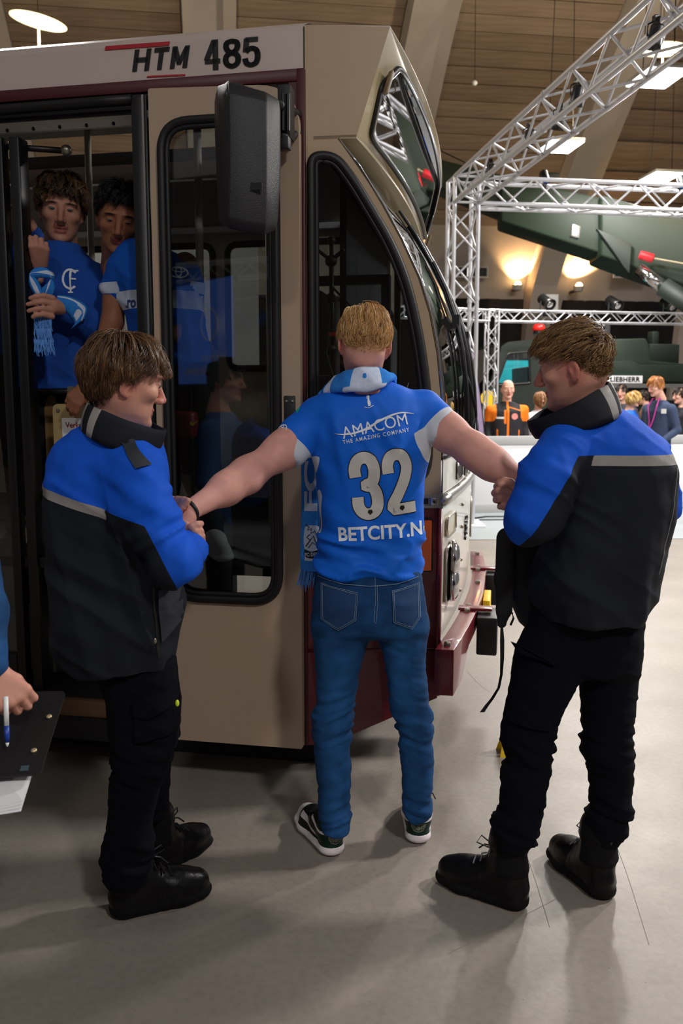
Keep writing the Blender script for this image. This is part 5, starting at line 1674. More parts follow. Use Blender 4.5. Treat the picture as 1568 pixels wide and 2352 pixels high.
def hair(head, name, mat, parent, N=3500, K=8, line=None, crown=(0.0, -0.055, 0.10), length=None, vol=None, bias=None, clump=14, seed=1, r0=0.0010, r1=0.0004, jit=0.25, wave=0.0, base=0.002):
    """strands combed away from the crown; length/vol/bias are functions of the root position (head-local)"""
    rg = np.random.default_rng(seed)
    o = np.array([0, -0.005, 0])
    nC = max(1, N // clump)
    d = rg.normal(size=(nC * 6, 3)); d /= np.linalg.norm(d, axis=1)[:, None]
    p = o + d * head.radius(d)[:, None]
    keep = line(p) > 0
    d = d[keep][:nC]; nC = len(d)
    cr = np.asarray(crown)
    def trace(d, seedv, Lf, ex):
        p = o + d * head.radius(d)[:, None]
        root = p.copy()
        Ls = Lf(root) * ex
        Vv = vol(root)
        out = []
        cur = p.copy()
        for k in range(K):
            t = k / (K - 1)
            dd = cur - o; dd /= np.linalg.norm(dd, axis=1)[:, None]
            rr = head.radius(dd) + base + Vv * (np.sin(np.minimum(t * 1.15, 1) * math.pi * 0.62)) 
            pos = o + dd * rr[:, None]
            if wave: pos = pos + wave * np.sin(t * 9 + seedv[:, :1] * 9) * np.cross(dd, [0.2, 0.4, 0.9]) * t
            out.append(pos)
            fl = cur - cr
            fl = fl / (np.linalg.norm(fl, axis=1)[:, None] + 1e-6)
            if bias is not None: fl = fl + bias(root, t)
            fl = fl + jit * seedv * (0.4 + t)
            fl = fl - dd * (fl * dd).sum(1)[:, None]
            fl /= np.linalg.norm(fl, axis=1)[:, None] + 1e-6
            cur = cur + fl * (Ls / (K - 1))[:, None]
        return np.stack(out, 1)
    sv = rg.normal(size=(nC, 3)) * 0.5
    ex = rg.uniform(0.8, 1.15, nC)
    guide = trace(d, sv, length, ex)
    paths = []
    for m in range(clump):
        w = rg.normal(size=(nC, 3)) * 0.0062
        shrink = np.linspace(1, 0.35, K)[None, :, None]
        cut = rg.uniform(0.75, 1.0, nC)
        g = guide + w[:, None, :] * shrink
        # shorten by sliding the samples back along the guide
        ts = np.linspace(0, 1, K)[None, :] * cut[:, None] * (K - 1)
        i = np.clip(ts.astype(int), 0, K - 2); fr_ = (ts - i)[..., None]
        idx = np.arange(nC)[:, None]
        paths.append(g[idx, i] * (1 - fr_) + g[idx, i + 1] * fr_)
    paths = np.concatenate(paths)
    V, F = strand_mesh(paths, r0, r1)
    tone = np.repeat(rg.normal(size=len(paths)) * 0.5 + np.tile(rg.normal(size=nC) * 0.6, clump), K * 3)
    along = np.tile(np.repeat(np.linspace(0, 1, K), 3), len(paths))
    o_ = mk(name, head.wld(V), F, mat, parent, True, True, {'tone': tone, 'along': along})
    o_['kind'] = 'stuff'
    return o_

def hairmat(name, dark, mid, light, rough=0.42):
    m, nt, b = newmat(name)
    at = nt.nodes.new('ShaderNodeAttribute'); at.attribute_name = 'tone'
    mr = nt.nodes.new('ShaderNodeMapRange'); mr.inputs['From Min'].default_value = -1.6; mr.inputs['From Max'].default_value = 1.6
    nt.links.new(at.outputs['Fac'], mr.inputs['Value'])
    r = nt.nodes.new('ShaderNodeValToRGB'); r.color_ramp.elements[0].color = lin(dark); r.color_ramp.elements[1].color = lin(light)
    e = r.color_ramp.elements.new(0.5); e.color = lin(mid)
    nt.links.new(mr.outputs[0], r.inputs[0]); nt.links.new(r.outputs[0], b.inputs['Base Color'])
    b.inputs['Roughness'].default_value = rough
    b.inputs['Specular IOR Level'].default_value = 0.35
    return m

def skinmat(name, base, lip, scalp, red=None):
    m = zones(name, base, [('scalp', scalp, 0.6, 0.012), ('red', red or lip, None, 0.02), ('lip', lip, 0.4, 0.002), ('brow', scalp, None, 0.003)], rough=0.5, bump=0.12, bs=260, var=0.10, vs=30)
    b = m.node_tree.nodes['Principled BSDF']
    b.inputs['Subsurface Weight'].default_value = 0.12
    b.inputs['Subsurface Radius'].default_value = (0.012, 0.005, 0.003)
    b.inputs['Subsurface Scale'].default_value = 0.6
    return m

def body_mesh(name, groups, head, line, mat, parent, brow=True, extra=None, stub=None):
    """one skin mesh from several fields: groups = [(prims, cell)]; head attributes computed from the head frame"""
    Vs, Fs = [], []; b = 0
    for pr, h in groups:
        V, F = field_mesh(pr, h, 1)
        Vs.append(V); Fs.append(F + b); b += len(V)
    V = np.concatenate(Vs); F = np.concatenate(Fs)
    at = {k: np.full(len(V), -1.0) for k in ('scalp', 'red', 'lip', 'brow')}
    if head is not None:
        q = head.loc(V)
        near = (np.abs(q) < 0.2).all(1) & (q[:, 2] > -0.16)
        at['scalp'][near] = np.clip(line(q[near]) + 0.004, -1, 1) - 2.0 * (np.abs(q[near][:, 0]) > 0.0815)
        lp = np.minimum(*[p.f(q) for p in head.local if p.name == 'lip'][:2])
        at['lip'] = np.where(near & (q[:, 1] > 0.06), 0.003 - lp, -1)
        er = np.minimum(*[p.f(q) for p in head.local if p.name == 'ear'][:2])
        ns = [p.f(q) for p in head.local if p.name == 'nose'][0]
        at['red'] = np.where(near, np.maximum(0.004 - er, 0.004 - ns - 0.012 * (q[:, 2] > -0.01)), -1)
        if brow:
            bx_ = np.abs(np.abs(q[:, 0]) - 0.033) / 0.020; bz = np.abs(q[:, 2] - 0.029 + 0.10 * np.abs(np.abs(q[:, 0]) - 0.030)) / 0.0045
            at['brow'] = np.where(near & (q[:, 1] > 0.05), (1 - bx_ ** 2 - bz ** 2) * 0.004, -1)
    if extra: extra(V, at)
    return mk(name, V, F, mat, parent, True, True, at), V, F
# ================================================================ people in front of the tram
sk_a = skinmat('skin_fair_pink', '#d29a8c', '#b5736a', '#a9805a', '#b9655a')
sk_b = skinmat('skin_fair', '#c9937e', '#a8665c', '#4a3423', '#bb6f62')
sk_c = skinmat('skin_fair_two', '#c48d7a', '#a8665c', '#6a5038', '#b9685c')
h_blond = hairmat('blond_hair', '#8f673c', '#cc9c60', '#efcb92')
h_brown = hairmat('brown_hair', '#2a1c11', '#5a3f28', '#8d6a47', 0.36)
h_lbrown = hairmat('light_brown_hair', '#3a2918', '#7a5a3a', '#b89466', 0.4)

def eyes(head, parent, iris='#3b5a6a', closed=0.4):
    """eyeballs set under the lids"""
    wm = zones('eye_' + parent.name, '#6a625b', [('iris', iris, 0.2), ('pupil', '#050505', 0.1)], rough=0.25, bump=0, var=0)
    for s in (-1, 1):
        m = MB().ball((0, 0, 0), 0.0118, 16, 12)
        V = np.array(m.V); 
        d = V / 0.0118
        look = np.array([0, 0.93, -0.36])
        c = (d * look).sum(1)
        at = {'iris': c - 0.88, 'pupil': c - 0.975}
        q = V * np.array([1, 1, 1 - 0.6 * closed]) + np.array([s * 0.031, 0.0805, 0.0075])
        mk('eye', head.wld(q), m.F, wm, parent, True, True, at)

def stroke2d(path, w, n=1):
    """a thick pen line as quads with mitred joints"""
    p = [np.asarray(q, float) for q in path]
    L, R = [], []
    for i in range(len(p)):
        a = p[max(i - 1, 0)]; b = p[min(i + 1, len(p) - 1)]
        t = (b - a) / (np.linalg.norm(b - a) + 1e-9)
        nn = np.array([-t[1], t[0]])
        L.append(p[i] + nn * w / 2); R.append(p[i] - nn * w / 2)
    return [[L[i], L[i + 1], R[i + 1], R[i]] for i in range(len(p) - 1)]

def curve2d(pts, n=6):
    return [tuple(q) for q in _catmull(pts, n)]

def px_frame(p0, p1, Y):
    """lower left and lower right photo points on a depth plane -> origin, unit axes and width"""
    a = P(*p0, Y); b = P(*p1, Y)
    U = b - a; w = np.linalg.norm(U); U = U / w
    W = np.cross(U, np.array([0.0, 1.0, 0.0])); W = -W if W[2] < 0 else W
    return a, U, W, w

def put(name, VF, p0, p1, Y, bvh, mat, parent, off=0.0015, cell=0.012, back=0.35):
    a, U, W, w = px_frame(p0, p1, Y)
    V, F = VF
    s = w / (np.asarray(V)[:, 0].max() - 0)
    return decal(name, np.asarray(V) * s, F, a - np.array([0, back, 0]), U, W, (0, 1, 0), bvh, mat, parent, off, cell * 1.0)

def putt(name, body, p0, p1, hpx, Y, bvh, mat, parent, bold=0.0, shear=0.0, space=1.0, off=0.0015, back=0.35):
    a, U, W, w = px_frame(p0, p1, Y)
    V, F = text2d(body, w, px2m(hpx, Y), bold, shear, space)
    return decal(name, V, F, a - np.array([0, back, 0]), U, W, (0, 1, 0), bvh, mat, parent, off)

def ring_collar(name, top, bot, dtop, dbot, Y, mat, parent, n=56, th=0.007, gap=(0.0, 0.0), attrs=None, rows=6, seedn=0.0):
    """standing collar: top/bottom = (front px, back px); dtop/dbot = half depth; a closed thick band"""
    def loop(fr_, bk, dep):
        f = P(*fr_, Y); b = P(*bk, Y); c = (f + b) / 2; h = (b - f) / 2
        return c, h, dep
    ct, ht, dt = loop(*top, dtop); cb, hb, db = loop(*bot, dbot)
    V = []; A = []
    ang = np.linspace(gap[0], 2 * math.pi - gap[1], n, endpoint=False)
    for lay in (0, 1):
        for r in range(rows):
            t = r / (rows - 1)
            for a in ang:
                # angle 0 at the front
                d = np.array([0, -1.0, 0])
                pt = ct - ht * math.cos(a) + d * dt * math.sin(a)
                pb = cb - hb * math.cos(a) + d * db * math.sin(a)
                p = pb * (1 - t) + pt * t
                cc = cb * (1 - t) + ct * t
                o_ = p - cc; o_[2] *= 0.2; o_ /= np.linalg.norm(o_) + 1e-9
                p = p + o_ * (0.006 * math.sin(t * math.pi) + 0.004 * math.sin(a * 5 + seedn) * t) - o_ * th * lay
                V.append(p); A.append((a / (2 * math.pi), t))
    F = []
    N_ = n * rows
    for r in range(rows - 1):
        for k in range(n):
            l = (k + 1) % n
            F.append((r * n + k, r * n + l, (r + 1) * n + l, (r + 1) * n + k))
            F.append((N_ + r * n + l, N_ + r * n + k, N_ + (r + 1) * n + k, N_ + (r + 1) * n + l))
    for k in range(n):
        l = (k + 1) % n; r = (rows - 1) * n
        F.append((r + k, r + l, N_ + r + l, N_ + r + k)); F.append((l, k, N_ + k, N_ + l))
    at = {k: [f(a, t) for a, t in A] for k, f in (attrs or {}).items()}
    return mk(name, V, F, mat, parent, True, True, at)

# ---------------------------------------------------------------- footwear
def foot_frame(heel, toe):
    h = np.asarray(heel, float); t = np.asarray(toe, float)
    d = t - h; d[2] = 0; d /= np.linalg.norm(d)
    return h, np.stack([d, np.array([-d[1], d[0], 0]), np.array([0, 0, 1.0])], 1)

def boot(parent, heel, toe, mat, shaft=0.19, s=1.0, lean=0.0):
    h, R = foot_frame(heel, toe)
    loc = [
        rcone((0.045, 0, 0.016), (0.20, 0.004, 0.016), 0.039, 0.049, 0.0, flat=((0, 0, 1), 0.36), name='sole'),
        rcone((0.20, 0.004, 0.018), (0.248, 0.004, 0.020), 0.049, 0.043, 0.01, flat=((0, 0, 1), 0.36), name='sole'),
        rcone((0.05, 0, 0.044), (0.215, 0, 0.044), 0.040, 0.045, 0.015), rcone((0.248, 0.002, 0.046), (0.19, 0, 0.055), 0.039, 0.043, 0.02), rcone((0.19, 0, 0.055), (0.10, 0, 0.088), 0.040, 0.041, 0.03),
        rcone((0.045, 0, 0.045), (0.055, 0, 0.11), 0.040, 0.040, 0.02), rcone((0.10, 0, 0.088), (0.066, 0, 0.13), 0.044, 0.047, 0.03),
        rcone((0.064, 0, 0.12), (0.066 + lean, 0, shaft), 0.050, 0.054, 0.02),
        rcone((0.02, 0, 0.065), (0.03, 0, 0.105), 0.022, 0.020, 0.012),
    ]
    pr = xform(loc, h, R, s)
    V, F = field_mesh(pr, 0.0055, 1)
    q = ((V - h) @ R) / s
    V[:, 2] = np.maximum(V[:, 2], 0.002)
    q = ((V - h) @ R) / s
    N = vnormals(V, F)
    tread = 0.003 / (1 + np.exp((q[:, 2] - 0.032) * 900)) - 0.0012 * np.exp(-((q[:, 2] - 0.018) / 0.003) ** 2)
    crease = -0.002 * np.exp(-((q[:, 0] - 0.155 + 0.2 * (q[:, 2] - 0.06)) / 0.006) ** 2) - 0.0018 * np.exp(-((q[:, 0] - 0.135) / 0.005) ** 2)
    collar = 0.004 * np.exp(-((q[:, 2] - shaft + 0.02) / 0.012) ** 2) + 0.003 * np.exp(-((q[:, 2] - 0.115) / 0.008) ** 2) * (q[:, 0] < 0.08)
    V = V + N * (tread + crease + collar + 0.001 * fnoise(V, 60, 2))[:, None]
    V[:, 2] = np.maximum(V[:, 2], 0.001)
    at = {'sole': 0.034 - q[:, 2], 'suede': np.minimum(q[:, 2] - 0.10, 0.075 - q[:, 0])}
    o = mk('boot', V, F, mat, parent, True, True, at)
    W = lambda a, b, c: h + R @ (np.array([a, b, c]) * s)
    lc = MB()
    for i in range(4):
        x = 0.172 - 0.022 * i; z = 0.104 + 0.0145 * i
        lc.tube([W(x, -0.032, z - 0.006), W(x - 0.004, 0, z + 0.008), W(x - 0.012, 0.032, z - 0.002)], 0.0036, 5)
    lc.tube([W(0.110, 0.0, 0.160), W(0.150, 0.0, 0.180), W(0.160, 0.01, 0.160), W(0.125, 0.0, 0.150)], 0.0026, 5)
    lc.tube([W(0.110, 0.0, 0.158), W(0.145, -0.01, 0.150), W(0.165, -0.015, 0.130)], 0.0026, 5)
    lc.build('laces', m_rubber, o, world=True)
    lp_ = MB().tube([W(-0.004 + 0.018, 0, 0.155 * shaft / 0.19), W(-0.006 + 0.012, 0, 0.175 * shaft / 0.19), W(0.012, 0, 0.192 * shaft / 0.19)], 0.006, 6)
    lp_.build('pull_loop', m_rubber, o, world=True)
    return o
m_boot = zones('black_boot_leather', '#0d0d0f', [('suede', '#0a0a0b', 0.9), ('sole', '#090909', 0.75)], rough=0.33, bump=0.2, bs=240, var=0.1)

# ---------------------------------------------------------------- the man in the blue shirt
man = thing('person', 'man in blue football shirt number 32 and jeans, arms spread, facing the tram', 'person', G(858, 1955))
hd = Head(P(836, 789, 2.86), rot(6, -14, 5), 0.97, neck=False, ear=1.12)
hl_c = hairline(-0.050, 0.002, 0.022, 0.05, 0.066)
TY = 2.85
# hidden trunk and legs plus neck and bare arms, hands
AL = [P(722, 960, 2.86), P(650, 1035, 2.80), P(566, 1090, 2.70), P(520, 1122, 2.64), P(432, 1175, 2.52)]
AR = [P(982, 945, 2.86), P(1030, 995, 2.80), P(1088, 1035, 2.72), P(1130, 1065, 2.68), P(1212, 1112, 2.62)]
arms = chain(AL, [0.058, 0.053, 0.046, 0.043, 0.029], 0.05) + chain(AR, [0.058, 0.053, 0.047, 0.044, 0.030], 0.05)
arms += [ell(P(580, 1108, 2.67), (0.02, 0.02, 0.02), k=0.04), ell(P(1095, 1050, 2.69), (0.02, 0.02, 0.02), k=0.04)]
dL = AL[-1] - AL[-2]; dR = AR[-1] - AR[-2]
arms += hand_prims(AL[-1], dL + np.array([0, 0.05, -0.02]), (0.1, -0.6, 0.7), [28, 32, 36, 40], side=-1)
arms += hand_prims(AR[-1], dR, (0.1, 0.4, 0.8), [30, 34, 36, 40], side=1)
trunk = [vloft(rows_px([(890, 800, 880), (930, 740, 960), (1100, 750, 955), (1300, 745, 950), (1420, 740, 955)], TY, 0.09), k=0.02)]
trunk += chain([P(785, 1400, 2.84), P(765, 1650, 2.79), P(768, 1850, 2.745)], [0.055, 0.035, 0.025]) + chain([P(915, 1400, 2.84), P(950, 1650, 2.83), P(957, 1830, 2.82)], [0.055, 0.035, 0.025])
nk = rcone(hd.wld((0, -0.022, -0.05)), P(842, 893, 2.91), 0.056, 0.042, 0.03)
body_mesh('body', [(hd.prims + [nk], 0.0042), (arms + trunk, 0.0052)], hd, hl_c, sk_a, man)
hair(hd, 'hair', h_blond, man, N=9000, K=7, line=hl_c, crown=(-0.02, -0.005, 0.118),
     length=lambda p: np.interp(p[:, 2], [-0.05, -0.02, 0.02, 0.05, 0.1], [0.006, 0.010, 0.022, 0.055, 0.075]),
     vol=lambda p: np.interp(p[:, 2], [-0.05, -0.02, 0.015, 0.05, 0.1], [0.0, 0.001, 0.004, 0.009, 0.012]),
     bias=lambda p, t: np.array([-0.15, 0.0, -0.12]), seed=3, jit=0.35, r0=0.0011)
# wrist band
wb = AL[-2] + (AL[-1] - AL[-2]) * 0.97; wd = dL / np.linalg.norm(dL)
a1 = np.cross(wd, (0, 0, 1)); a1 /= np.linalg.norm(a1); a2 = np.cross(wd, a1)
bandp = MB().tube([wb + 0.0315 * (math.cos(t) * a1 + math.sin(t) * a2) for t in np.linspace(0, 2 * math.pi, 24, endpoint=False)], 0.0065, 6, closed=True, up=tuple(wd))
tag(bandp.build('wristband', m_rubber, None, smooth=True), 'black rubber band around the left wrist of the man in blue shirt', 'wristband')

# jeans
def leg_rows(L, Ya, Yb, p0, p1, bf=1.0, bmin=0.055):
    out = []
    for py, xl, xr in L:
        t = (py - p0) / (p1 - p0)
        Y = Ya + (Yb - Ya) * min(max(t, 0), 1)
        a = (xr - xl) / 2 * Y / FPX
        out.append((py, xl, xr, Y, max(a * bf, bmin)))
    return rows_px(out, Ya, 0.07)
JL = [(1420, 719, 850), (1460, 719, 848), (1500, 722, 836), (1540, 726, 826), (1580, 728, 819), (1610, 726, 814), (1640, 719, 810), (1680, 719, 805), (1720, 721, 803), (1760, 726, 806), (1800, 729, 805), (1840, 732, 803), (1870, 735, 807), (1892, 740, 803), (1908, 743, 800)]
JR = [(1420, 858, 979), (1460, 864, 980), (1500, 879, 977), (1540, 886, 975), (1575, 890, 982), (1605, 893, 980), (1635, 902, 989), (1680, 914, 992), (1720, 917, 995), (1760, 921, 995), (1800, 925, 992), (1840, 926, 988), (1862, 928, 989), (1878, 931, 985)]
hips = rows_px([(1296, 727, 964, TY, 0.112), (1330, 722, 969, TY, 0.118), (1370, 719, 975, 2.845, 0.125), (1410, 717, 979, 2.84, 0.128), (1440, 719, 980, 2.84, 0.118), (1456, 724, 977, 2.84, 0.10)], TY, 0.12)
lgl = vloft(leg_rows(JL, 2.84, 2.735, 1420, 1918), 2.1, 0.03, 'L', round_=0.006); lgr = vloft(leg_rows(JR, 2.84, 2.815, 1420, 1888), 2.1, 0.03, 'R', round_=0.006)
zk = P(760, 1660, 2.79)[2]; za = P(760, 1880, 2.75)[2]
def jean_fold(V):
    z = V[:, 2]
    w = np.exp(-((z - zk) / 0.09) ** 2) + 0.75 * np.exp(-((z - za) / 0.07) ** 2) + 0.25
    q = V.copy(); q[:, 2] += 0.35 * np.abs(V[:, 0] - 0.08) 
    seat = 0.010 * np.exp(-((z - 0.86) / 0.05) ** 2) * np.exp(-((np.abs(V[:, 0] - 0.087) - 0.085) / 0.06) ** 2) * (V[:, 1] < 2.83)
    return w * 0.011 * (ridge(q, (7, 7, 34), 2) - 0.3) + seat
m_jean = zones('blue_denim', '#10365f', [('fade', '#215388', None, 0.5)], rough=0.85, bump=0.4, bs=500, var=0.3, vs=22)
jz = lambda V: 0.55 * fnoise(V, (7, 7, 4), 3) + 0.5 * np.exp(-((np.abs(V[:, 0] - 0.085) - 0.10) / 0.05) ** 2) * (V[:, 2] < 0.8) - 0.35
jo, JV, JF = cloth('jeans', [vloft(hips, 2.4, 0.02, round_=0.02), lgl, lgr], m_jean, man, 0.0065, 0.003, (14, 14, 12), jean_fold, {'fade': jz})
jb = bvh_of(JV, JF)
m_stitch = M('jeans_stitch', '#6f86a0', 0.8)
m_pock = M('denim_pocket', '#113864', 0.85, var=0.3, vs=25, bump=0.4, bs=500)
def pocket(pts):
    a, U, W, w = px_frame((0, 0), (100, 0), 2.72)
    sc = 100 / w
    Q = np.array([[(x - 850) / sc, (1400 - y) / sc] for x, y in pts])
    O = P(850, 1400, 2.72) - np.array([0, 0.3, 0])
    loop = [tuple(q) for q in Q] + [tuple(Q[0])]
    Vp, Fp = shape2d([Q])
    decal('back_pocket', Vp, Fp, O, np.array([1., 0, 0]), np.array([0, 0, 1.]), (0, 1, 0), jb, m_pock, jo, 0.004)
    for ins in (0.0, -0.006):
        lp = offset_poly(loop[:-1], -ins); lp = lp + [lp[0]]
        Vp, Fp = shape2d(stroke2d(lp, 0.0016)); decal('pocket_stitch', Vp, Fp, O, np.array([1., 0, 0]), np.array([0, 0, 1.]), (0, 1, 0), jb, m_stitch, jo, 0.006)
pocket([(728, 1340), (818, 1358), (814, 1425), (770, 1453), (728, 1430)])
pocket([(905, 1354), (974, 1340), (977, 1425), (955, 1452), (908, 1430)])
for ln in ([(861, 1325), (862, 1380), (858, 1428)], [(866, 1345), (867, 1390), (862, 1432)]):
    Vp, Fp = shape2d(stroke2d([((x - 850) * 2.72 / FPX * 1.015, (1400 - y) * 2.72 / FPX * 1.015) for x, y in ln], 0.0015))
    decal('seam_stitch', Vp, Fp, P(850, 1400, 2.72) - np.array([0, 0.3, 0]), np.array([1., 0, 0]), np.array([0, 0, 1.]), (0, 1, 0), jb, m_stitch, jo, 0.003)
# belt band under the shirt hem
Vp, Fp = shape2d(stroke2d([((x - 850) * 2.72 / FPX, (1400 - y) * 2.72 / FPX) for x, y in ((726, 1330), (790, 1342), (850, 1346), (910, 1342), (966, 1330))], 0.002))
decal('waistband_stitch', Vp, Fp, P(850, 1400, 2.72) - np.array([0, 0.3, 0]), np.array([1., 0, 0]), np.array([0, 0, 1.]), (0, 1, 0), jb, m_stitch, jo, 0.003)

# sneakers
m_snk = zones('green_white_sneaker_leather', '#0f2b22', [('dark', '#0b0c10', 0.5), ('white', '#d9d3d6', 0.5), ('sole', '#e6dcdf', 0.55)], rough=0.42, bump=0.1, bs=300, var=0.08)
def sneaker(heel, toe):
    h, R = foot_frame(heel, toe)
    loc = [rcone((0.042, 0, 0.018), (0.20, 0, 0.018), 0.038, 0.047, 0.0, flat=((0, 0, 1), 0.42)), rcone((0.20, 0, 0.018), (0.245, 0, 0.020), 0.047, 0.042, 0.01, flat=((0, 0, 1), 0.42)),
           rcone((0.24, 0, 0.040), (0.19, 0, 0.045), 0.036, 0.040, 0.02), rcone((0.19, 0, 0.046), (0.10, 0, 0.075), 0.039, 0.038, 0.03),
           rcone((0.040, 0, 0.045), (0.045, 0, 0.078), 0.036, 0.037, 0.02), rcone((0.10, 0, 0.075), (0.05, 0, 0.085), 0.040, 0.040, 0.03),
           ell((0.055, 0, 0.125), (0.036, 0.030, 0.03), k=0.008, op='s')]
    pr = xform(loc, h, R, 1.06)
    V, F = field_mesh(pr, 0.0045, 1)
    V[:, 2] = np.maximum(V[:, 2], 0.001)
    q = ((V - h) @ R) / 1.06
    N = vnormals(V, F)
    V = V + N * ((q[:, 2] < 0.034) * 0.003)[:, None]
    V[:, 2] = np.maximum(V[:, 2], 0.001)
    stripe = np.minimum(0.0045 - np.abs(q[:, 2] - 0.081 - 0.25 * np.maximum(q[:, 0] - 0.03, 0)), np.minimum(0.11 - q[:, 0], np.abs(q[:, 1]) - 0.010))
    sw = np.minimum(0.009 - np.abs(q[:, 2] - 0.052 - 0.10 * np.sin((q[:, 0] - 0.07) * 14) * 0.18), np.minimum(q[:, 0] - 0.075, 0.2 - q[:, 0]))
    at = {'sole': 0.034 - q[:, 2], 'dark': np.minimum(q[:, 0] - 0.062, 0.20 - q[:, 0]), 'white': np.maximum(np.maximum(stripe, sw), q[:, 0] - 0.212)}
    o = mk('sneaker', V, F, m_snk, man, True, True, at)
    b = bvh_of(V, F)
    # winged emblem on the heel
    wing_p = ring2d((0, 0), 0.0075, 0.0075, 0.0018, 14)
    for s in (-1, 1):
        for j in range(4):
            wing_p += stroke2d([(s * 0.008, 0.005 - 0.0035 * j), (s * (0.024 - 0.004 * j), 0.010 - 0.0055 * j)], 0.0022)
        wing_p += stroke2d([(s * 0.024, 0.011), (s * 0.012, 0.013), (0, 0.011)], 0.002) + stroke2d([(s * 0.023, 0.006), (s * 0.014, -0.009), (0, -0.013)], 0.0022)
    for j in range(6):
        a = j * math.pi / 6
        wing_p += stroke2d([(-0.006 * math.cos(a), -0.006 * math.sin(a)), (0.006 * math.cos(a), 0.006 * math.sin(a))], 0.0011)
    Vw, Fw = shape2d(wing_p)
    wm = M('sneaker_emblem', '#8f9081', 0.5)
    c = h + R @ np.array([-0.10, 0, 0.064])
    decal('heel_emblem', Vw * 1.05, Fw, c, -R[:, 1], np.array([0, 0, 1.]), R[:, 0], b, wm, o, 0.0015, 0.008)
    lc = MB()
    Wd = lambda a, b_, c_: h + R @ (np.array([a, b_, c_]) * 1.06)
    for i in range(4):
        x = 0.185 - 0.02 * i; z = 0.082 + 0.010 * i
        lc.tube([Wd(x, -0.028, z - 0.008), Wd(x, 0, z + 0.006), Wd(x - 0.01, 0.028, z - 0.004)], 0.003, 5)
    lc.tube([Wd(0.11, -0.02, 0.12), Wd(0.12, -0.05, 0.125), Wd(0.13, -0.06, 0.10)], 0.0025, 5)
    lc.build('laces', m_rubber, o, world=True)
    return o
hl_ = G(772, 1972); sneaker(hl_, hl_ + np.array([-0.105, 0.24, 0])); hr_ = G(960, 1944); sneaker(hr_, hr_ + np.array([0.015, 0.25, 0]))

# football shirt
S_ROWS = [(872, 800, 884, 2.875, 0.070), (890, 770, 930, 2.87, 0.090), (900, 750, 948, 2.865, 0.098), (915, 722, 975, 2.86, 0.105), (945, 706, 990, 2.855, 0.120), (990, 706, 988, TY, 0.128), (1040, 716, 984, TY, 0.128), (1090, 727, 979, TY, 0.123), (1140, 735, 971, TY, 0.117),
          (1190, 736, 970, TY, 0.114), (1240, 731, 972, TY, 0.117), (1285, 726, 970, TY, 0.121), (1317, 723, 968, TY, 0.122)]
tor = vloft(rows_px(S_ROWS, TY, 0.12), 2.35, 0.03, 'torso', round_=0.004)
slv = chain([P(728, 962, 2.86), P(690, 1000, 2.835)], [0.066, 0.063], 0.03, 'sl') + [rcone(P(690, 1000, 2.835), P(664, 1031, 2.815), 0.063, 0.064, 0.01, name='sl')]
slr = chain([P(972, 942, 2.86), P(1000, 970, 2.83)], [0.066, 0.062], 0.03, 'sr') + [rcone(P(1000, 970, 2.83), P(1012, 982, 2.81), 0.062, 0.061, 0.01, name='sr')]
# cut the sleeve ends square
def cutter(p, d, r=0.2):
    p = np.asarray(p, float); d = np.asarray(d, float) / np.linalg.norm(d)
    c = p + d * r
    return Prim(lambda q: np.maximum(-((q - p) @ d), np.sqrt(((q - c) ** 2).sum(-1)) - r * 1.02), c - r, c + r, 0.0, 's')
endL, dLs = P(662, 1034, 2.815), P(640, 1062, 2.79) - P(690, 1000, 2.835)
endR, dRs = P(1014, 986, 2.81), P(1040, 1004, 2.79) - P(985, 958, 2.84)
cutL, cutR = cutter(endL, dLs, 0.07), cutter(endR, dRs, 0.07)
dLn = dLs / np.linalg.norm(dLs); dRn = dRs / np.linalg.norm(dRs)
def shirt_fold(V):
    z = V[:, 2]; x = V[:, 0] - 0.087
    f1 = 0.016 * (ridge(np.stack([x + 0.5 * z, V[:, 1], z - 0.35 * x], 1), (11, 4, 5), 2) - 0.35) * np.exp(-((z - 1.32) / 0.16) ** 2)
    f2 = 0.019 * (ridge(np.stack([x - 0.2 * z, V[:, 1], z + 0.25 * x], 1), (6, 4, 17), 2) - 0.3) * np.exp(-((z - 0.99) / 0.12) ** 2)
    f3 = 0.009 * np.exp(-((x + 0.09 + 0.18 * (z - 1.35)) / 0.018) ** 2) * np.exp(-((z - 1.35) / 0.11) ** 2) + 0.009 * np.exp(-((x - 0.085 - 0.12 * (z - 1.35)) / 0.016) ** 2) * np.exp(-((z - 1.36) / 0.1) ** 2)
    hollow = -0.012 * np.exp(-(x / 0.03) ** 2) * np.exp(-((z - 1.22) / 0.16) ** 2) * (V[:, 1] < 2.85)
    return f1 + f2 + f3 + hollow
cuf = lambda V: np.maximum(np.minimum((V - endL) @ dLn + 0.026, 0.115 - np.linalg.norm(V - endL, axis=1)), np.minimum((V - endR) @ dRn + 0.026, 0.115 - np.linalg.norm(V - endR, axis=1)))
side_w = lambda V: 0.016 - np.sqrt(((V[:, 0] + 0.063 + 0.05 * np.maximum(1.20 - V[:, 2], 0)) / 1.0) ** 2 + ((V[:, 1] - 2.84) * 0.35) ** 2) - 0.12 * np.abs(V[:, 2] - 1.20) ** 1.2
m_shirt = zones('blue_sport_fabric', '#0c62d2', [('side', '#c9d2e4', None), ('cuff', '#c6cbd3', 0.7)], rough=0.62, bump=0.15, bs=600, var=0.05, vs=10, sheen=0.15)
so, SV, SF = cloth('football_shirt', [tor] + slv + slr + [cutL, cutR], m_shirt, man, 0.0058, 0.0022, (12, 12, 9), shirt_fold, {'cuff': cuf, 'side': side_w})
sb = bvh_of(SV, SF)
m_num = M('number_print', '#c8c4be', 0.7, bump=0.3, bs=700)
m_shw = M('shirt_white_print', '#dfe5ee', 0.6)
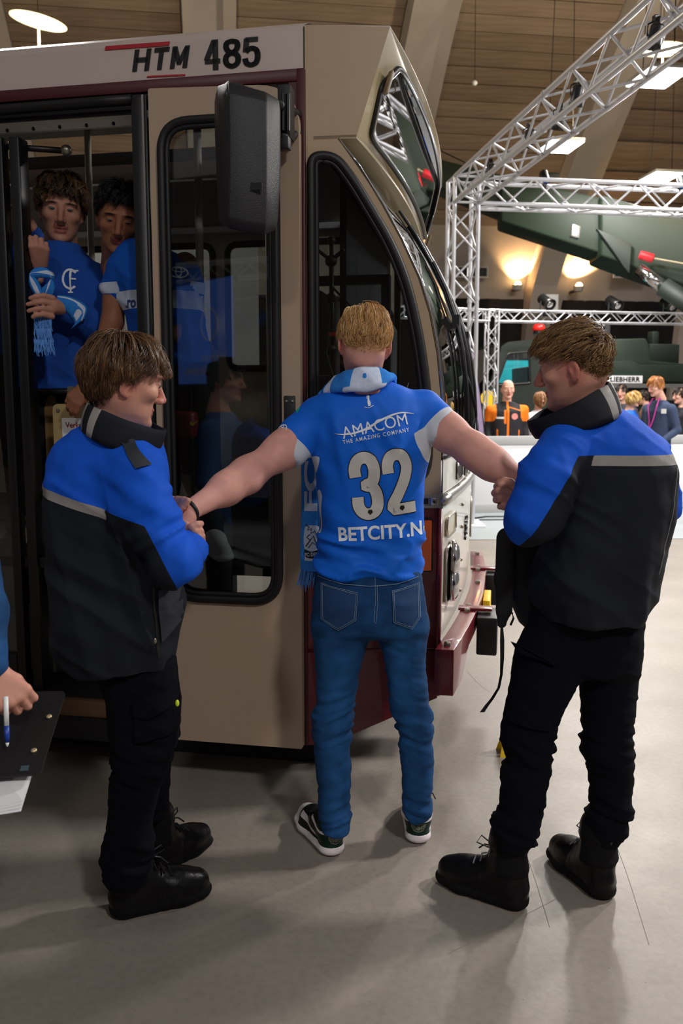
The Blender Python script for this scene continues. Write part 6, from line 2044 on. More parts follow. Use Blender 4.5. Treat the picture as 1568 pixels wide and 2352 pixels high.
three = curve2d([(12, 96), (12, 116), (20, 132), (33, 137), (46, 132), (53, 116), (53, 98), (47, 82), (32, 77)]) + curve2d([(32, 75), (47, 70), (54, 54), (54, 32), (46, 17), (33, 12), (20, 17), (12, 32), (12, 52)])
two = curve2d([(12, 96), (12, 116), (20, 132), (33, 137), (46, 132), (53, 116), (53, 100), (46, 78), (30, 48), (17, 28), (14, 14)]) + [(14, 13), (66, 13)]
for poly, p0, p1 in ((three, (815, 1198), (884, 1190)), (two, (890, 1186), (957, 1178))):
    q = [(a, b) for a, b in poly]
    for wd_, mm, of in ((29, m_ink, 0.0014), (25, m_num, 0.0024)):
        Vn, Fn = shape2d(stroke2d(q, wd_))
        a, U, W, w = px_frame(p0, p1, 2.73)
        s_ = w / 66
        decal('shirt_number', Vn * s_, Fn, a - np.array([0, 0.35, 0]), U, W, (0, 1, 0), sb, mm, so, of, 0.012)
for c in ((851, 1178), (924, 1168)):
    Vn, Fn = shape2d([[(0, 6), (2, 12), (10, 12), (12, 6), (6, 0)]]); put('league_badge', (Vn, Fn), (c[0] - 6, c[1] + 6), (c[0] + 6, c[1] + 5), 2.73, sb, m_ink, so, 0.0034, 0.004)
putt('sponsor_text', 'BETCITY.NL', (778, 1246), (996, 1232), 33, 2.73, sb, m_shw, so, bold=0.028, space=1.02)
putt('sponsor_text', 'AMACOM', (788, 1008), (937, 975), 26, 2.73, sb, m_shw, so, bold=0.0, shear=0.0, space=1.0)
putt('sponsor_text', 'THE AMAZING COMPANY', (788, 1020), (940, 991), 9, 2.73, sb, m_shw, so, bold=0.012, space=1.35)
arc = curve2d([(0, 0), (30, -2), (70, 8), (110, 30), (150, 44), (185, 42)], 8)
polys = []
for i in range(len(arc) - 1):
    t = i / (len(arc) - 1); w_ = 0.8 + 4.2 * math.sin(math.pi * t) ** 1.0
    polys += stroke2d(arc[i:i + 2], w_)
Vn, Fn = shape2d(polys); put('sponsor_swoosh', (Vn, Fn), (768, 996), (952, 992), 2.73, sb, m_shw, so, 0.002)
fig = [curve2d([(4, 0), (10, 1), (11, 10), (9, 18), (10, 26), (7, 30), (5, 26), (4, 16), (3, 8)], 2), [(2, 20), (3.4, 30), (4.5, 30), (3.5, 20)]] + stroke2d(curve2d([(-6, 0), (4, -4), (18, 1)], 3), 1.6)
Vn, Fn = shape2d(fig); put('neck_emblem', (Vn, Fn), (842, 934), (858, 932), 2.74, sb, m_shw, so, 0.002)
em = ring2d((14, 9), 14, 9, 2.2, 24) + ring2d((14, 10), 5, 8, 1.8, 18) + ring2d((14, 13), 10, 4, 1.8, 18)
Vn, Fn = shape2d(em); put('sleeve_emblem', (Vn, Fn), (643, 1004), (664, 984), 2.78, sb, m_shw, so, 0.002)
Vn, Fn = shape2d([curve2d([(0, 0), (9, 4), (20, 12), (16, 18), (6, 10), (0, 6)], 3)]); put('shoulder_patch', (Vn, Fn), (682, 950), (702, 934), 2.80, sb, M('teal_print', '#18b0a0', 0.6), so, 0.002)

# scarf: draped around the neck, one end hanging in front of the left side
m_scarf = zones('knitted_scarf', '#2f7fd4', [('w', '#c9d4ea', None), ('k', '#10131a', None)], rough=0.95, bump=0.8, bs=420, var=0.12, vs=60)
scf = thing('scarf', 'blue and white knitted supporter scarf around neck of the man in blue shirt', 'scarf', P(714, 1305, 2.99))
SE = [  # (edge a, edge b) photo points with depths
    ((690, 1310, 2.99), (733, 1312, 2.985)), ((691, 1220, 2.99), (734, 1222, 2.985)), ((692, 1130, 2.995), (734, 1132, 2.99)), ((692, 1050, 3.0), (734, 1050, 3.0)), ((698, 985, 3.0), (744, 985, 3.02)),
    ((712, 930, 2.965), (760, 935, 3.0)), ((737, 911, 2.86), (766, 880, 2.93)), ((765, 902, 2.79), (786, 858, 2.86)), ((800, 899, 2.745), (812, 848, 2.79)), ((845, 899, 2.735), (842, 843, 2.775)), ((880, 889, 2.75), (870, 846, 2.79)), ((897, 877, 2.80), (889, 858, 2.84)), ((906, 880, 2.90), (893, 868, 2.93)), ((900, 940, 3.0), (870, 925, 3.0)), ((890, 1030, 3.0), (850, 1030, 3.0)), ((886, 1200, 2.99), (846, 1200, 2.99))]
ea = _catmull([P(*a) for a, b in SE], 8); eb = _catmull([P(*b) for a, b in SE], 8)
ea, eb = np.array(ea), np.array(eb); K_ = len(ea); NW = 9
mid = (ea + eb) / 2; ulen = np.concatenate([[0], np.cumsum(np.linalg.norm(np.diff(mid, axis=0), axis=1))])
V = []; U_ = []
tg = np.gradient(mid, axis=0); tg /= np.linalg.norm(tg, axis=1)[:, None]
for side_s in (1, -1):
    for i in range(K_):
        wv = eb[i] - ea[i]; nn = np.cross(tg[i], wv); nn /= np.linalg.norm(nn) + 1e-9
        if i > 44 and i < 96 and nn[1] > 0: nn = -nn
        for k in range(NW):
            t = k / (NW - 1)
            bul = 0.011 * math.sqrt(max(1 - (2 * t - 1) ** 2, 0)) + 0.004
            V.append(ea[i] + wv * t + nn * bul * side_s + 0.0015 * nn * math.sin(ulen[i] * 90 + t * 5))
            U_.append((ulen[i], t))
F = []
NV = K_ * NW
for i in range(K_ - 1):
    for k in range(NW - 1):
        a = i * NW + k
        F.append((a, a + 1, a + NW + 1, a + NW)); F.append((NV + a + 1, NV + a, NV + a + NW, NV + a + NW + 1))
    for a in (i * NW, i * NW + NW - 1): F.append((a, a + NW, NV + a + NW, NV + a))
for i in (0, K_ - 1):
    for k in range(NW - 1): F.append((i * NW + k, i * NW + k + 1, NV + i * NW + k + 1, NV + i * NW + k))
U_ = np.array(U_)
u, t = U_[:, 0], U_[:, 1]
utot = ulen[-1]
# white blocks and letters along the neck, white lower edge
un = ulen[64]
def blk(c, w): return w - np.abs(u - c)
letters = np.maximum.reduce([blk(un - 0.105, 0.020), blk(un + 0.05, 0.042)])
hole = np.sqrt(((u - un - 0.045) / 1.0) ** 2 + ((t - 0.55) * 0.06) ** 2) - 0.007
letters = np.minimum(letters, np.maximum(hole, 0.002 - 0 * u) * np.sign(hole) if False else hole + 0.0)
wz = np.maximum(np.where((u > ulen[40]) & (u < ulen[100]), letters, -1), -1)
wz = np.maximum(wz, np.where((u > un - 0.02) & (u < un + 0.11), 0.10 - t, -1))
mk('scarf_band', V, F, m_scarf, scf, True, True, {'w': wz, 'k': np.full(len(V), -1.0)})
SVv = np.array(V); sbv = bvh_of(SVv, [f for f in F])
def scarf_txt(body, p0, p1, hpx, mat, bold=0.04):
    a = P(*p0, 2.95); b = P(*p1, 2.95); U = b - a; w = np.linalg.norm(U); U /= w
    W = np.array([U[2], 0, -U[0]])
    Vt, Ft = text2d(body, w, px2m(hpx, 2.95), bold)
    decal('scarf_lettering', Vt, Ft, a - np.array([0, 0.25, 0]) * 1.0, U, -W if W[0] > 0 else W, (0, 1, 0), sbv, mat, scf, 0.002)
m_scw = M('scarf_white_knit', '#c9d4ea', 0.95, bump=0.6, bs=420)
scarf_txt('FC', (728, 1176), (728, 1060), 30, m_scw)
Vn, Fn = shape2d([curve2d([(2, 0), (34, 0), (37, 22), (34, 60), (37, 84), (22, 88), (4, 84), (0, 50), (3, 20)], 3)]); 
put('scarf_crest', (Vn, Fn), (697, 1290), (732, 1290), 2.95, sbv, m_scw, scf, 0.002, back=0.25)
zig = stroke2d([(4, 84), (12, 78), (8, 70), (18, 74), (16, 62), (26, 68), (30, 58), (34, 66)], 2.4) + stroke2d([(4, 30), (14, 44), (22, 56), (30, 34)], 2.6) + stroke2d([(10, 26), (20, 40), (34, 28)], 2.2) + stroke2d([(14, 60), (6, 52), (14, 46)], 2.2)
Vn, Fn = shape2d(zig); put('scarf_crest_lines', (Vn, Fn), (698, 1285), (731, 1285), 2.95, sbv, m_ink, scf, 0.003, back=0.25)
Vn, Fn = shape2d([curve2d([(0, 8), (6, 0), (24, -2), (34, 4), (35, 18), (18, 14), (2, 20)], 3)]); put('scarf_crest_base', (Vn, Fn), (697, 1283), (733, 1283), 2.95, sbv, m_ink, scf, 0.003, back=0.25)
putt('scarf_lettering', 'FC DEN', (700, 1281), (731, 1279), 9, 2.95, sbv, m_scw, scf, 0.03, off=0.004, back=0.25)
fr_m = M('scarf_fringe', '#5d94dc', 0.95, var=0.2, vs=60)
rg = np.random.default_rng(5); paths = []
for i in range(90):
    x0 = 691 + 42 * rg.random(); a = P(x0, 1306, 2.985 + 0.008 * rg.normal()); b = P(x0 + 4 * rg.normal() - 3, 1342 + 6 * rg.normal(), 2.985)
    paths.append([a, a * 0.6 + b * 0.4 + rg.normal(size=3) * 0.003, b])
Vf, Ff = strand_mesh(np.array(paths), 0.0022, 0.0014, 4)
fo_ = mk('fringe', Vf, Ff, fr_m, scf, True, True); fo_['kind'] = 'stuff'
# ================================================================ the two uniformed men
m_jack = zones('uniform_jacket_cloth', '#161a22', [('blue', '#0a52c6', None), ('tape', '#8f8a86', 0.5)], rough=0.78, bump=0.35, bs=480, var=0.10, vs=16, sheen=0.05)
m_coll = zones('uniform_collar_cloth', '#14171e', [('tape', '#8f8a86', 0.5)], rough=0.8, bump=0.35, bs=480, var=0.1)
m_trou = M('navy_work_trousers', '#090b13', 0.95, var=0.15, vs=20, bump=0.35, bs=450, spec=0.12)
m_flap = M('dark_uniform_flap', '#20242b', 0.8, bump=0.3, bs=450)

# ---------------------------------------------------------------- right guard
rgd = thing('person', 'man in blue and black uniform jacket seen from behind, gripping the right forearm', 'person', G(1290, 2060))
hr = Head(P(1319, 843, 2.50), rot(64, -9, -4), 0.99, nose=0.9, neck=False)
hl_r = hairline(-0.045, 0.0, 0.025, 0.058, 0.078)
RY = 2.50
AR1 = [P(1292, 1010, 2.40), P(1222, 1200, 2.37), P(1168, 1140, 2.60)]
r_arm = [rcone(P(1318, 1075, 2.43), AR1[1], 0.03, 0.03, 0.02), rcone(AR1[1], AR1[2], 0.040, 0.030, 0.02)]
def finger(pts, r0, r1, k=0.004):
    n = len(pts); return chain([P(*p) for p in pts], [r0 + (r1 - r0) * i / (n - 1) for i in range(n)], k)
# fist closed around the forearm: four stacked fingers, thumb on top
hand_r = [rcone(P(1205, 1165, 2.50), P(1178, 1138, 2.535), 0.030, 0.031, 0.02)]
for i, (x, r) in enumerate(((1141, 0.0112), (1136, 0.0115), (1139, 0.0108), (1148, 0.0095))):
    y = 1114 + 15.5 * i
    hand_r += finger([(1176, y + 4, 2.515), (x + 9, y - 1, 2.500), (x, y + 3, 2.525), (x + 8, y + 5, 2.555), (x + 22, y + 6, 2.56)], r, r * 0.85)
hand_r += finger([(1186, 1122, 2.50), (1172, 1108, 2.495), (1158, 1104, 2.505), (1146, 1107, 2.52)], 0.0135, 0.009)
AR2 = [P(1460, 1075, 2.55), P(1520, 1165, 2.68), P(1420, 1190, 2.80)]
r_arm += chain(AR2, [0.03, 0.03, 0.025]) + hand_prims(AR2[2], (-1, 0.1, 0.1), (0, -0.5, 0.8), [40, 44, 46, 50], side=1)
tr_r = [vloft(rows_px([(965, 1340, 1420), (1010, 1330, 1450), (1300, 1290, 1450), (1400, 1290, 1430)], RY, 0.08), k=0.02)]
tr_r += chain([P(1290, 1440, 2.50), P(1215, 1700, 2.47), P(1185, 1930, 2.44)], [0.045, 0.028, 0.02]) + chain([P(1400, 1440, 2.52), P(1395, 1700, 2.52), P(1390, 1930, 2.52)], [0.045, 0.028, 0.02])
nk_r = rcone(hr.wld((0, -0.022, -0.04)), P(1340, 960, 2.51), 0.056, 0.055, 0.03)
body_mesh('body', [(hr.prims + [nk_r], 0.004), (hand_r, 0.0032), (r_arm + tr_r, 0.012)], hr, hl_r, sk_c, rgd)
eyes(hr, rgd, closed=0.7)
hair(hr, 'hair', h_lbrown, rgd, N=8000, K=8, line=hl_r, crown=(0.01, -0.075, 0.075),
     length=lambda p: np.interp(p[:, 2], [-0.05, -0.01, 0.025, 0.05, 0.10], [0.006, 0.008, 0.018, 0.046, 0.080]) * np.interp(p[:, 1], [-0.1, -0.02, 0.04, 0.08], [0.9, 1.0, 0.85, 0.55]),
     vol=lambda p: np.interp(p[:, 2], [-0.05, -0.01, 0.025, 0.05, 0.10], [0.0, 0.001, 0.006, 0.015, 0.018]) + np.interp(p[:, 1], [0.02, 0.08], [0, 0.022]),
     bias=lambda p, t: np.array([0.0, 0.35, -0.10 + 0.55 * (t > 0.6)]), seed=8, jit=0.30, r0=0.0011)

J_R = [(932, 1318, 1425, 2.52, 0.06), (945, 1300, 1445, 2.52, 0.085), (962, 1290, 1466, 2.51, 0.11), (990, 1278, 1494, 2.50, 0.135), (1020, 1270, 1520, 2.50, 0.152), (1048, 1266, 1536, 2.50, 0.162), (1080, 1266, 1546, 2.50, 0.172), (1150, 1264, 1540, 2.50, 0.175), (1220, 1248, 1530, 2.50, 0.175), (1280, 1226, 1516, 2.50, 0.175), (1330, 1211, 1507, 2.50, 0.175), (1370, 1214, 1502, 2.50, 0.172), (1400, 1226, 1485, 2.50, 0.168), (1418, 1232, 1470, 2.50, 0.165)]
jt = vloft(rows_px(J_R, RY, 0.17), 2.4, 0.03, 'torso', round_=0.006)
js1 = [rcone(P(1300, 1040, 2.41), P(1262, 1095, 2.375), 0.080, 0.080, 0.04, name='s'), rcone(P(1262, 1095, 2.375), P(1222, 1192, 2.35), 0.080, 0.071, 0.02, name='s'), rcone(P(1222, 1192, 2.35), P(1202, 1166, 2.47), 0.066, 0.050, 0.02, name='s')]
js2 = [rcone(P(1478, 1040, 2.56), P(1503, 1100, 2.62), 0.070, 0.064, 0.04, name='r'), rcone(P(1503, 1100, 2.62), P(1514, 1165, 2.66), 0.066, 0.058, 0.02, name='r'), rcone(P(1517, 1165, 2.66), P(1430, 1190, 2.78), 0.058, 0.048, 0.02, name='r')]
zT = P(1420, 1047, 2.33)[2]; zB = P(1420, 1071, 2.33)[2]
sl_r = lambda V: pdist([jt], V) - pdist(js1, V)
sl_r2 = lambda V: pdist([jt], V) - pdist(js2, V)
elb = P(1222, 1192, 2.35); sho = P(1300, 1005, 2.41)
def blue_r(V):
    on = sl_r(V)
    ax = (elb - sho) / np.linalg.norm(elb - sho)
    q = V - sho; tt = (q @ ax)
    side = np.array([1.0, 0.12, 0.0]); side -= ax * (side @ ax); side /= np.linalg.norm(side)
    under = (q - tt[:, None] * ax) @ side              # towards the trunk side of the sleeve
    sleeve = np.where(on > -0.01, 0.030 - 0.12 * np.clip(tt - 0.05, 0, 1) - under, -1)
    s2 = np.where(sl_r2(V) > 0.0, 0.05, -1)
    return np.maximum.reduce([np.minimum(V[:, 2] - zT, 0.3), sleeve, s2])
def tape_r(V):
    return np.minimum.reduce([zT - V[:, 2], V[:, 2] - zB, V[:, 0] - P(1310, 1060, 2.36)[0], 0.004 - sl_r(V), 0.004 - sl_r2(V)])
def jack_fold(cx, z0, s=1.0, yc=2.5):
    def f(V):
        z = V[:, 2]; x = V[:, 0] - cx
        a = 0.017 * (ridge(np.stack([x + 0.22 * (z - 1.2), V[:, 1] * 0.6, z * 0.16], 1), (9, 9, 5), 2) - 0.6)
        b = 0.011 * (ridge(np.stack([x * 0.5, V[:, 1], z + 0.6 * x], 1), (5, 5, 11), 2) - 0.6)
        return s * (a * np.clip((z0 + 0.1 - z) * 4, 0.25, 1) + b)
    return f
sl_ax = (elb - sho) / np.linalg.norm(elb - sho)
def slv_fold(V, dist, e, amp=0.010):
    on = np.clip(dist * 40, 0, 1)
    r = np.linalg.norm(V - e, axis=1)
    return on * amp * (ridge(np.stack([V[:, 0] * 0.5, V[:, 1] * 0.5, r], 1), (8, 8, 24), 2) - 0.35) * np.exp(-(r / 0.22) ** 2)
jfr = jack_fold(0.73, 1.35)
jro, JRV, JRF = cloth('uniform_jacket', [jt] + js1 + js2, m_jack, rgd, 0.0065, 0.003, (13, 13, 8), lambda V: jfr(V) + slv_fold(V, sl_r(V), elb, 0.018), {'blue': blue_r, 'tape': tape_r})
ctape = lambda a, t: max(0.022 - abs(a - 0.372), 0.022 - abs(a - 0.447))
ring_collar('collar', ((1213, 966), (1398, 876)), ((1230, 1008), (1424, 952)), 0.098, 0.125, 2.49, m_coll, rgd, attrs={'tape': ctape}, seedn=1.0)
brv = bvh_of(JRV, JRF)
def flat_patch(name, pts, ref, Y, bvh, mat, parent, off=0.004, back=0.4, cell=0.007):
    s = Y / FPX * 1.012
    V, F = shape2d([[((x - ref[0]) * s, (ref[1] - y) * s) for x, y in pts]])
    return decal(name, V, F, P(*ref, Y) - np.array([0, back, 0]), np.array([1., 0, 0]), np.array([0, 0, 1.]), (0, 1, 0), bvh, mat, parent, off, cell)
flat_patch('epaulette', [(1240, 986), (1322, 946), (1332, 951), (1252, 994)], (1290, 970), 2.36, brv, m_flap, rgd, 0.006)
# piping along the right back seam
s_ = 2.4 / FPX
Vp, Fp = shape2d(stroke2d([((x - 1500) * s_, (1200 - y) * s_) for x, y in ((1541, 1072), (1536, 1150), (1526, 1240), (1512, 1320))], 0.0025))
decal('piping', Vp, Fp, P(1500, 1200, 2.4) - np.array([0, 0.4, 0]), np.array([1., 0, 0]), np.array([0, 0, 1.]), (0, 1, 0), brv, M('grey_piping', '#6a6a6a', 0.6), rgd, 0.003)
# zip tab on the right hem
MB().tube([P(1498, 1342, 2.50), P(1508, 1338, 2.50)], 0.003, 5).build('zip_tab', m_rubber, rgd, world=True)

# trousers
TRL = [(1400, 1228, 1345), (1440, 1216, 1345), (1490, 1188, 1342), (1550, 1176, 1332), (1600, 1166, 1306), (1640, 1160, 1284), (1680, 1151, 1271), (1710, 1156, 1272), (1740, 1162, 1263), (1780, 1152, 1263), (1820, 1151, 1251), (1860, 1153, 1245), (1875, 1136, 1243), (1905, 1131, 1236), (1925, 1134, 1232), (1945, 1140, 1222)]
TRR = [(1400, 1340, 1472), (1440, 1342, 1467), (1500, 1336, 1464), (1560, 1334, 1464), (1620, 1336, 1456), (1660, 1339, 1450), (1690, 1337, 1448), (1725, 1331, 1450), (1755, 1350, 1450), (1800, 1356, 1450), (1850, 1357, 1447), (1872, 1349, 1444), (1900, 1348, 1441), (1920, 1350, 1428), (1935, 1356, 1420)]
hp = rows_px([(1380, 1232, 1476, 2.505, 0.12), (1430, 1220, 1470, 2.51, 0.125), (1490, 1200, 1464, 2.51, 0.125), (1540, 1195, 1462, 2.51, 0.11)], 2.51, 0.12)
tl_ = vloft(leg_rows(TRL, 2.50, 2.43, 1400, 1945, 1.0, 0.05), 2.1, 0.03, round_=0.006); tr_ = vloft(leg_rows(TRR, 2.52, 2.52, 1400, 1935, 1.05, 0.05), 2.1, 0.03, round_=0.006)
def tr_fold(zk_, za_):
    def f(V):
        z = V[:, 2]
        w = 0.9 * np.exp(-((z - zk_) / 0.09) ** 2) + 1.2 * np.exp(-((z - za_) / 0.07) ** 2) + 0.3
        q = V.copy(); q[:, 2] += 0.4 * V[:, 0]
        return w * 0.012 * (ridge(q, (7, 7, 26), 2) - 0.3)
    return f
trf = tr_fold(P(1210, 1720, 2.46)[2], P(1190, 1890, 2.44)[2])
tro, TRV, TRF = cloth('work_trousers', [vloft(hp, 2.3, 0.02, round_=0.02), tl_, tr_], m_trou, rgd, 0.007, 0.003, (14, 14, 10), trf)
btr = bvh_of(TRV, TRF)
flat_patch('cargo_pocket', [(1190, 1500), (1290, 1535), (1262, 1680), (1168, 1665)], (1230, 1590), 2.40, btr, m_trou, rgd, 0.010)
fp_ = MB()
fp_.prism([P(1172, 1473, 2.44), P(1192, 1482, 2.40), P(1280, 1520, 2.37), P(1275, 1530, 2.37), P(1190, 1500, 2.39)], (0, 0.008, 0)).build('pocket_flap', m_trou, rgd, world=True, bevel=0.002)
MB().prism([P(1462, 1503, 2.50), P(1478, 1514, 2.50), P(1476, 1519, 2.50), P(1460, 1512, 2.50)], (0, 0.06, 0)).build('pocket_flap', m_trou, rgd, world=True, bevel=0.002)
MB().prism([P(1455, 1515, 2.49), P(1466, 1516, 2.50), P(1461, 1650, 2.50), P(1455, 1646, 2.50), P(1448, 1650, 2.49)], (0, 0.09, 0)).build('cargo_pocket', m_trou, rgd, world=True, bevel=0.003)
boot(rgd, G(1212, 2092), G(1040, 2028), m_boot, 0.20, 1.05)
boot(rgd, G(1400, 2074), G(1288, 1975), m_boot, 0.20, 1.05)

# black backpack held in front by the right guard, with a dangling strap
bag = thing('backpack', 'black backpack hanging in front of the right guard with dangling strap', 'bag', P(1180, 1440, 2.62))
bgp = [vloft(rows_px([(1222, 1165, 1250, 2.66, 0.07), (1245, 1152, 1270, 2.66, 0.09), (1300, 1156, 1275, 2.66, 0.10), (1360, 1166, 1280, 2.66, 0.10), (1400, 1180, 1280, 2.66, 0.095), (1440, 1196, 1280, 2.66, 0.07)], 2.66, 0.09), 2.6, 0.02, round_=0.02)]
m_bag = M('black_nylon', '#08080a', 0.8, var=0.2, vs=30, bump=0.4, bs=300)
cloth('bag_body', bgp, m_bag, bag, 0.008, 0.004, (14, 14, 10))
stp = [rcone(P(1162, 1235, 2.585), P(1158, 1330, 2.575), 0.030, 0.030, 0.01, flat=((0, 1, 0), 0.45)), rcone(P(1158, 1330, 2.575), P(1157, 1400, 2.58), 0.030, 0.024, 0.01, flat=((0, 1, 0), 0.45)), rcone(P(1157, 1400, 2.58), P(1152, 1432, 2.585), 0.022, 0.015, 0.01, flat=((0, 1, 0), 0.45))]
cloth('shoulder_strap', stp, m_bag, bag, 0.005, 0.002)
def ribbon(path, w, parent, name, mat, th=0.0015):
    m = MB(); rows = []
    for i, (p, ww) in enumerate(zip(path, w)):
        rows.append([p - np.array([ww, 0, 0]), p + np.array([ww, 0, 0])])
    m.grid(rows, thick=(0, th, 0)); return m.build(name, mat, parent, world=True, smooth=False)
ribbon([P(*q) for q in ((1152, 1440, 2.58), (1153, 1470, 2.58), (1153, 1510, 2.58), (1151, 1550, 2.585), (1145, 1580, 2.59), (1130, 1605, 2.60), (1118, 1620, 2.60), (1107, 1636, 2.60))], [0.004, 0.0065, 0.006, 0.004, 0.004, 0.005, 0.006, 0.007], bag, 'loose_strap', m_bag)
MB().tube([P(1172, 1436, 2.58), P(1179, 1420, 2.58), P(1176, 1408, 2.58), P(1168, 1412, 2.58)], 0.0035, 6).build('strap_loop', m_bag, bag, world=True)

# ---------------------------------------------------------------- left guard
lgd = thing('person', 'man in blue and black uniform jacket holding the left wrist, long brown hair', 'person', G(320, 2090))
hL = Head(P(284, 876, 2.42), rot(-62, -11, 3), 1.04, nose=0.85, neck=False)
hl_l = hairline(-0.060, -0.005, 0.020, 0.048, 0.066)
LY = 2.42
lel = P(398, 1296, 2.27); lsh = P(330, 1085, 2.31)
hand_l = [rcone(P(440, 1258, 2.42), P(434, 1230, 2.45), 0.028, 0.028, 0.02)]
hand_l += finger([(424, 1222, 2.425), (440, 1210, 2.405), (452, 1205, 2.41), (461, 1203, 2.43)], 0.0115, 0.0095)
hand_l += finger([(432, 1230, 2.42), (448, 1220, 2.405), (459, 1219, 2.42), (462, 1222, 2.45)], 0.0115, 0.0095)
hand_l += finger([(436, 1238, 2.42), (453, 1230, 2.410), (463, 1231, 2.425), (465, 1234, 2.45)], 0.0110, 0.0090)
hand_l += finger([(440, 1246, 2.42), (456, 1241, 2.415), (465, 1243, 2.43), (466, 1246, 2.45)], 0.0098, 0.0082)
hand_l += finger([(418, 1226, 2.43), (415, 1214, 2.425), (420, 1206, 2.42), (428, 1203, 2.42)], 0.0115, 0.0090)
hand_l2 = [rcone(P(375, 1168, 2.60), P(392, 1160, 2.56), 0.027, 0.028, 0.02)]
for i, (x1, y) in enumerate(((432, 1150), (428, 1158), (421, 1166), (412, 1173))):
    hand_l2 += finger([(392, y + 1, 2.545), (408, y - 3, 2.515), ((408 + x1) / 2 + 3, y - 2, 2.49), (x1, y, 2.475)], 0.0108, 0.0085)
hand_l2 += finger([(388, 1172, 2.55), (398, 1184, 2.53), (410, 1190, 2.51)], 0.0125, 0.009)
l_arm = [rcone(P(320, 1110, 2.36), lel, 0.03, 0.03), rcone(lel, P(440, 1258, 2.42), 0.04, 0.028), rcone(P(290, 1110, 2.52), P(335, 1215, 2.68), 0.03, 0.03), rcone(P(335, 1215, 2.68), P(392, 1162, 2.60), 0.04, 0.028)]
tr_l = [vloft(rows_px([(1000, 240, 310), (1060, 170, 330), (1300, 180, 340), (1480, 260, 350)], LY, 0.08), k=0.02)]
tr_l += chain([P(310, 1540, 2.40), P(315, 1780, 2.38), P(292, 2010, 2.38)], [0.045, 0.028, 0.02]) + chain([P(345, 1540, 2.48), P(352, 1780, 2.59), P(334, 1895, 2.63)], [0.045, 0.022, 0.015])
nk_l = rcone(hL.wld((0, -0.022, -0.04)), P(272, 990, 2.43), 0.056, 0.056, 0.03)
body_mesh('body', [(hL.prims + [nk_l], 0.004), (hand_l + hand_l2, 0.0032), (l_arm + tr_l, 0.012)], hL, hl_l, sk_b, lgd)
eyes(hL, lgd, closed=0.3)
def len_l(p):
    return np.interp(p[:, 2], [-0.06, -0.01, 0.03, 0.06, 0.10], [0.024, 0.030, 0.042, 0.078, 0.110]) * np.interp(p[:, 1], [-0.05, -0.01, 0.02, 0.05, 0.09], [1.0, 0.8, 0.8, 0.75, 0.5])
hair(hL, 'hair', h_brown, lgd, N=9500, K=10, line=hl_l, crown=(0.0, -0.020, 0.118), length=len_l,
     vol=lambda p: np.interp(p[:, 2], [-0.06, -0.01, 0.03, 0.06, 0.10], [0.006, 0.013, 0.020, 0.024, 0.022]),
     bias=lambda p, t: np.stack([0 * p[:, 0], np.where((np.abs(p[:, 0]) > 0.045) & (p[:, 1] > 0.0), -0.9, 0.05), -0.35 * t + 0 * p[:, 0]], 1), seed=21, jit=0.16, r0=0.0012, clump=18)

J_L = [(968, 208, 328, 2.43, 0.06), (982, 182, 342, 2.43, 0.085), (1002, 150, 358, 2.42, 0.11), (1025, 130, 368, 2.42, 0.13), (1055, 117, 376, 2.42, 0.148), (1100, 112, 380, 2.42, 0.158), (1200, 113, 388, 2.42, 0.163), (1300, 115, 396, 2.42, 0.166), (1380, 117, 420, 2.42, 0.166), (1430, 120, 416, 2.42, 0.166), (1470, 125, 405, 2.42, 0.163), (1500, 142, 402, 2.42, 0.158), (1526, 166, 400, 2.42, 0.15)]
jtl = vloft(rows_px(J_L, LY, 0.17), 2.4, 0.03, 'torso', round_=0.006)
jsl = [rcone(P(310, 1092, 2.31), P(328, 1170, 2.275), 0.084, 0.080, 0.04, name='s'), rcone(P(328, 1170, 2.275), P(388, 1290, 2.26), 0.080, 0.068, 0.02, name='s'), rcone(P(388, 1290, 2.26), P(440, 1262, 2.40), 0.070, 0.046, 0.02, name='s')]
jsl2 = [rcone(P(300, 1070, 2.58), P(335, 1210, 2.69), 0.075, 0.062, 0.03, name='r'), rcone(P(335, 1210, 2.69), P(380, 1172, 2.62), 0.060, 0.046, 0.02, name='r')]
sl_l = lambda V: pdist([jtl], V) - pdist(jsl, V)
pA, pB = P(105, 1104, 2.42), P(245, 1170, 2.27)
slope_l = (pB[2] - pA[2]) / (pB[0] - pA[0])
lvl = lambda V: V[:, 2] - (pA[2] + slope_l * (V[:, 0] - pA[0])) 
axl = (lel - lsh) / np.linalg.norm(lel - lsh)
def blue_l(V):
    on = sl_l(V); q = V - lsh; tt = q @ axl
    side = np.array([-1.0, -0.15, 0.0]); side -= axl * (side @ axl); side /= np.linalg.norm(side)
    und = (q - tt[:, None] * axl) @ side
    sleeve = np.where(on > -0.008, 0.05 - 0.16 * np.clip(tt - 0.06, 0, 1) - und, -1)
    s2 = np.where(pdist([jtl], V) - pdist(jsl2, V) > 0, 0.05, -1)
    fore = np.where(on > 0.0, 0.12 - np.linalg.norm(V - P(425, 1265, 2.36), axis=1), -1)
    return np.maximum.reduce([lvl(V), sleeve, s2, fore])
tape_l = lambda V: np.where((sl_l(V) < -0.006) & (V[:, 1] < 2.5), np.minimum(-lvl(V) + 0.0, lvl(V) + 0.026), -1)
jfl = jack_fold(-0.66, 1.25)
jlo, JLV, JLF = cloth('uniform_jacket', [jtl] + jsl + jsl2, m_jack, lgd, 0.0065, 0.003, (13, 13, 8), lambda V: jfl(V) + slv_fold(V, sl_l(V), lel, 0.02), {'blue': blue_l, 'tape': tape_l})
ctape2 = lambda a, t: max(0.018 - abs(a - 0.338), 0.030 - abs(a - 0.430))
ring_collar('collar', ((378, 988), (203, 922)), ((352, 1056), (192, 982)), 0.105, 0.135, 2.41, m_coll, lgd, attrs={'tape': ctape2}, seedn=2.0)
blv = bvh_of(JLV, JLF)
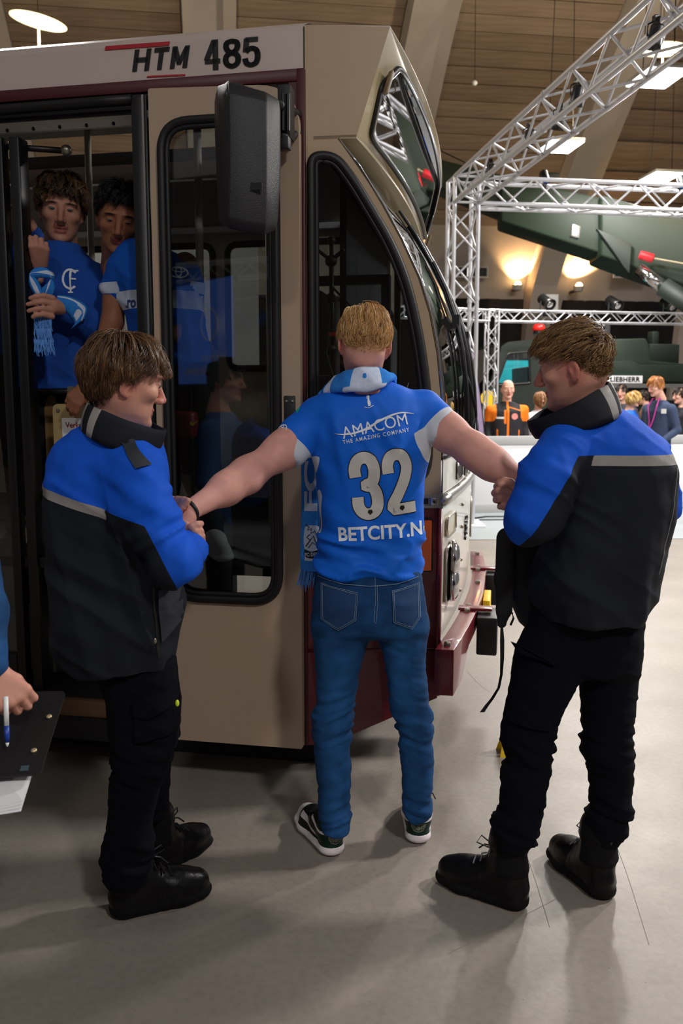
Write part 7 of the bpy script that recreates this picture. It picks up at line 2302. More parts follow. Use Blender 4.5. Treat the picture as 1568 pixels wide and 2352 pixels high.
flat_patch('epaulette', [(268, 1010), (292, 1003), (348, 1066), (318, 1074)], (305, 1040), 2.26, blv, m_flap, lgd, 0.006)
bt_ = flat_patch('epaulette_button', [(284 + 6 * math.cos(a), 1016 + 5 * math.sin(a)) for a in np.linspace(0, 6.28, 10, endpoint=False)], (284, 1016), 2.26, blv, m_ink, lgd, 0.010)
flat_patch('front_pocket', [(360, 1358), (418, 1352), (421, 1395), (413, 1430), (364, 1482)], (390, 1420), 2.28, blv, m_flap, lgd, 0.010)
Vp, Fp = shape2d(stroke2d([((x - 355) * 2.28 / FPX, (1400 - y) * 2.28 / FPX) for x, y in ((350, 1350), (354, 1420), (357, 1525))], 0.005))
decal('zip', Vp, Fp, P(355, 1400, 2.28) - np.array([0, 0.3, 0]), np.array([1., 0, 0]), np.array([0, 0, 1.]), (0, 1, 0), blv, m_ink, lgd, 0.004)
MB().ball(tuple(P(356, 1472, 2.255)), 0.006, 8, 6, (0.7, 0.6, 1.4)).build('zip_slider', m_steel, lgd, world=True)
MB().ball(tuple(P(471, 1250, 2.42)), 0.006, 8, 6, (0.5, 0.8, 1.2)).build('cuff_snap', m_steel, lgd, world=True)

TLN = [(1510, 215, 400), (1560, 228, 408), (1610, 246, 414), (1660, 251, 409), (1700, 254, 400), (1740, 259, 388), (1780, 258, 372), (1820, 254, 362), (1860, 250, 352), (1900, 248, 345), (1930, 246, 350), (1960, 238, 349), (1990, 236, 342), (2010, 239, 335), (2030, 248, 328)]
TLF = [(1510, 280, 402), (1600, 300, 412), (1680, 310, 410), (1720, 315, 398), (1760, 318, 389), (1800, 318, 388), (1830, 316, 383), (1860, 312, 377), (1890, 308, 360), (1915, 306, 352)]
t1 = vloft(leg_rows(TLN, 2.40, 2.375, 1510, 2030, 0.85, 0.055), 2.15, 0.03, round_=0.006); t2 = vloft(leg_rows(TLF, 2.48, 2.64, 1510, 1915, 1.2, 0.06), 2.15, 0.03, round_=0.006)
trfl = tr_fold(P(300, 1760, 2.4)[2], P(300, 1960, 2.38)[2])
tlo, TLV, TLFc = cloth('work_trousers', [t1, t2], m_trou, lgd, 0.007, 0.003, (14, 14, 10), trfl)
btl = bvh_of(TLV, TLFc)
flat_patch('cargo_pocket', [(305, 1625), (412, 1600), (405, 1700), (300, 1720)], (355, 1660), 2.28, btl, m_trou, lgd, 0.010)
flat_patch('pocket_flap', [(300, 1612), (414, 1585), (412, 1625), (330, 1660), (302, 1650)], (355, 1620), 2.28, btl, m_trou, lgd, 0.016)
hlm = MB().ball(tuple(P(407, 1615, 2.30)), 0.007, 8, 6, (0.8, 0.8, 1.4))
hlm.build('highlighter_cap', M('fluorescent_yellow', '#c8e01a', 0.5), lgd, world=True)
boot(lgd, G(250, 2108), G(436, 2063), m_boot, 0.19, 1.06)
hb_ = P(318, 2005, 2.55); boot(lgd, (hb_[0], 2.60, 0), (hb_[0] + 0.17, 2.82, 0), m_boot, 0.19, 1.0)
# ================================================================ other people
def simple_person(label, base, H, yaw, top, legs, skin, hairspec=None, h=0.012, lean=0.0, armL=None, armR=None, name='person', zonesf=None, topmat=None, headdy=0.0, headyaw=None, headpitch=-4, wide=1.0, group=None, shoes='#151517', hc=0.006, line=None, size=None):
    """standing figure built from its own height; armL/armR: elbow and wrist in body-local metres (x right, y facing, z up)"""
    base = np.array([base[0], base[1], base[2] if len(base) > 2 else 0.0]); R = rot(yaw); k = H / 1.8
    th = thing(name, label, 'person', base, 0, group)
    L = lambda x, y, z: base + R @ (np.array([x, y, z]) * k)
    hd_ = Head(L(0, 0.03 + headdy, 1.675), rot(yaw if headyaw is None else headyaw, headpitch), size or k)
    ln = line or hairline()
    sw = 0.19 * wide
    aL = armL or [(-0.27, -0.02, 1.13), (-0.27, 0.08, 0.88)]; aR = armR or [(0.27, -0.02, 1.13), (0.27, 0.08, 0.88)]
    sk = []
    pr_t = []
    for sgn, A in ((-1, aL), (1, aR)):
        s_, e_, w_ = L(sgn * sw, 0, 1.385), L(*A[0]), L(*A[1])
        sk += [rcone(e_, w_, 0.034 * k, 0.026 * k, 0.02)]
        dv = (w_ - e_); sk += hand_prims(w_, dv, R @ np.array([sgn * 1.0, 0.2, 0.1]), [22, 26, 30, 32], side=-sgn, s=k)
        pr_t += [rcone(s_, e_, 0.064 * k, 0.052 * k, 0.05, name='arm'), rcone(e_, e_ + (w_ - e_) * 0.9, 0.052 * k, 0.040 * k, 0.02, name='arm')]
    sk += [rcone(L(0, -0.01, 1.2), L(0, 0, 1.5), 0.08 * k, 0.05 * k, 0.03)]
    loc = [vloft([(0.86, 0, 0, 0.165 * wide, 0.12 * wide), (1.0, 0, 0, 0.165 * wide, 0.12 * wide), (1.2, 0, 0.0, 0.18 * wide, 0.12 * wide), (1.36, 0, 0, 0.195 * wide, 0.115 * wide), (1.44, 0, -0.005, 0.165 * wide, 0.085), (1.50, 0, -0.01, 0.075, 0.07)], 2.4, 0.03, 'torso')]
    torso = xform(loc, base, R, k)
    body_mesh('body', [(hd_.prims, hc), (sk, h * 0.6)], hd_, ln, skin, th)
    V = None
    at = None
    if zonesf:
        at = {kk: (lambda f: (lambda V: f(((V - base) @ R) / k)))(f) for kk, f in zonesf.items()}
    cloth('jacket' if topmat else 'top', torso + pr_t, topmat or M('top_' + top, top, 0.85, var=0.1), th, h, 0.004, (12, 12, 8), None, at)
    lg = []
    for sgn in (-1, 1):
        lg += [rcone(L(sgn * 0.09, 0, 0.9), L(sgn * 0.10, 0.01, 0.5), 0.092 * k, 0.066 * k, 0.03), rcone(L(sgn * 0.10, 0.01, 0.5), L(sgn * 0.10, -0.01, 0.09), 0.066 * k, 0.05 * k, 0.02)]
    cloth('trousers', lg, M('legs_' + legs, legs, 0.9, var=0.12), th, h, 0.004, (12, 12, 10))
    shm = M('shoe_' + shoes, shoes, 0.5)
    for sgn in (-1, 1):
        V, F = field_mesh(xform([rcone((sgn * 0.10, -0.05, 0.045), (sgn * 0.11, 0.16, 0.036), 0.042, 0.034, 0.01)], base, R, k), 0.012, 1)
        V[:, 2] = np.maximum(V[:, 2], base[2] + 0.001)
        mk('shoe', V, F, shm, th, True, True)
    if hairspec:
        hair(hd_, 'hair', hairspec['mat'], th, N=hairspec.get('N', 2200), K=hairspec.get('K', 6), line=ln, length=hairspec['length'], vol=hairspec['vol'], bias=hairspec.get('bias'), seed=hairspec.get('seed', 2), r0=hairspec.get('r', 0.0022), r1=0.001, clump=10, jit=hairspec.get('jit', 0.25))
    return th, hd_, L
short = dict(length=lambda p: np.interp(p[:, 2], [-0.05, 0.05, 0.1], [0.02, 0.045, 0.06]), vol=lambda p: np.interp(p[:, 2], [-0.05, 0.05, 0.1], [0.004, 0.012, 0.018]))
h_dark = hairmat('dark_hair', '#0b0908', '#1d1511', '#352820')
h_black = hairmat('black_hair', '#050505', '#0d0c0d', '#1c1a1b')
h_ginger = hairmat('ginger_hair', '#7a4722', '#b8763c', '#d89a58')
h_gold = hairmat('golden_hair', '#8a6a33', '#cfa860', '#ecd090')
h_fair = hairmat('fair_long_hair', '#6e4b2c', '#a97c50', '#cfa476')
sk_pale = skinmat('skin_pale', '#d8a791', '#b8635a', '#b08a74', '#c9867a')

# man in orange and black jacket
def on_face(V, t): return np.where(V[:, 1] > 0, t, -1)
oz = {'orange': lambda q: np.maximum.reduce([np.minimum(np.abs(q[:, 0]) - 0.175 - 0.6 * np.maximum(1.28 - q[:, 2], 0), np.minimum(q[:, 2] - 1.22, 1.49 - q[:, 2])),
                                             np.where(q[:, 1] > 0, 0.010 - np.abs(q[:, 0] - 0.004), -1), np.where(q[:, 1] > 0.03, np.minimum(0.010 - np.abs(q[:, 0] - 0.05), np.minimum(q[:, 2] - 1.19, 1.38 - q[:, 2])), -1),
                                             np.where(q[:, 1] > 0, np.minimum(0.008 - np.abs(np.abs(q[:, 0]) - 0.155), 1.10 - q[:, 2]), -1), np.where(q[:, 1] > 0, 0.006 - np.abs(q[:, 2] - 1.425 + 0.3 * np.abs(q[:, 0])), -1) * (q[:, 0] < 0)]),
      'white': lambda q: np.where(q[:, 1] > 0.05, np.maximum(0.045 - np.hypot(q[:, 0] + 0.085, q[:, 2] - 1.29), -1), -1), 'logo': lambda q: np.where(q[:, 1] > 0.05, np.minimum(0.055 - np.abs(q[:, 0] - 0.12), 0.014 - np.abs(q[:, 2] - 1.27)), -1)}
m_oj = zones('orange_black_softshell', '#2a2a2d', [('orange', '#f07a1c', None), ('white', '#e88f86', None), ('logo', '#d8d8d8', None)], rough=0.8, bump=0.1, var=0.06)
ob = P(1165, 900, 12.75)
simple_person('bald man in black and orange jacket behind the white barrier', (ob[0], 12.75), 1.82, 180, '', '#22252c', sk_pale, None, zonesf=oz, topmat=m_oj, wide=1.3, size=1.13, h=0.011, line=lambda p: p[..., 2] * 0 - 1)
gb = P(1238, 900, 13.2)
long_h = dict(mat=h_fair, length=lambda p: np.interp(p[:, 2], [-0.05, 0.05, 0.1], [0.26, 0.30, 0.32]), vol=lambda p: 0.018 + 0 * p[:, 0], bias=lambda p, t: np.array([0, -0.10, -1.2]) * (0.4 + t), N=1400, K=9, jit=0.08)
simple_person('young woman with long fair hair and white top beside the orange jacket', (gb[0], 13.2), 1.67, 195, '#cfc9cc', '#2c3140', sk_pale, long_h)
def puff(th_, hd_, mat, pts):
    """extra hair volume: long locks or bob"""
    V, F = field_mesh(xform(pts, hd_.c, hd_.R, hd_.s), 0.009, 1)
    V = V + vnormals(V, F) * (0.004 * fnoise(V, (60, 60, 14), 2))[:, None]
    mk('hair_volume', V, F, mat, th_, True, True, {'tone': 1.4 * fnoise(V, (70, 70, 10), 2)})
wb_ = P(1450, 900, 12.95)
t_, hd_w, _ = simple_person('woman with short golden hair in bright blue jacket', (wb_[0], 12.95), 1.67, 235, '#1a5fc0', '#20242e', sk_pale, dict(mat=h_gold, length=lambda p: np.interp(p[:, 2], [-0.05, 0.05, 0.1], [0.07, 0.12, 0.13]), vol=lambda p: 0.03 + 0 * p[:, 0], bias=lambda p, t: np.array([0, -0.05, -0.8]) * t, N=1500, K=8, jit=0.12))
db = P(1428, 895, 13.7)
simple_person('dark haired person standing behind the golden haired woman', (db[0], 13.7), 1.78, 150, '#3a3a40', '#1a1c22', sk_pale, dict(mat=h_dark, **short))
bb_ = P(1482, 905, 14.4)
simple_person('person in brown coat half hidden behind the navy jacket', (bb_[0], 14.4), 1.70, 60, '#4a3018', '#1a1c22', sk_pale, dict(mat=h_dark, **short))
eb_ = P(1566, 895, 13.0)
simple_person('dark haired person at the right edge behind the navy jacket', (eb_[0], 13.0), 1.72, 100, '#1a1a1e', '#1a1c22', sk_pale, dict(mat=h_dark, **short))
nb = P(1516, 880, 11.62)
nth, nhd, NL = simple_person('ginger haired man in navy jacket with pink lanyard before the barrier', (nb[0], 11.62), 1.84, 118, '#2c3a55', '#232b38', sk_pale, dict(mat=h_ginger, **short), headyaw=112, headpitch=-16, headdy=0.05, shoes='#2fb8c4', wide=1.05, armL=[(-0.26, -0.05, 1.12), (-0.22, 0.16, 0.98)])
MB().tube([NL(-0.05, 0.07, 1.52), NL(-0.075, 0.13, 1.42), NL(-0.03, 0.135, 1.25), NL(0.02, 0.145, 1.12)], 0.008, 6).tube([NL(0.05, 0.07, 1.52), NL(0.07, 0.13, 1.42), NL(0.03, 0.14, 1.25), NL(0.02, 0.145, 1.12)], 0.008, 6).tube([NL(-0.05, 0.07, 1.52), NL(-0.03, -0.075, 1.53), NL(0.03, -0.075, 1.53), NL(0.05, 0.07, 1.52)], 0.008, 6).build('lanyard', M('pink_ribbon', '#c23a9c', 0.7), nth, world=True)
MB().obox(NL(0.02, 0.155, 1.06), (0.035, 0.0, 0), (0, 0.004, 0), (0, 0, 0.055)).build('badge', m_boardw, nth, world=True)
MB().obox(NL(-0.17, 0.105, 1.36), tuple(rot(118) @ np.array([0.03, 0.01, 0.0])), tuple(rot(118) @ np.array([0, 0.003, 0])), (0, 0, 0.03)).build('chest_emblem', m_boardw, nth, world=True)

# ---------------------------------------------------------------- two young men inside the tram doorway
sk_in1 = skinmat('skin_freckled', '#b98571', '#9c5850', '#2e2016', '#a8685c')
sk_in2 = skinmat('skin_olive', '#8a5a42', '#7a4238', '#0c0a09', '#84503e')
h_curl = hairmat('curly_brown_hair', '#20150d', '#4a3320', '#8a6844')
i1 = thing('person', 'curly haired young man in blue sweater holding a scarf at the tram door', 'person', t2w(-1.12, 0.62, 0.88))
Y1 = 3.74
h1 = Head(P(141, 482, Y1), rot(196, -14, -4), 1.08, open_mouth=0.004)
hl1 = hairline(-0.05, -0.01, 0.015, 0.042, 0.058)
HA, HB = P(98, 603, 3.50), P(108, 702, 3.50)
EA, EB = P(10, 715, 3.66), P(222, 745, 3.62)
arm1 = [rcone(EA, P(88, 640, 3.55), 0.03, 0.024, 0.02), rcone(EB, P(150, 708, 3.54), 0.024, 0.02, 0.02)]
hnd = hand_prims(P(92, 612, 3.53), (0.15, -0.45, 0.55), (0.3, -0.8, -0.2), [[50, 60, 40], [54, 64, 40], [58, 66, 40], [60, 68, 40]], side=-1, s=1.0, thumb=(35, 20, 10))
hnd += [rcone(P(148, 708, 3.52), P(122, 704, 3.475), 0.027, 0.032, 0.02)]
for i_, (x1, yy) in enumerate(((70, 682), (64, 696), (66, 711), (76, 725))):
    hnd += finger([(120, yy + 2, 3.455), (100, yy - 3, 3.435), (82, yy - 1, 3.425), (x1, yy + 3, 3.425)], 0.0115, 0.0088)
hnd += finger([(122, 686, 3.48), (104, 676, 3.47), (90, 674, 3.47)], 0.0125, 0.0095)
nk1 = rcone(h1.wld((0, -0.03, -0.10)), P(142, 600, Y1 + 0.02), 0.060, 0.06, 0.03)
body_mesh('body', [(h1.prims + [nk1], 0.0045), (hnd, 0.0042), (arm1, 0.01)], h1, hl1, sk_in1, i1)
eyes(h1, i1, closed=0.6)
hair(h1, 'hair', h_curl, i1, N=6000, K=8, line=hl1, crown=(0, -0.04, 0.11), length=lambda p: np.interp(p[:, 2], [-0.05, 0.03, 0.1], [0.02, 0.04, 0.065]) * np.interp(p[:, 1], [0, 0.09], [1, 0.45]), vol=lambda p: np.interp(p[:, 2], [-0.05, 0.03, 0.1], [0.006, 0.016, 0.034]), seed=4, jit=0.6, wave=0.007, r0=0.0014)
sw_rows = [(560, 98, 186, Y1, 0.075), (572, 84, 194, Y1, 0.085), (588, 62, 208, Y1, 0.10), (610, 38, 220, Y1, 0.115), (640, 20, 230, Y1, 0.13), (660, 14, 234, Y1, 0.14), (720, 25, 236, Y1, 0.14), (790, 38, 222, Y1, 0.14), (850, 42, 215, Y1, 0.14), (900, 50, 210, Y1, 0.13)]
sw_t = vloft(rows_px(sw_rows, Y1, 0.13), 2.4, 0.03, 'torso')
sw_s = [rcone(P(36, 648, Y1), EA, 0.078, 0.066, 0.03), rcone(EA, P(72, 635, 3.56), 0.066, 0.048, 0.02), rcone(P(212, 648, Y1), EB, 0.078, 0.068, 0.03), rcone(EB, P(134, 705, 3.525), 0.066, 0.044, 0.02)]
m_sw = M('blue_sweatshirt', '#0b46a0', 0.9, var=0.08, bump=0.3, bs=400)
f1 = jack_fold(-1.2, 2.2, 1.0)
swo, SWV, SWF = cloth('sweater', [sw_t] + sw_s, m_sw, i1, 0.008, 0.004, (12, 12, 9), f1)
ring_collar('neckband', ((142, 556), (144, 540)), ((142, 566), (144, 552)), 0.0, 0.0, Y1, m_sw, i1, n=12) if False else None
swb = bvh_of(SWV, SWF)
put('sweater_emblem', shape2d(stroke2d(curve2d([(26, 34), (18, 40), (8, 34), (4, 20), (8, 8), (18, 3), (26, 8)], 4), 4) + stroke2d([(18, 38), (18, -4)], 3.2) + stroke2d([(18, 37), (30, 39)], 3) + stroke2d([(18, 22), (27, 22)], 3) + stroke2d([(13, -4), (23, -4)], 2.4)), (139, 666), (175, 666), 3.6, swb, m_shw, i1, 0.002)
lg1 = [rcone(P(90, 880, Y1 + 0.05), P(85, 1120, Y1 + 0.1), 0.10, 0.07, 0.03), rcone(P(85, 1120, Y1 + 0.1), np.array([-1.38, 3.95, 0.95]), 0.07, 0.05, 0.03), rcone(P(165, 880, Y1 + 0.05), P(165, 1120, Y1 + 0.1), 0.10, 0.07, 0.03), rcone(P(165, 1120, Y1 + 0.1), np.array([-1.18, 3.92, 0.95]), 0.07, 0.05, 0.03)]
cloth('trousers', lg1, M('black_trousers', '#0c0d10', 0.9), i1, 0.012, 0.004)

# scarf in his hands
sc2 = thing('scarf', 'blue and white striped scarf bunched in the hands of the curly haired man', 'scarf', P(105, 800, 3.48))
def band(name, path, w, ups, parent, mat, zf, th=0.012, n=7):
    """scarf band along a path; ups = width direction per point"""
    pth = np.array(_catmull([np.asarray(p) for p in path], 6)); ww = np.array(_catmull([np.asarray(u_) * s_ for u_, s_ in zip(ups, w)], 6))
    V, A = [], []
    tg_ = np.gradient(pth, axis=0)
    for sd in (1, -1):
        for i in range(len(pth)):
            nn = np.cross(tg_[i], ww[i]); nn /= np.linalg.norm(nn) + 1e-9
            for k in range(n):
                t = k / (n - 1); V.append(pth[i] + ww[i] * (2 * t - 1) + nn * sd * th * (0.25 + 0.75 * math.sqrt(max(0, 1 - (2 * t - 1) ** 2)))); A.append((i / (len(pth) - 1), t))
    m_ = len(pth); NV_ = m_ * n; F = []
    for i in range(m_ - 1):
        for k in range(n - 1):
            a = i * n + k; F += [(a, a + 1, a + n + 1, a + n), (NV_ + a + 1, NV_ + a, NV_ + a + n, NV_ + a + n + 1)]
        for a in (i * n, i * n + n - 1): F.append((a, a + n, NV_ + a + n, NV_ + a))
    for i in (0, m_ - 1):
        for k in range(n - 1): F.append((i * n + k, i * n + k + 1, NV_ + i * n + k + 1, NV_ + i * n + k))
    A = np.array(A)
    return mk(name, V, F, mat, parent, True, True, {'w': zf(A[:, 0], A[:, 1]), 'k': np.full(len(V), -1.0)})
X_, Z_ = np.array([1., 0, 0]), np.array([0, 0, 1.])
band('scarf_loop', [P(98, 690, 3.47), P(80, 655, 3.46), P(72, 632, 3.46), P(95, 626, 3.455), P(118, 632, 3.46), P(112, 660, 3.46), P(100, 690, 3.47)], [0.02, 0.024, 0.022, 0.02, 0.022, 0.024, 0.02], [X_ * .6 + Z_ * .5, X_ * .7 + Z_ * .4, X_ * .3 + Z_ * .8, Z_, Z_ * .8 - X_ * .4, X_, X_], sc2, m_scarf, lambda u, t: 0.12 - np.abs(t - 0.5) * (1 + 0 * u) + 0.1 * np.sin(u * 12))
band('scarf_end', [P(130, 690, 3.49), P(160, 700, 3.50), P(185, 722, 3.51), P(178, 745, 3.51)], [0.022, 0.03, 0.042, 0.036], [Z_ + X_ * .3, Z_ + X_ * .4, Z_ * .8 + X_ * .6, Z_ * .6 + X_ * .8], sc2, m_scarf, lambda u, t: np.maximum(0.06 - np.abs(t - 0.85), np.minimum(0.10 - np.abs(u - 0.62), 0.25 - np.abs(t - 0.4))))
band('scarf_tail', [P(98, 715, 3.47), P(96, 740, 3.465), P(98, 765, 3.465)], [0.022, 0.03, 0.034], [X_, X_, X_], sc2, m_scarf, lambda u, t: 0.05 - np.abs(t - 0.5))
paths = []
for i in range(170):
    lay = i % 3; x0 = 78 + 40 * rg.random(); y0 = (730, 755, 780)[lay]
    a = P(x0, y0, 3.455 - 0.006 * lay); b = P(x0 + 5 * rg.normal() + 3, y0 + 30 + 5 * rg.normal(), 3.45 - 0.006 * lay); paths.append([a, a * .5 + b * .5 + rg.normal(size=3) * .004, b])
Vf, Ff = strand_mesh(np.array(paths), 0.0026, 0.0016, 4); fo_ = mk('fringe', Vf, Ff, fr_m, sc2, True, True); fo_['kind'] = 'stuff'

i2 = thing('person', 'black haired young man in blue football shirt leaning inside the tram', 'person', t2w(-0.62, 0.62, 0.88))
Y2 = 3.52
h2 = Head(P(276, 502, Y2), rot(190, -22, -8), 1.06)
hl2 = hairline(-0.05, -0.005, 0.02, 0.05, 0.066)
E1, W1_ = P(258, 740, 3.50), P(200, 888, 3.42)
E2_, W2_ = P(432, 700, 3.48), P(400, 770, 3.40)
arm2 = chain([P(268, 620, Y2), E1, W1_], [0.052, 0.042, 0.030]) + chain([P(425, 610, Y2), E2_, W2_], [0.052, 0.042, 0.030])
arm2 += hand_prims(W1_, (-0.2, -0.3, -0.3), (0.3, -0.7, 0.6), [40, 44, 46, 48], side=-1) + hand_prims(W2_, (-0.6, -0.2, -0.1), (0, -0.5, 0.8), [30, 34, 36, 40], side=1)
hx = hand_prims(P(275, 775, 3.50), (0.5, -0.2, 0.5), (0, -0.6, 0.6), [30, 34, 36, 40], side=-1)
nk2 = rcone(h2.wld((0, -0.03, -0.10)), P(312, 610, Y2 + 0.02), 0.060, 0.06, 0.03)
body_mesh('body', [(h2.prims + [nk2], 0.0045), (arm2, 0.006)], h2, hl2, sk_in2, i2)
eyes(h2, i2, iris='#1a0e08', closed=0.7)
hair(h2, 'hair', h_black, i2, N=4500, K=7, line=hl2, length=lambda p: np.interp(p[:, 2], [-0.05, 0.03, 0.1], [0.015, 0.03, 0.05]) * np.interp(p[:, 1], [0, 0.09], [1, 0.5]), vol=lambda p: np.interp(p[:, 2], [-0.05, 0.03, 0.1], [0.004, 0.012, 0.026]), bias=lambda p, t: np.array([0, -0.5, 0.2]), seed=9, r0=0.0014)
s2_rows = [(556, 285, 355, Y2, 0.07), (568, 276, 376, Y2, 0.09), (588, 262, 406, Y2, 0.105), (612, 252, 436, Y2, 0.12), (650, 258, 455, Y2, 0.13), (720, 285, 465, Y2, 0.13), (790, 305, 475, Y2, 0.13), (838, 320, 482, Y2, 0.13)]
s2_t = vloft(rows_px(s2_rows, Y2, 0.12), 2.4, 0.03, 'torso')
s2_s = [rcone(P(276, 628, Y2), P(264, 655, Y2 - .01), 0.064, 0.062, 0.03), rcone(P(420, 628, Y2), P(430, 657, Y2 - .02), 0.064, 0.062, 0.03)]
cut2 = [cutter(P(259, 660, Y2), (0, 0, -1), 0.06), cutter(P(432, 664, Y2), (0.1, 0, -1), 0.055)]
zw = P(300, 675, Y2)[2], P(300, 716, Y2)[2]
cz1, cz2 = P(259, 660, Y2)[2], P(432, 664, Y2)[2]
s2o, S2V, S2F = cloth('football_shirt', [s2_t] + s2_s, zones('blue_shirt_white_band', '#0b50b0', [('w', '#b9c2d6', None)], rough=0.7, bump=0.1, var=0.06), i2, 0.008, 0.004, (12, 12, 9), jack_fold(-0.8, 2.2),
      {'w': lambda V: np.maximum.reduce([np.where((pdist(s2_s, V) > 0.012), np.minimum(zw[0] - V[:, 2], V[:, 2] - zw[1]), -1), np.where(pdist(s2_s, V) < 0.014, np.minimum(cz1 + 0.012 - V[:, 2], V[:, 2] - cz1 + 0.03), -1)])})
s2b = bvh_of(S2V, S2F)
putt('shirt_text', '.ro', (284, 706), (312, 708), 18, 3.4, s2b, M('navy_print', '#16306e', 0.7), i2, 0.03)
put('sleeve_emblem', shape2d(em), (390, 640), (432, 640), 3.42, s2b, m_shw, i2, 0.002)
lg2 = [rcone(P(350, 830, Y2 + .05), P(370, 1100, Y2 + .08), 0.11, 0.075, 0.03), rcone(P(370, 1100, Y2 + .08), np.array([-0.74, 3.62, 0.97]), 0.075, 0.05, 0.03), rcone(P(440, 830, Y2 + .05), P(465, 1100, Y2 + .05), 0.11, 0.075, 0.03), rcone(P(465, 1100, Y2 + .05), np.array([-0.53, 3.52, 0.97]), 0.075, 0.05, 0.03)]
wsh = zones('white_sneaker', '#c9c6c0', [('sole', '#e0ddd8', None)], rough=0.6, bump=0.2, var=0.1)
def plain_shoe(par, heel, d, mat, s=1.0):
    h, R = foot_frame(heel, np.asarray(heel) + np.asarray(d))
    pr = xform([rcone((0.04, 0, 0.02), (0.22, 0, 0.02), 0.036, 0.043, 0.0, flat=((0, 0, 1), 0.45)), rcone((0.22, 0, 0.042), (0.12, 0, 0.07), 0.034, 0.038, 0.02), rcone((0.12, 0, 0.07), (0.05, 0, 0.075), 0.04, 0.042, 0.02)], h, R, s)
    V, F = field_mesh(pr, 0.007, 1); V[:, 2] = np.maximum(V[:, 2], heel[2] + 0.001)
    mk('shoe', V, F, mat, par, True, True, {'sole': heel[2] + 0.032 - V[:, 2]})
plain_shoe(i2, (-0.55, 3.56, 0.881), (0.10, -0.23, 0), wsh); plain_shoe(i2, (-0.76, 3.66, 0.881), (0.04, -0.25, 0), wsh)
plain_shoe(i1, (-1.38, 4.0, 0.881), (0.02, -0.25, 0), wsh); plain_shoe(i1, (-1.18, 3.97, 0.881), (0.05, -0.25, 0), wsh)
cloth('trousers', lg2, M('charcoal_trousers', '#17181b', 0.9), i2, 0.012, 0.004)
# third passenger at the very left edge
b3 = t2w(-1.72, 0.75, 0.88)
simple_person('passenger in blue sweater cut off by the left edge of the picture', b3, 1.76, 185, '#0b46a0', '#101114', sk_in1, dict(mat=h_dark, **short), armL=[(-0.34, 0.12, 1.22), (-0.30, 0.30, 1.42)], armR=[(0.28, 0.08, 1.12), (0.22, 0.30, 1.05)])

# ---------------------------------------------------------------- clipboard holder at the lower left edge
pb = np.array([-1.25, 1.80])
hw = P(-6, 1566, 1.735)
Rl = rot(-95)
def to_l(p, k): return tuple((np.asarray(p) - np.array([pb[0], pb[1], 0])) @ Rl / k)
cp = simple_person('person in jeans at the lower left edge holding clipboard and pen', pb, 1.74, -95, '#1d4f86', '#22262e', sk_c, dict(mat=h_dark, **short), armR=[(0.26, -0.06, 1.10), (0.22, 0.05, 0.93)], armL=[(-0.24, 0.0, 1.12), (-0.05, 0.10, 0.92)])[0]
# the writing hand in detail
hp_ = hand_prims(P(-38, 1545, 1.76), (0.75, -0.10, -0.62), (0.35, -0.80, 0.45), [[48, 58, 30], [52, 62, 34], [56, 66, 36], [58, 68, 38]], thumb=(20, 20, 10), side=-1, s=1.0, thumb_in=0.5)
hp_ += [rcone(P(-60, 1430, 1.80), P(-34, 1545, 1.76), 0.034, 0.027, 0.02)]
cloth('denim_sleeve', [rcone(P(-70, 1290, 1.84), P(-48, 1400, 1.81), 0.060, 0.055, 0.02), rcone(P(-48, 1400, 1.81), P(-34, 1530, 1.765), 0.055, 0.044, 0.02)], m_jean, cp, 0.006, 0.004, (12, 12, 20), None, {'fade': lambda V: fnoise(V, 12, 2)})
V, F = field_mesh(hp_, 0.0034, 1)
mk('writing_hand', V, F, sk_c, cp, True, True, {k: np.full(len(V), -1.0) for k in ('scalp', 'red', 'lip', 'brow')})
pen = thing('pen', 'white and blue ballpoint pen in the hand over the clipboard', 'pen', P(16, 1715, 1.70))
a, b = P(13, 1600, 1.725), P(17, 1716, 1.70); d = b - a
MB().tube([a, a + d * 0.58], 0.0049, 12).build('barrel', m_boardw, pen, world=True, smooth=True)
MB().tube([a + d * 0.58, a + d * 0.78, a + d * 0.91], [0.0052, 0.0052, 0.0038], 12).build('grip', M('blue_plastic', '#123a96', 0.4), pen, world=True, smooth=True)
MB().tube([a + d * 0.91, a + d * 0.97, b], [0.0036, 0.0022, 0.0006], 12).build('tip', m_boardw, pen, world=True, smooth=True)
clip = thing('clipboard', 'black clipboard with papers tilted forward at the lower left edge', 'clipboard', (-0.72, 1.76, 0.80))
c00, c10, c11, c01 = P(-150, 1592, 1.90), P(151, 1587, 1.90), P(92, 1778, 1.64), P(-220, 1800, 1.64)
def bil(u, v): return c00 * (1 - u) * (1 - v) + c10 * u * (1 - v) + c11 * u * v + c01 * (1 - u) * v
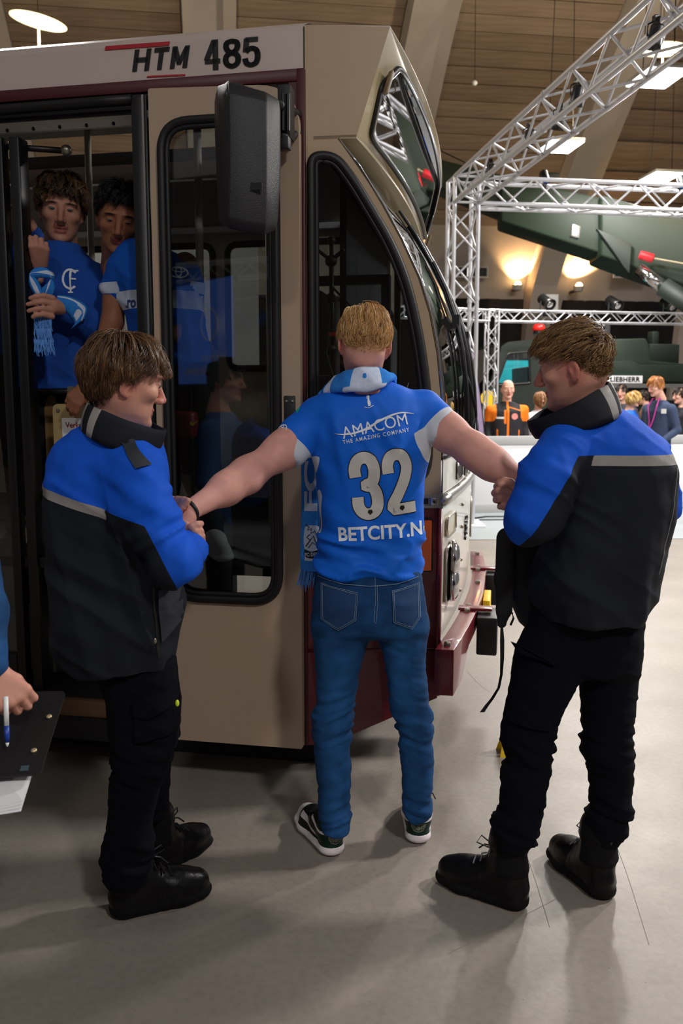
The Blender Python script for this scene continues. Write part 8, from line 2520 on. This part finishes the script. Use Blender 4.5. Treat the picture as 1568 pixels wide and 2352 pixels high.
nrm = np.cross(c10 - c00, c01 - c00); nrm /= np.linalg.norm(nrm); nrm = nrm if nrm[2] > 0 else -nrm
po = arcpoly([(0, 0), (1, 0), (1, 1), (0, 1)], 0.05, 5)
V, F = plate(po, [], lambda u, v, d_: bil(u, v) + nrm * d_, 0.0, -0.004)
mk('board', V, F, M('black_board', '#0d0d0c', 0.55, bump=0.1, bs=300), clip, False, True)
for u, v in ((0.935, 0.34), (0.90, 0.74)):
    MB().lathe([(0.006, 0), (0.006, 0.003), (0.003, 0.004)], c=bil(u, v), axis=nrm, n=12).build('rivet', M('brass_rivet', '#c9b48c', 0.35, metal=0.6), clip, world=True, smooth=True)
V, F = plate([(0.84, 0.90), (0.90, 0.90), (0.90, 0.955), (0.84, 0.955)], [], lambda u, v, d_: bil(u, v) + nrm * d_, 0.0008, 0.0)
mk('label_sticker', V, F, M('grey_sticker', '#3a4a50', 0.5), clip, False, True)
for k in range(4):
    V, F = plate([(0.02, -0.02 - 0.006 * k), (0.93 - 0.02 * k, -0.02 - 0.01 * k), (0.90, 1.22 - 0.02 * k), (0.02, 1.26)], [], lambda u, v, d_: bil(u, v) + nrm * d_ - np.array([0, 0, 0.5 * max(0, v - 1) ** 2]), -0.006 - 0.0015 * k, -0.0066 - 0.0015 * k)
    mk('paper_sheet', V, F, m_boardw, clip, False, True)

# red bag inside the tram behind the door glass
rb_ = thing('carrier_bag', 'dark red carrier bag with yellow tick mark behind the door glass', 'bag', P(420, 1005, 3.42))
cloth('bag_body', [vloft(rows_px([(945, 386, 452, 3.44, 0.05), (975, 384, 454, 3.44, 0.06), (1005, 388, 450, 3.44, 0.05)], 3.44, 0.05), 3.5, 0.0, round_=0.01)], M('dark_red_plastic', '#7a0f14', 0.5), rb_, 0.008, 0.003)
MB().prism([P(437, 968, 3.375), P(441, 972, 3.375), P(456, 965, 3.375), P(443, 978, 3.375), P(436, 976, 3.375)], (0, 0.003, 0)).build('tick_mark', M('neon_yellow', '#d8d820', 0.5), rb_, world=True)
